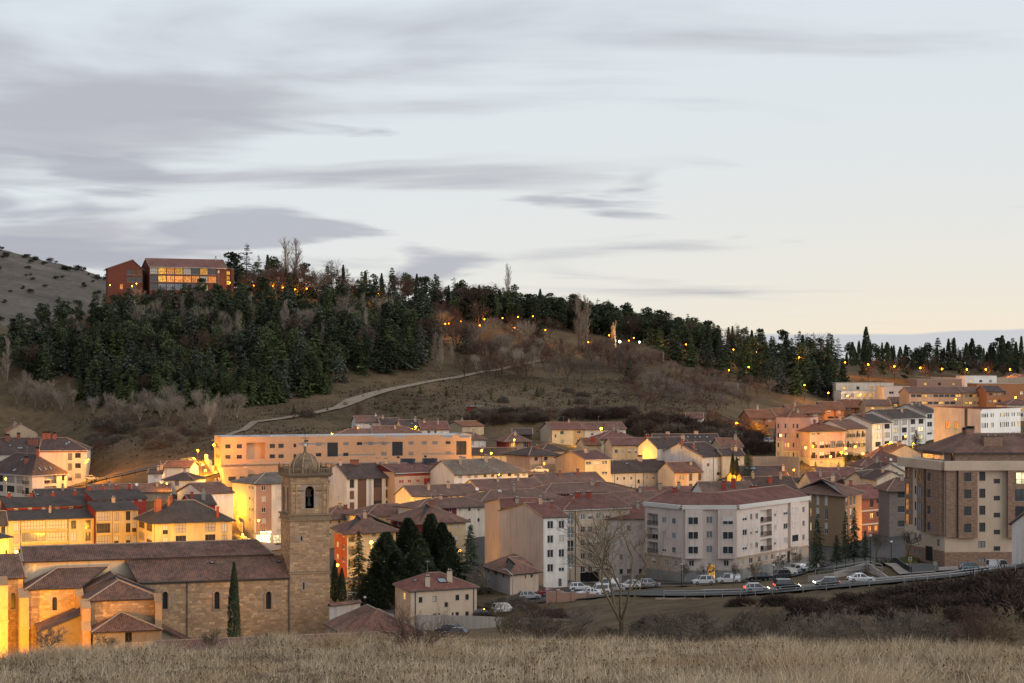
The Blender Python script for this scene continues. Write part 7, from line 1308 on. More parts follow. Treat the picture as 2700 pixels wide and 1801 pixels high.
for px, by, ty, lb in ((2310, 1480, 1402, 'bare park tree beside the lawn bench'), (2395, 1470, 1400, 'bare park tree against the brown block'), (1258, 1590, 1500, 'bare grey tree under the cypress group')):
    d = 207 if px > 2000 else 206; p = XY(px, d); plant('near_bare', Vector((p.x, p.y, ZZ(by, d))), (by - ty) * d / 3000, lb, None, 1.0)
for k in range(20):
    px = rn.uniform(1255, 1480); d = rn.uniform(196, 206) if px < 1400 else rn.uniform(188, 194); plant('thicket' if k % 2 else 'thicket_grey', gnd(px, d), rn.uniform(1.2, 2.4), 'scrubby bush around the parked cars by the derelict cottage', 'scrub by the derelict cottage', 1.2)
for k in range(24):
    px = rn.uniform(1440, 1800); d = rn.uniform(112, 160); plant(['near_shrub', 'thicket_grey', 'near_bare'][k % 3], gnd(px, d), rn.uniform(1.4, 3.2), 'bare brown bush below the low retaining wall by the large bare tree', 'bare bushes around the large bare tree', rn.uniform(.9, 1.3))
# holm-oak dots on the far hill
for k in range(75):
    px = rn.uniform(-60, 300); t = rn.random() if k > 26 else rn.uniform(.93, 1.0); top = float(hill_height(px)); py = 1000 + (top - 1000) * (t ** .75); d = 900 + 500 * t
    if py > 880: continue
    plant('holm', PT(px, py, d) - Vector((0, 0, .6)), rn.uniform(3.5, 7.5), 'round dark holm-oak bush on the far bare hill', 'holm-oak bushes on the far hill', rn.uniform(.9, 1.5))
# ---------------------------------------------------------------- bays, parapets and roof gear on the main buildings
def find(txt): return next(s for s in SPECS if txt in s['label'])
def bay(s, seg, pa, pb, offa, offb, proj, mat, wins=(), kind='std', pane=None, name='bay'):
    A, B = s['segs'][seg]; ua, ub = sorted((ray_u(pa, A, B), ray_u(pb, A, B))); U = (B - A).normalized(); N = Vector((U.y, -U.x)); loc = s['loc']; sc = s['d'] / 3000.0; ze = s['ze'] - loc.z
    M = Matrix(((U.x, -N.x, 0, A.x - loc.x), (U.y, -N.y, 0, A.y - loc.y), (0, 0, 1, 0), (0, 0, 0, 1))); b = MB(); z0, z1 = ze - offb * sc, ze - offa * sc
    b.box(ua, ub, -proj, -.002, z0, z1, mat); o = link(name, b.mesh(name), s['root'], M)
    for a, c, ra, rb in wins:
        wa, wb_ = sorted((ray_u(a, A, B), ray_u(c, A, B))); p = RND.choice(pane) if isinstance(pane, (list, tuple)) else pane
        window(o, Matrix.Translation(((wa + wb_) / 2, -proj - .003, ze - rb * sc)), wb_ - wa, (rb - ra) * sc, kind, p, 0.0)
    return o
s19 = find('projecting bays'); r3 = [(28, 48), (66.5, 86.5), (105, 125)]
for pa, pb, wa, wb_ in ((1806, 1852, 1813, 1840), (1892, 1938, 1904, 1932)): bay(s19, 'f1', pa, pb, 10, 138, 1.0, 'pinkgrey', [(wa, wb_, a, c) for a, c in r3], 'std', ['glass', 'glass', 'half'])
bay(s19, 'f2', 2078, 2101, 8, 132, .6, 'pinkgrey', [(2082, 2098, 22, 38), (2082, 2098, 61, 77), (2082, 2098, 100, 117)], 'std', ['lit_orange', 'shutter_white', 'glass'])
for seg, pa, pb in (('f0', 1701, 1796), ('f1', 1798, 1942), ('f2', 1944, 2131)): local_box(s19, 'fascia', seg, pa, pb, -2, 9, -.55, -.003, 'fascia_white')
for seg, pa, pb in (('f0', 1700, 1796), ('f2', 1944, 2131)): local_box(s19, 'string_course', seg, pa, pb, 135, 138, -.25, -.003, 'pinkdado')
s50 = find('tall brown brick'); RW = [(5 + 44.8 * k, 29 + 44.8 * k) for k in range(4)]; RG = [(5 + 44.8 * k, 36 + 44.8 * k) for k in range(4)]
bay(s50, 'f1', 2524, 2574, 0, 178, .9, 'brick_brown', [(2540, 2557, a, c) for a, c in RW], 'dark', 'shutter_char'); bay(s50, 'f1', 2654, 2785, 0, 178, .9, 'brick_brown', [(a0_, a1_, a, c) for a0_, a1_ in ((2674, 2706), (2730, 2760)) for a, c in RG], 'gald', ['glass', 'glass', 'lit_pale'])
bay(s50, 'f0', 2428, 2446, 0, 168, .8, 'brick_brown', [(2431, 2441, 6 + 43 * k, 37 + 43 * k) for k in range(4)], 'dark', ['glass', 'shutter_grey']); bay(s50, 'f0', 2452, 2489, 0, 172, .8, 'brick_brown', [(2457, 2463, 9 + 44 * k, 32 + 44 * k) for k in range(4)], 'dark', ['glass', 'shutter_char']); bay(s50, 'f0', 2446.3, 2451.7, 0, 170, .4, 'shutter_char'); bay(s50, 'f1', 2492.5, 2519, 0, 176, .6, 'brick_brown')
local_box(s50, 'parapet', 'f0', 2378, 2492, -24, 0, -1.0, -.003, 'beige'); local_box(s50, 'parapet', 'f1', 2487, 2790, -24, 0, -1.0, -.003, 'beige')
for k in range(4): local_box(s50, 'terrace_screen', 'f0', 2424 + 14 * k, 2436 + 14 * k, -38, -25, .8, .86, 'glass_pale')
s4 = find('rooftop solar'); sM1 = find('long flat-roofed orange')
def panels(s, px0, px1, dd, z, n, nm='solar_panel'):
    for k in range(n):
        px = px0 + (px1 - px0) * k / max(1, n - 1); q = XY(px, dd); b = MB(); b.face([(-.5, 0, 0), (.5, 0, 0), (.5, 1.2, 1.2), (-.5, 1.2, 1.2)], 'glass'); b.face([(-.5, .05, -.03), (-.5, 1.25, 1.17), (.5, 1.25, 1.17), (.5, .05, -.03)], 'metal_grey'); b.tube((-.45, 1.15, 0), (-.45, 1.15, 1.15), .03, .03, 'metal_grey', 4); b.tube((.45, 1.15, 0), (.45, 1.15, 1.15), .03, .03, 'metal_grey', 4)
        o = b.build(nm, s['root']); o.location = Vector((q.x, q.y, z)) - s['loc']
panels(s4, 1060, 1090, 310, s4['ze'] + 2.0, 7); panels(s4, 1118, 1148, 311, s4['ze'] + 2.0, 7)
for a_, b2 in ((650, 700), (770, 830), (1000, 1050), (1180, 1225)):
    for k in range(2): q = XY(a_ + (b2 - a_) * k, 327); o = MB(); o.box(-1.6, 1.6, -1, 1, 0, .7, 'zinc'); o = o.build('roof_unit', sM1['root']); o.location = Vector((q.x, q.y, sM1['ze'] - .05)) - sM1['loc']
local_box(sM1, 'base_ledge', 'f', 584, 1242, 67, 70, -.5, -.003, 'concrete')
for txt, pa, pb, offs_ in (('four glazed galleries', 56, 179, (32, 64, 96)), ('brown gallery bays', 254, 292, (32, 64))):
    s = find(txt)
    for o_ in offs_: local_box(s, 'gallery_ledge', 'f', pa, pb, o_ - 1.5, o_ + 1, -.5, -.003, 'yellow')
sB = find('two-storey beige'); 
for px in (1095, 1249): A, B = sB['segs']['f1']; u = ray_u(px, A, B); U = (B - A).normalized(); q = A + U * u + Vector((U.y, -U.x)) * .09; b = MB(); b.tube((q.x - sB['loc'].x, q.y - sB['loc'].y, -.5), (q.x - sB['loc'].x, q.y - sB['loc'].y, sB['ze'] - sB['loc'].z - .2), .07, .07, 'gutter', 6); b.build('drainpipe', sB['root'])
for txt, px, py, d in (('nearest tower', 1258, 1290, 276), ('cream row house with brown roof and dark red', 1318, 1296, 270), ('satellite dish left', 2349, 1212, 322), ('beige gable house with brown roof edge', 2284, 1275, 283), ('satellite dishes next', 361, 1278, 303), ('satellite dishes next', 425, 1272, 304)):
    s = find(txt); p = PT(px, py, d) - s['loc']; dish(s['root'], p)
# lettering over the shop behind the tower
def text_part(s, seg, pc, off, size, body, mat):
    A, B = s['segs'][seg]; U = (B - A).normalized(); N = Vector((U.y, -U.x)); m = A + U * ray_u(pc, A, B) + N * .06; loc = s['loc']; cu_ = bpy.data.curves.new('sign_lettering', 'FONT'); cu_.body = body; cu_.size = size; cu_.align_x = 'CENTER'; cu_.extrude = .02; cu_.materials.append(MATS[mat])
    M = Matrix(((U.x, 0, N.x, m.x - loc.x), (U.y, 0, N.y, m.y - loc.y), (0, 1, 0, s['ze'] - off * s['d'] / 3000 - loc.z), (0, 0, 0, 1))); to = bpy.data.objects.new('t', cu_); COL.objects.link(to); bpy.context.view_layer.update(); me = bpy.data.meshes.new_from_object(to.evaluated_get(bpy.context.evaluated_depsgraph_get())); bpy.data.objects.remove(to); me.materials.clear(); me.materials.append(MATS[mat]); link('sign_lettering', me, s['root'], M)
sSh = find('lit shop'); text_part(sSh, 'f', 684, 133.5, .75, 'TALLERES', 'void'); local_box(sSh, 'shop_sign', 'f', 686, 714, 127, 133, -.25, -.003, 'shop_lit')
# ---------------------------------------------------------------- lamps
LG = 2.6
def lamp(px, py, d=None, h=7.0, power=2500.0, col='sodium', label='street lamp', group=None, kind='globe', r=.32, dmin=330, name='street_lamp', reach=0.0):
    if d is None: d = hit(px, py, dmin, 640, h) or 500
    q = XY(px, d); zh = ZZ(py, d); zg = min(gz1(px, d), zh - 2.2) if kind != 'wall' else zh - .5
    o = empty(name, (q.x, q.y, zg), label, 'street lamp', group); hh = zh - zg
    m = {'sodium': 'bulb_sodium', 'yellow': 'bulb_yellow', 'white': 'bulb_white'}.get(col, 'lens'); b = MB()
    if kind == 'wall': b.tube((0, .9, .3), (0, 0, hh + .15), .04, .03, 'metal_dark', 5)
    elif kind == 'arm': b.tube((0, .8, -.3), (0, .8, hh + .4), .09, .05, 'metal_grey', 7); b.tube((0, .8, hh + .4), (0, 0, hh + .18), .045, .04, 'metal_grey', 6)
    else: b.tube((0, 0, -.3), (0, 0, hh - r * .7), .08, .05, 'metal_dark', 7)
    b.build('pole' if kind != 'wall' else 'bracket', o)
    b = MB(); n = 8; prof = [(r * math.sin(math.pi * k / n) + .002, hh - r * math.cos(math.pi * k / n)) for k in range(n + 1)]; b.lathe(0, 0, prof, m, 12); b.build('lamp_globe', o)
    b = MB(); b.lathe(0, 0, [(.02, hh + r + .16), (r * .8, hh + r + .02), (r * .85, hh + r - .02), (.02, hh + r + .01)], 'metal_dark', 12); b.build('lamp_cap', o)
    if power:
        ld = bpy.data.lights.new('bulb', 'POINT'); ld.energy = power * LG; ld.shadow_soft_size = r + .06; ld.color = {'sodium': (1.0, .35, .012), 'yellow': (1.0, .435, .015), 'white': (.95, 1.0, .72)}[col]; lo = bpy.data.objects.new('bulb', ld); COL.objects.link(lo); lo.parent = o; lo.location = (0, -(r + .12), hh)
    return o
ORD = ['first', 'second', 'third', 'fourth', 'fifth', 'sixth', 'seventh', 'eighth', 'ninth', 'tenth', 'eleventh', 'twelfth', 'thirteenth', 'fourteenth', 'fifteenth', 'sixteenth']
def lamps(pts, row, **k):
    for i, p in enumerate(pts): lamp(p[0], p[1], p[2] if len(p) > 2 else None, label=f'{ORD[i]} glowing lamp from the left {row}', group='lamps ' + row, **k)
lamps([(669, 753), (719, 754), (746, 758), (778, 763), (786, 758), (809, 761), (887, 763), (961, 767), (997, 773)], 'on the ridge right of the hotel', h=4.5, power=520, col='sodium', dmin=440)
lamps([(1174, 854), (1183, 853), (1200, 786), (1215, 847), (1265, 858), (1277, 842), (1325, 839), (1357, 864), (1366, 836), (1405, 834), (1438, 870), (1467, 821)], 'along the hill path', h=6, power=420, col='sodium', dmin=440)
lamps([(1551, 902), (1606, 884), (1658, 898), (1671, 891), (1745, 902), (1809, 908)], 'around the statue', h=6, power=380, col='sodium', dmin=440)
lamp(1634, 901, 500, label='dazzling white floodlight right of the statue', power=700, col='white', r=.5, h=3, name='flood_lamp'); lamp(1686, 902, 500, label='smaller white floodlight right of the statue', power=300, col='white', r=.4, h=3, name='flood_lamp')
lamps([(1934, 922), (1922, 976), (1974, 968), (1994, 928), (2107, 942), (2121, 1015), (2166, 949), (2184, 1036)], 'among the firs above the townhouses', h=7, power=900, col='sodium', dmin=420)
lamps([(2228, 956), (2289, 961), (2358, 966), (2426, 970), (2484, 973), (2549, 974), (2599, 974), (2663, 974)], 'along the ridge road at right', h=6.5, power=1300, col='sodium', dmin=470, r=.42)
lamps([(2234, 1044, 466), (2268, 1041, 464), (2290, 1056, 458)], 'before the white modern housing', h=6, power=900, col='yellow')
lamps([(227, 1219, 333), (232, 1213, 340), (522, 1188, 336), (564, 1173, 318.5)], 'on the road below the wood', h=8, power=6500, col='sodium', r=.36)
lamps([(535, 1225, 327), (542, 1241, 323), (568, 1266, 317), (580, 1288, 312), (595, 1314, 307), (606, 1337, 303)], 'down the lit stairway', h=5, power=1700, col='yellow', r=.34)
lamps([(44, 1455, 266), (228, 1445, 268), (330, 1470, 264), (440, 1472, 262), (545, 1474, 262)], 'in the street behind the church', h=6, power=16000, col='yellow', r=.4)
lamp(-40, 1470, 258, label='glowing lamp just left of the picture behind the church', power=16000, col='yellow', h=6)
lamp(15, 1263, 322, label='glowing lamp on the corner block facade at left', power=1400, col='yellow', kind='arm'); lamp(440, 1275, 302.5, label='lamp glaring on the white house wall', power=500, col='yellow', kind='wall', r=.2)
lamps([(875, 1145, 344), (944, 1131, 361), (1096, 1126, 356), (1082, 1147, 347)], 'in the upper row above the orange block', h=5, power=1400, col='yellow', r=.34)
lamp(682, 1372, 297, label='lamp on the brick block behind the tower', power=1500, col='yellow', kind='arm'); lamp(640, 1410, 296, label='lamp at the foot of the stairway', power=900, col='yellow'); lamp(979, 1430, 233, label='large glowing lamp in front of the yellow and red house', power=2600, col='yellow', kind='arm', r=.36); lamp(890, 1490, 236, label='lamp hidden low beside the red house wall', power=1600, col='yellow'); lamp(1212, 1452, 235, label='lamp behind the cypress group by the yellow house', power=260, col='yellow'); lamp(950, 1545, 233, label='lamp in the lane behind the pointed fir', power=900, col='sodium', h=3)
lamp(1356, 1160, 342, label='lamp on the dark red house porch', power=700, col='yellow', kind='arm'); lamps([(1270, 1188, 331), (1295, 1195, 331)], 'before the low yellow house', h=5, power=1100, col='yellow'); lamp(1585, 1130, 370, label='very bright lamp before the upper terrace houses', power=2600, col='yellow', r=.45, kind='arm'); lamp(1529, 1162, 368, label='lamp between the upper terrace houses', power=1800, col='yellow', kind='arm'); lamp(1150, 1219, 322, label='lamp under the right end of the orange block', power=500, col='yellow', r=.2); lamp(1000, 1221, 322, label='lamp under the middle of the orange block', power=400, col='yellow', r=.2)
lamp(1435, 1222, 309, label='lamp beside the stone-based pink house', power=700, col='sodium', kind='arm', r=.25)
lamp(1942, 1116, 394, label='lamp glaring on the first brick townhouse gable', power=4200, col='sodium', kind='arm', r=.4); lamp(1999, 1140, 384, label='lamp below the first brick townhouse', power=6000, col='sodium', r=.4); lamp(2150, 1112, 412, label='lamp between the brick townhouses', power=4500, col='sodium'); lamp(2240, 1104, 432, label='lamp at the far brick townhouse', power=4000, col='sodium')
lamps([(2058, 1148, 333), (2124, 1181, 329.5), (2190, 1204, 324), (2229, 1182, 330), (2231, 1197, 328), (2255, 1178, 339), (2275, 1196, 335), (2348, 1166, 345), (2388, 1150, 352), (2408, 1169, 350)], 'in the street by the pink corner', h=5, power=1300, col='yellow', r=.34, kind='arm')
lamp(2093, 1239, 304, label='lamp above the roofs below the stone wall', power=900, col='sodium', r=.3); lamp(2520, 1052, 434, label='lamp before the long orange apartments', power=1500, col='sodium'); lamp(2678, 1048, 448, label='lamp at the right edge brick block', power=1500, col='yellow')
lamp(2345, 1395, 262, label='orange lamp lighting the red brick house street', power=2600, col='sodium')
lamps([(975, 1345, 268), (1075, 1345, 270), (1170, 1330, 281), (1300, 1325, 277), (1470, 1310, 287), (1470, 1262, 303), (1610, 1310, 296), (1700, 1296, 303), (1820, 1292, 303), (1890, 1285, 307), (1660, 1225, 324), (1950, 1300, 280), (2060, 1290, 292), (2200, 1300, 272), (2300, 1240, 305), (2330, 1200, 333)], 'in the narrow streets between the town roofs', h=6, power=3000, col='yellow', r=.3, kind='arm')
for px, py, lb in ((290, 752, 'left'), (360, 748, 'middle'), (355, 798, 'right')): lamp(px, py, 458, label=f'small glowing lamp beside the hotel left wing, {lb}', power=350, col='yellow', r=.25)
lamp(606, 745, 470, label='small lamp at the hotel stair tower foot', power=700, col='yellow', r=.25)
for i_, (px, d, hh, pw) in enumerate(((-70, 181, 2.5, 38000), (20, 176, 2.0, 28000), (110, 172, 1.6, 20000), (195, 171, 1.4, 7000))):
    q = XY(px, d); g = gz1(px, d); o = empty('flood_lamp', (q.x, q.y, g), f'{ORD[i_]} amber floodlight from the left before the church chapels', 'flood lamp', 'church floodlights')
    b = MB(); b.box(-.25, .25, -.15, .15, hh, hh + .35, 'metal_dark'); b.build('housing', o); b = MB(); b.tube((0, 0, -.5), (0, 0, hh), .05, .05, 'metal_dark', 6); b.build('pole', o); b = MB(); b.face([(-.22, .16, hh + .04), (.22, .16, hh + .04), (.22, .16, hh + .31), (-.22, .16, hh + .31)], 'bulb_sodium'); b.build('lens', o)
    ld = bpy.data.lights.new('bulb', 'SPOT'); ld.energy = pw; ld.spot_size = math.radians(105); ld.spot_blend = .6; ld.shadow_soft_size = .2; ld.color = (1.0, .40, .015); lo = bpy.data.objects.new('bulb', ld); COL.objects.link(lo); lo.parent = o; lo.location = (0, .3, hh + .2); lo.rotation_euler = (math.radians(98), 0, math.radians(12))
for px, py, d, h_, lb in ((1503, 1497, 214, 4, 'globe street lamp off, before the tan block'), (2040, 1490, 203, 5, 'unlit disc-topped lamp post left of the park fence'), (2065, 1475, 206, 5, 'second unlit disc-topped lamp post left of the park'), (2295, 1412, 207, 5, 'unlit park lamp beside the dark spruces'), (2350, 1428, 205, 5, 'unlit park lamp beside the lawn'), (1797, 1487, 212, 4, 'unlit lamp post among the street trees'), (962, 1575, 205, 4, 'lantern post beside the churchyard wall')):
    lamp(px, py, d, h=h_, power=0, col='off', label=lb, r=.26)
lp = empty('street_lamp', gnd(1352, 205), 'curved grey street lamp standing before the derelict cottage', 'street lamp'); b = MB(); b.tube((0, 0, -.3), (0, 0, 5.0), .1, .07, 'steel', 7); pr = None
for k in range(8): t = k / 7; p = Vector((-1.2 * math.sin(t * 1.5), 0, 5.0 + 1.1 * math.sin(t * 1.57))); (b.tube(pr, p, .06, .05, 'steel', 6) if pr is not None else None); pr = p
b.build('pole', lp); b = MB(); b.box(pr.x - .6, pr.x, -.15, .15, pr.z - .12, pr.z + .06, 'steel'); b.build('lamp_head', lp)
# ---------------------------------------------------------------- cars
CARP = dict(hatch=dict(L=4.1, W=1.75, H=1.48, hood=.26, roof0=.42, roof1=.86, tail=.98, belt=.88), sedan=dict(L=4.5, W=1.75, H=1.42, hood=.28, roof0=.43, roof1=.70, tail=.86, belt=.88), suv=dict(L=4.3, W=1.85, H=1.7, hood=.25, roof0=.38, roof1=.90, tail=.98, belt=1.0), van=dict(L=4.5, W=1.82, H=1.85, hood=.20, roof0=.34, roof1=.95, tail=.99, belt=1.05), pickup=dict(L=5.0, W=1.8, H=1.7, hood=.24, roof0=.36, roof1=.58, tail=.64, belt=.98))
CARM = {}
def car_parts(kind, paint):
    if (kind, paint) in CARM: return CARM[kind, paint]
    c = CARP[kind]; L, W_, H, bl = c['L'], c['W'], c['H'], c['belt']; x = lambda t: L / 2 - L * t      # x forward
    hb = bl * .93 if kind != 'van' else bl * .98
    prof = [(0, .30), (0.0, .55), (.015, .68), (.06, hb * .86), (c['hood'], bl), (c['tail'], bl + .02), (.99, bl * .92), (1.0, .62), (.995, .32)]
    b = MB(); hw = W_ / 2
    secs = [(-hw, .86), (-hw * .985, 1.0), (hw * .985, 1.0), (hw, .86)]
    low = [Vector((x(t), 0, z)) for t, z in prof]
    for s_ in (-1, 1):
        inn = [Vector((p.x * .985, s_ * (hw - .10), p.z if p.z > .4 else p.z)) for p in low]; outp = [Vector((p.x * .975, s_ * hw, min(p.z, bl - .1) if p.z > .5 else p.z)) for p in low]
        b.face(outp if s_ < 0 else outp[::-1], paint)
        for k in range(len(low)):
            j = (k + 1) % len(low); q = [outp[k], inn[k], inn[j], outp[j]]; b.face(q if s_ < 0 else q[::-1], paint)
    for k in range(len(low)):
        j = (k + 1) % len(low); a, d_ = low[k], low[j]
        b.face([Vector((a.x * .985, hw - .10, a.z)), Vector((a.x * .985, -hw + .10, a.z)), Vector((d_.x * .985, -hw + .10, d_.z)), Vector((d_.x * .985, hw - .10, d_.z))], paint)
    body = b.mesh('body')
    # cabin
    y0, y1 = hw - .06, hw - .22; zb_, zt_ = bl - .01, H; x0, x1, x2, x3 = x(c['hood'] + .01), x(c['roof0']), x(c['roof1']), x(c['tail'] - .005)
    g = MB(); P8 = lambda xx, y, z: Vector((xx, y, z))
    zg = zt_ - .07
    g.face([P8(x0, -y0, zb_), P8(x0, y0, zb_), P8(x1, y1, zg), P8(x1, -y1, zg)][::-1], 'glass')
    g.face([P8(x3, y0, zb_), P8(x3, -y0, zb_), P8(x2, -y1, zg), P8(x2, y1, zg)][::-1], 'glass')
    for s_ in (-1, 1): q = [P8(x0, s_ * y0, zb_), P8(x3, s_ * y0, zb_), P8(x2, s_ * y1, zg), P8(x1, s_ * y1, zg)]; g.face(q if s_ > 0 else q[::-1], 'glass')
    glass = g.mesh('window_glass')
    r = MB(); r.box(x2 - .03, x1 + .03, -y1 - .01, y1 + .01, zg, zt_, paint)
    for s_ in (-1, 1):
        for xa, xb in ((x0, x1), (x3, x2)): r.tube((xa, s_ * y0, zb_), (xb, s_ * y1, zg + .02), .05, .05, paint, 5)
        for t in (.45, .78) if kind != 'van' else (.42,):
            xm_ = x2 + (x1 - x2) * (1 - t) if t < .7 else x2 + (x1 - x2) * .1; r.tube((xm_, s_ * (y0 + .005), zb_), (xm_, s_ * (y1 + .005), zg), .045, .045, paint, 5)
    if kind in ('van',) and paint == 'paint_white': 
        for s_ in (-1, 1): r.face([P8(x3, s_ * (y0 + .02), zb_), P8(x(.55), s_ * (y0 + .02), zb_), P8(x(.55), s_ * (y1 + .02), zg), P8(x2, s_ * (y1 + .02), zg)] if s_ > 0 else [P8(x(.55), s_ * (y0 + .02), zb_), P8(x3, s_ * (y0 + .02), zb_), P8(x2, s_ * (y1 + .02), zg), P8(x(.55), s_ * (y1 + .02), zg)], paint)
    roof = r.mesh('roof')
    w = MB(); w.lathe(0, 0, [(.2, -.1), (.31, -.1), (.33, -.06), (.33, .06), (.31, .1), (.2, .1)], 'tyre', 16); tyre = w.mesh('wheel'); w = MB(); w.lathe(0, 0, [(.01, .085), (.19, .09), (.21, .07)], 'rim', 12); rim = w.mesh('rim')
    h = MB(); h.box(-.04, .05, -.2, .2, -.08, .09, 'lens'); hl2 = h.mesh('headlight'); h = MB(); h.box(-.04, .05, -.2, .2, -.08, .09, 'car_lamp'); hlo = h.mesh('headlight'); h = MB(); h.box(-.05, .04, -.14, .14, -.12, .14, 'tail_off'); tl2 = h.mesh('tail_light'); h = MB(); h.box(-.05, .04, -.14, .14, -.12, .14, 'car_tail'); tlo = h.mesh('tail_light')
    h = MB(); h.box(-.03, .04, -W_ * .36, W_ * .36, -.12, .1, 'plastic_dark'); bump = h.mesh('bumper')
    CARM[kind, paint] = (body, glass, roof, tyre, rim, hl2, hlo, tl2, tlo, bump); return CARM[kind, paint]
def car(px, d, ang, kind, paint, label, on=False, lift=.3, py=None):
    c = CARP[kind]; body, glass, roof, tyre, rim, hl2, hlo, tl2, tlo, bump = car_parts(kind, paint); q = XY(px, d); z = gz1(px, d) + lift if py is None else ZZ(py, d)
    o = empty('parked_car' if not on else 'car', (q.x, q.y, z), label, 'car', None, math.radians(ang)); link('body', body, o); link('window_glass', glass, o); link('roof', roof, o); L = c['L']; hw = c['W'] / 2
    for fx in (.19, .81):
        for s_ in (-1, 1):
            M = Matrix.Translation((L / 2 - L * fx, s_ * (hw - .08), .33)) @ Matrix.Rotation(-s_ * math.pi / 2, 4, 'X'); w = link('wheel', tyre, o, M); link('rim', rim, w)
    for s_ in (-1, 1): link('headlight', hlo if on else hl2, o, Matrix.Translation((L / 2 - .06, s_ * (hw - .28), .68))); link('tail_light', tlo if on else tl2, o, Matrix.Translation((-L / 2 + .05, s_ * (hw - .24), .78)))
    link('bumper', bump, o, Matrix.Translation((L / 2 - .02, 0, .42))); link('bumper', bump, o, Matrix.Translation((-L / 2 + .02, 0, .42)))
    if on:
        ld = bpy.data.lights.new('beam', 'SPOT'); ld.energy = 300; ld.spot_size = math.radians(60); ld.color = (1, .85, .6); ld.shadow_soft_size = .1; lo = bpy.data.objects.new('beam', ld); COL.objects.link(lo); lo.parent = o; lo.location = (L / 2 + .1, 0, .7); lo.rotation_euler = (math.radians(85), 0, math.radians(-90))
    return o
for a in ((1854, 215.5, 188, 'suv', 'paint_white', 'white off-roader parked before the lit doorway'), (1920, 216, 186, 'van', 'paint_white', 'white passenger van parked right of the lit doorway'), (1997, 218, 190, 'suv', 'paint_black', 'black off-roader parked before the right wing of the corner building'), (2056, 222, 205, 'suv', 'paint_grey', 'dark grey car parked at an angle by the lamp posts'), (2076, 227, 215, 'hatch', 'paint_white', 'white car parked behind the dark grey one'), (2100, 230, 215, 'van', 'paint_white', 'white van parked left of the conical spruce'), (2124, 234, 215, 'hatch', 'paint_grey', 'grey car parked behind the white van'), (2138, 229, 215, 'hatch', 'paint_silver', 'silver car half hidden by the conical spruce'),
          (2562, 187.5, 8, 'hatch', 'paint_bluegrey', 'pale blue-green hatchback parked before the brown block'), (2636, 189.5, 8, 'van', 'paint_white', 'white delivery van parked at the right by the brown block'), (2269, 185.2, 6, 'sedan', 'paint_white', 'white saloon parked on the road below the retaining wall'),
          (1527, 212, 10, 'hatch', 'paint_white', 'white hatchback parked before the tan block'), (1552, 205, 190, 'sedan', 'paint_white', 'white saloon parked behind the low brick wall, left'), (1580, 206, 190, 'suv', 'paint_white', 'white off-roader parked behind the low brick wall, middle'), (1618, 207, 185, 'hatch', 'paint_silver', 'silver car parked behind the trunk of the large bare tree'), (1600, 214, 185, 'van', 'paint_white', 'white van parked behind the large bare tree'), (1712, 214, 5, 'hatch', 'paint_silver', 'silver car parked under the left wing of the corner building'), (1660, 212, 185, 'hatch', 'paint_white', 'white car parked right of the large bare tree trunk'),
          (1329, 200, 20, 'suv', 'paint_white', 'white off-roader parked below the derelict cottage'), (1274, 199, 15, 'hatch', 'paint_grey', 'dark grey car parked right of the beige house'), (1452, 208, 12, 'sedan', 'paint_red', 'maroon car parked under the white end facade'), (1395, 206, 15, 'hatch', 'paint_silver', 'silver car parked among the scrub'), (1183, 180, 150, 'hatch', 'paint_navy', 'navy hatchback parked behind the meadow brow, behind the black one'), (1200, 177, 160, 'hatch', 'paint_black', 'black hatchback with red tail light behind the meadow brow'), (1030, 199, 100, 'hatch', 'paint_white', 'white car nose beside the beige house left wall')):
    car(*a)
car(1995, 189, 4, 'hatch', 'paint_silver', 'silver hatchback driving on the road, second from its left end', True); car(2075, 187, 4, 'suv', 'paint_black', 'black car on the road with headlights on', True); car(2179, 185, 184, 'hatch', 'paint_olive', 'dark grey hatchback on the road with orange-glowing lamps', True)
car(735, 290, 175, 'sedan', 'paint_grey', 'dark car parked before the lit shop', py=1446); car(553, 313, 160, 'hatch', 'paint_red', 'dark red car parked beside the stairway', py=1314); car(1424, 311, 175, 'pickup', 'paint_white', 'white pickup parked before the stone-based house', py=1246); car(488, 337, 20, 'hatch', 'paint_black', 'black car on the road below the wood, left', py=1221); car(507, 338, 15, 'hatch', 'paint_grey', 'dark car on the road below the wood, right', py=1219); car(2028, 354, 60, 'suv', 'paint_silver', 'silver car under the brick townhouses', py=1168); car(240, 336, 15, 'hatch', 'paint_silver', 'silver car under the orange road lamps at left', py=1266)
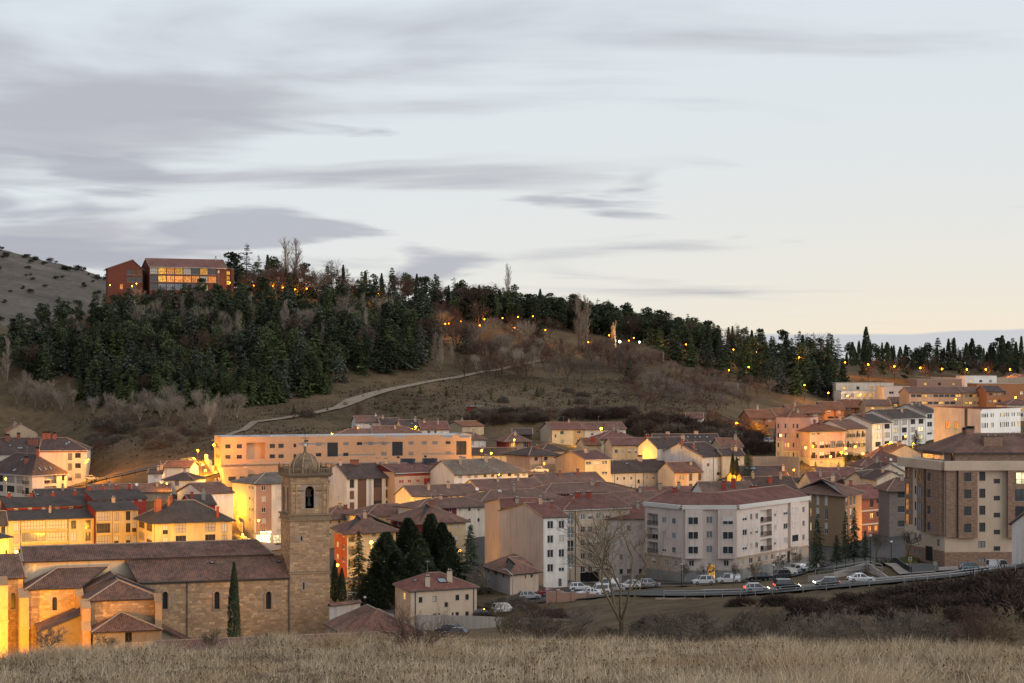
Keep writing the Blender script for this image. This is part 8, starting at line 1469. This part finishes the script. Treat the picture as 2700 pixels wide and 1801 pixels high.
# ---------------------------------------------------------------- walls, rails, stairs, statue
def wall_run(name, label, pts, h, th, mat, panel=None, cap=None, cat='wall', pillar=None, sink=1.0):
    """pts: (px, py of wall top, d); built as upright panels between points"""
    P3 = [PT(*p) for p in pts]; loc = Vector((P3[0].x, P3[0].y, P3[0].z - h)); root = empty(name, loc, label, cat)
    for i, (a, b_) in enumerate(zip(P3[:-1], P3[1:])):
        U = Vector((b_.x - a.x, b_.y - a.y)); L = U.length; U.normalize(); n = max(1, round(L / panel)) if panel else 1; M0 = Matrix(((U.x, -U.y, 0, a.x - loc.x), (U.y, U.x, 0, a.y - loc.y), (0, 0, 1, 0), (0, 0, 0, 1)))
        for k in range(n):
            t0, t1 = k / n, (k + 1) / n; z0 = a.z + (b_.z - a.z) * t0 - loc.z; z1 = a.z + (b_.z - a.z) * t1 - loc.z; b = MB(); x0, x1 = L * t0, L * t1 - (.03 if panel else 0); j = RND.uniform(-.04, .04) if panel else 0
            v = [(x0, 0, z0 - h - sink), (x1, 0, z1 - h - sink), (x1, 0, z1 + j), (x0, 0, z0 + j)]; w = [(x, th, z) for x, _, z in v]
            b.face(v, mat, [(x, z) for x, _, z in v]); b.face(w[::-1], mat, [(x, z) for x, _, z in w[::-1]])
            for q in range(4): r_ = (q + 1) % 4; b.face([v[r_], v[q], w[q], w[r_]], cap if cap and q == 2 else mat)
            link('panel' if panel else 'wall', b.mesh('panel'), root, M0)
        if pillar:
            b = MB(); b.box(-.25, .25, -.12, th + .12, -h - sink + a.z - loc.z, a.z - loc.z + .3, mat); b.box(-.32, .32, -.19, th + .19, a.z - loc.z + .3, a.z - loc.z + .42, 'sill'); link('pillar', b.mesh('pillar'), root, M0)
    return root
wall_run('boundary_wall', 'long grey-brown concrete panel wall round the vacant lot', [(1096, 1621, 186), (1180, 1622, 187), (1330, 1628, 187), (1480, 1632, 186), (1625, 1640, 184)], 1.5, .18, 'concrete', 3.2)
wall_run('boundary_wall', 'low brick wall with pillars beside the parked white cars', [(1443, 1559, 204), (1472, 1561, 204), (1510, 1563, 204), (1550, 1565, 204), (1617, 1570, 203)], 1.5, .3, 'brick_pink', None, 'sill', pillar=True)
wall_run('retaining_wall', 'stained concrete retaining wall under the guard rail', [(1728, 1577, 193), (1830, 1579, 190), (1990, 1578, 185.5)], 2.2, .3, 'pinkdado', 6.0)
wall_run('retaining_wall', 'streaked concrete retaining wall above the white saloon', [(2130, 1518, 196), (2200, 1510, 195), (2285, 1484, 197), (2345, 1524, 187.5)], 2.2, .3, 'concrete', 5.0)
wall_run('retaining_wall', 'old rubble retaining wall below the pink block', [(1984, 1204, 311), (2050, 1203, 310), (2106, 1205, 308)], 4.6, .5, 'oldstone')
wall_run('retaining_wall', 'stone terrace wall in front of the statue', [(1553, 916, 498), (1600, 917, 494), (1700, 917, 494), (1748, 928, 490)], 3.0, .6, 'rubble')
wall_run('boundary_wall', 'brown wall beside the first brick townhouse', [(1886, 1106, 402), (1935, 1112, 399), (1985, 1128, 392)], 3, .4, 'brick_red')
wall_run('retaining_wall', 'lamp-lit rubble bank wall along the ridge road', [(2236, 984, 515), (2400, 992, 508), (2560, 996, 506), (2700, 995, 508)], 2.2, .5, 'oldstone')
wall_run('retaining_wall', 'lamp-lit cutting wall on the slope left of the firs', [(1880, 1005, 458), (1920, 1007, 456), (1945, 1010, 454)], 2.0, .4, 'oldstone')
# stairway
sp = [(520, 1216, 337), (545, 1260, 326), (566, 1312, 315), (590, 1362, 307), (616, 1412, 300)]
P3 = [PT(*p) for p in sp]; stw = empty('stairway', P3[-1], 'steep lamp-lit public stairway climbing beside the orange brick block', 'stairs'); sb_ = MB(); w1 = MB(); w2 = MB()
for a, b_ in zip(P3[:-1], P3[1:]):
    n = max(6, int(abs(a.z - b_.z) / .17)); t2 = Vector((b_.x - a.x, b_.y - a.y)).normalized(); nn = Vector((-t2.y, t2.x, 0)) * 2.2
    for k in range(n):
        p = a.lerp(b_, k / n) - P3[-1]; q = a.lerp(b_, (k + 1) / n) - P3[-1]; z = p.z; zq = q.z
        sb_.face([p + nn, p - nn, Vector((q.x, q.y, z)) - nn, Vector((q.x, q.y, z)) + nn], 'pavement'); sb_.face([Vector((q.x, q.y, z)) + nn, Vector((q.x, q.y, z)) - nn, q - nn, q + nn], 'brick_pink')
    for s_, wb2, hh in ((1, w1, 2.0), (-1, w2, .8)):
        for k in range(3):
            p = a.lerp(b_, k / 3) - P3[-1] + nn * s_; q = a.lerp(b_, (k + 1) / 3) - P3[-1] + nn * s_; e = nn.normalized() * .15 * s_; zt = max(p.z, q.z) + hh; zl_ = min(p.z, q.z) - 3
            lo_ = [p + e * 0, q + e * 0, q + e * 2, p + e * 2]
            for m_ in range(4): c1, c2 = lo_[m_], lo_[(m_ + 1) % 4]; wb2.face([Vector((c1.x, c1.y, zl_)), Vector((c2.x, c2.y, zl_)), Vector((c2.x, c2.y, zt)), Vector((c1.x, c1.y, zt))], 'cream_pale')
            wb2.face([Vector((c.x, c.y, zt)) for c in lo_], 'cream_pale')
sb_.build('steps', stw)['kind'] = 'stuff'; w1.build('side_wall', stw); w2.build('side_wall', stw)
# guard rails along the road
def rail(label, pts, off, hh=1.0, mat='steel', step=4.0, name='guard_rail', bars=(.55, .95)):
    Q = [XY(px, d) for px, d in pts]; loc = Vector((Q[0].x, Q[0].y, gz1(*pts[0]))); root = empty(name, loc, label, 'railing'); prev = None; acc = []
    for (pa, pb) in zip(pts[:-1], pts[1:]):
        A, B = XY(*pa), XY(*pb); n = max(1, round((B - A).length / step)); t = (B - A).normalized(); N = Vector((-t.y, t.x))
        if N.y > 0: N = -N
        for k in range(n): p = A.lerp(B, k / n) + N * off; acc.append(Vector((p.x, p.y, gz1(CX + p.x / p.y * F, p.y / K) + .3)))
    for p in acc: b = MB(); b.box(-.05, .05, -.05, .05, -.5, hh, mat); o = b.build('post', root); o.location = p - loc
    for z in bars:
        b = MB()
        for a, c in zip(acc[:-1], acc[1:]): b.tube(a + Vector((0, -.07, z)) - loc, c + Vector((0, -.07, z)) - loc, .06, .06, mat, 6)
        b.build('rail', root)
rail('galvanised guard rail along the near side of the road', ROAD[1:9], 4.2)
rail('black iron railing beside the sloping ramp', [(2352, 203), (2405, 190)], 0, 1.1, 'metal_dark', .7, 'iron_railing', (.1, 1.05))
rail('thin wire fence above the streaked retaining wall', [(2150, 197), (2200, 195.5), (2290, 196), (2345, 188)], 0, 1.8, 'metal_grey', 5, 'wire_fence', (.6, 1.2, 1.75))
rail('white slatted fence glowing behind the slim cypresses', [(915, 224), (960, 222)], 0, 1.3, 'frame_white', 1.5, 'fence', (.3, .75, 1.2))
rail('dark fence along the road below the wood', [(240, 333), (360, 335), (480, 335)], 2.0, 1.2, 'metal_dark', 4, 'fence', (.6, 1.15))
def sign(px, d, label, hh, build):
    o = empty('traffic_sign', gnd(px, d) + Vector((0, 0, .2)), label, 'sign'); b = MB(); b.tube((0, 0, -.4), (0, 0, hh), .04, .04, 'metal_grey', 6); b.build('post', o); b = MB(); build(b, hh); b.build('sign_plate', o)
def disc(b, hh):
    pts_ = [Vector((.35 * math.cos(k * math.pi / 8), 0, hh + .2 + .35 * math.sin(k * math.pi / 8))) for k in range(16)]; b.face([p + Vector((0, -.03, 0)) for p in pts_], 'metal_grey'); b.face([p + Vector((0, .03, 0)) for p in pts_][::-1], 'metal_grey')
    for k in range(16): b.face([pts_[k] + Vector((0, .03, 0)), pts_[(k + 1) % 16] + Vector((0, .03, 0)), pts_[(k + 1) % 16] - Vector((0, .03, 0)), pts_[k] - Vector((0, .03, 0))], 'metal_grey')
sign(2466, 182.5, 'round grey back of a traffic sign beside the guard rail', 2.2, disc)
plain('sign_yellow', (.75, .60, .05), .5); plain('sign_blue', (.03, .06, .35), .5)
def plate(b, hh): b.box(-.28, .28, -.03, .03, hh - .3, hh + .4, 'sign_yellow'); b.box(-.2, .2, -.045, -.032, hh - .02, hh + .34, 'sign_blue'); b.box(-.2, .2, -.045, -.032, hh - .24, hh - .1, 'metal_dark')
sign(2400, 190.5, 'yellow plate with blue disc on a brown post by the ramp', 2.4, plate)
for px, d, lb in ((2336, 206, 'park bench on the lawn edge, left'), (2325, 200, 'park bench beside the path, right')):
    o = empty('park_bench', gnd(px, d) + Vector((0, 0, .5)), lb, 'bench', None, .2)
    for k in range(3): b = MB(); b.box(-.9, .9, -.2 + .15 * k, -.08 + .15 * k, .42, .46, 'wood_dark'); b.build('seat_slat', o)
    for k in range(2): b = MB(); b.box(-.9, .9, .26, .3, .58 + .2 * k, .7 + .2 * k, 'wood_dark'); b.build('back_slat', o)
    for x in (-.75, .75): b = MB(); b.box(x - .04, x + .04, -.2, .3, 0, .42, 'metal_dark'); b.box(x - .04, x + .04, .3, .34, 0, .95, 'metal_dark'); b.build('leg', o)
# statue
pb = PT(1617, 914, 500); st = empty('statue', pb, 'pale stone statue with raised arm on a tall pedestal on the hill', 'statue'); b = MB(); b.lathe(0, 0, [(1.7, -1), (1.7, .8), (1.4, .9), (1.2, 2.0), (1.15, 4.6), (1.35, 4.7), (1.3, 5.0)], 'stone_dark', 10); b.build('pedestal', st)
b = MB(); b.lathe(0, 0, [(1.15, 5.0), (1.05, 6.2), (.85, 7.4), (.95, 8.4), (.9, 9.0), (.35, 9.4), (.28, 9.6), (.42, 9.9), (.44, 10.2), (.3, 10.5), (.02, 10.62)], 'stone', 12); b.tube((.7, 0, 8.9), (1.2, -.2, 10.2), .3, .2, 'stone', 7); b.tube((1.2, -.2, 10.2), (1.1, -.3, 11.6), .2, .12, 'stone', 7); b.tube((-.75, 0, 8.8), (-.9, -.5, 7.4), .3, .22, 'stone', 7); b.tube((-.9, -.5, 7.4), (-.2, -.9, 7.8), .22, .15, 'stone', 7); b.build('figure', st)
# small garden sheds and a tank on the slope
for px, py, d, c_, lb in ((1402, 1100, 388, 'frame_white', 'white water tank on the garden slope'), (1252, 1085, 392, 'wood_dark', 'rusty tin-roofed garden shelter on the slope')):
    p = gnd(px, hit(px, py, 340, 500) or d); o = empty('water_tank' if c_ == 'frame_white' else 'garden_shelter', p, lb, 'tank' if c_ == 'frame_white' else 'shelter'); b = MB()
    if c_ == 'frame_white': b.box(-.7, .7, -.6, .6, 0, 1.1, c_); b.build('tank', o); b = MB(); b.box(-.8, .8, -.7, .7, -.25, -.002, 'metal_grey'); b.build('base', o); b = MB(); b.lathe(0, 0, [(.25, 1.1), (.25, 1.25), (.01, 1.26)], 'plastic_dark', 10); b.build('lid', o)
    else: b.box(-3, 3, -1.5, 1.5, 1.9, 2.0, 'zinc'); b.build('roof', o); [(lambda q: q.build('post', o))((lambda m: (m.box(x - .07, x + .07, y - .07, y + .07, -.3, 1.9, 'wood_dark'), m)[1])(MB())) for x in (-2.8, 2.8) for y in (-1.3, 1.3)]; b = MB(); b.box(-2.6, .5, .9, 1.0, 0, 1.6, 'shutter_red'); b.build('panel', o)
# ---------------------------------------------------------------- dry meadow in front
gp = np.linspace(-300, 3000, 160); gd = np.linspace(10, 62, 90); GZg = GZ(*np.meshgrid(gp, gd))
def mz(px, d):
    fx = np.clip((px - gp[0]) / (gp[1] - gp[0]), 0, len(gp) - 1.001); fy = np.clip((d - gd[0]) / (gd[1] - gd[0]), 0, len(gd) - 1.001); i0 = fx.astype(int); j0 = fy.astype(int); a = fx - i0; b_ = fy - j0
    return GZg[j0, i0] * (1 - a) * (1 - b_) + GZg[j0, i0 + 1] * a * (1 - b_) + GZg[j0 + 1, i0] * (1 - a) * b_ + GZg[j0 + 1, i0 + 1] * a * b_
rs = np.random.RandomState(8); N = 760000
d = np.sqrt(rs.uniform(21.0 ** 2, 54.0 ** 2, N)); px = rs.uniform(-160, 2860, N); X = (px - CX) / F * d * K; Y = d * K
def vnoise(x, y, seed):
    g_ = np.random.RandomState(seed).rand(128, 128); xi = np.floor(x).astype(int); yi = np.floor(y).astype(int); a = x - xi; b_ = y - yi; a = a * a * (3 - 2 * a); b_ = b_ * b_ * (3 - 2 * b_); q = lambda i_, j_: g_[(xi + i_) % 128, (yi + j_) % 128]
    return (q(0, 0) * (1 - a) + q(1, 0) * a) * (1 - b_) + (q(0, 1) * (1 - a) + q(1, 1) * a) * b_
def fbm(x, y, s):
    return sum((vnoise(x * s * 2 ** k + 17 * k, y * s * 2 ** k + 31 * k, 5 + k) - .5) * 2 * .6 ** k for k in range(5))
dens = fbm(X, Y, .35); keep = rs.rand(N) < np.clip(.55 + .6 * dens, .06, 1); d, px, X, Y, dens = d[keep], px[keep], X[keep], Y[keep], dens[keep]; N = len(d)
Z = mz(px, d); tuft = np.clip(fbm(X + 50, Y, .3) * 2 - .55, 0, 1); H = rs.uniform(.07, .26, N) * (1 + 1.6 * tuft) * (.85 + .6 * np.clip(dens, -.8, .8)) * np.where(rs.rand(N) < .08, 1.8, 1.0); H = np.clip(H, .05, .8)
az = rs.uniform(0, 2 * np.pi, N); ln = rs.uniform(.1, 1.5, N) * H; wv = .007 + .006 * rs.rand(N); th = rs.uniform(-.9, .9, N)
lean = np.stack([np.cos(az) * ln + .12 * H, np.sin(az) * ln, H], 1); side = np.stack([np.cos(th) * wv, np.sin(th) * wv, np.zeros(N)], 1); base_ = np.stack([X, Y, Z - .03], 1)
tip = base_ + lean
V = np.stack([base_ - side, base_ + side, tip], 1).reshape(-1, 3); T = np.arange(N * 3).reshape(-1, 3)
mg = np_mesh('meadow_grass', V, T, ['grass_dry']); tag(struct('meadow_grass', mg, 'stuff'), 'tall dry straw-coloured grass covering the foreground slope', 'grass')
N2 = 5200; d = np.sqrt(rs.uniform(21.0 ** 2, 50.0 ** 2, N2)); px = rs.uniform(-160, 2860, N2); X = (px - CX) / F * d * K; Y = d * K; k2 = fbm(X + 9, Y + 4, .6) > .05; X, Y, px, d = X[k2], Y[k2], px[k2], d[k2]; n = len(d); H = rs.uniform(.22, .5, n); Z = mz(px, d); c = np.stack([X, Y, Z + H], 1); r_ = rs.uniform(.018, .032, n)[:, None]
off8 = np.array([[1, 0, 0], [-1, 0, 0], [0, 1, 0], [0, -1, 0], [0, 0, 1.2], [0, 0, -1.2]]); V = (c[:, None, :] + off8[None] * r_[:, None, :]).reshape(-1, 3); t8 = np.array([[0, 2, 4], [2, 1, 4], [1, 3, 4], [3, 0, 4], [2, 0, 5], [1, 2, 5], [3, 1, 5], [0, 3, 5]]); T = (np.arange(n)[:, None, None] * 6 + t8[None]).reshape(-1, 3)
Vs = np.stack([c + np.array([.003, 0, 0]), c - np.array([.003, 0, 0]), np.stack([X - .003, Y, Z], 1), np.stack([X + .003, Y, Z], 1)], 1).reshape(-1, 3); Ts = (np.arange(n)[:, None, None] * 4 + np.array([[0, 1, 2], [0, 2, 3]])[None]).reshape(-1, 3) + len(V)
th_ = np_mesh('thistle_heads', np.concatenate([V, Vs]), np.concatenate([T, Ts]), ['seed_head']); tag(struct('thistle_heads', th_, 'stuff'), 'dead thistle heads on stalks scattered through the dry meadow', 'thistles')

# ---------------------------------------------------------------- rough dry tufts and low scrub over the open slopes
def tufts(name, label, P_, n, seed, mat, lo, hi):
    r = np.random.RandomState(seed); xs = [p[0] for p in P_]; ys = [p[1] for p in P_]; gx = np.linspace(min(xs), max(xs), 60); gy = np.linspace(min(ys), max(ys), 40); ds = np.arange(330, 560, 2.0)
    A = np.full((40, 60), np.nan)
    for i, x in enumerate(gx):
        g = np.minimum.accumulate(GP(x, ds))
        for j, y in enumerate(gy):
            k = np.nonzero(g <= y)[0]
            if len(k): A[j, i] = ds[k[0]]
    x = r.uniform(min(xs), max(xs), n * 2); y = r.uniform(min(ys), max(ys), n * 2); ok = np.array([inpoly(a, b_, P_) for a, b_ in zip(x, y)]); x, y = x[ok], y[ok]
    d = A[np.clip(((y - gy[0]) / (gy[1] - gy[0])).round().astype(int), 0, 39), np.clip(((x - gx[0]) / (gx[1] - gx[0])).round().astype(int), 0, 59)] + r.uniform(-3, 3, len(x)); ok = ~np.isnan(d); x, y, d = x[ok], y[ok], d[ok]
    dn = fbm((x - CX) * d / 3000, d * K, .05); ok = r.rand(len(x)) < np.clip(.5 + .7 * dn, .05, 1); x, d = x[ok], d[ok]; m = len(x)
    B = np.stack([(x - CX) / F * d * K, d * K, GZ(x, d) - .05], 1); dr = np.stack([r.randn(m) * .5, r.randn(m) * .5, np.full(m, .8)], 1); L = r.uniform(lo, hi, m); V, Q = kites(B, dr, L, L * r.uniform(.25, .6, m), r.randn(m, 3)); tag(struct(name, np_mesh(name, V, Q, [mat]), 'stuff'), label, 'ground cover')
SL = [(180, 1100), (560, 1100), (860, 1045), (1150, 985), (1650, 1000), (1950, 1040), (1900, 1100), (1650, 1120), (1250, 1135), (860, 1140), (560, 1190), (240, 1240)]
tufts('slope_grass', 'rough dry grass tufts over the open hillside', SL, 36000, 61, 'slope_straw', .15, .55)
tufts('slope_scrub', 'low dark heather-like scrub dotted over the open hillside', SL, 7000, 62, 'twig_dark', .3, .9)
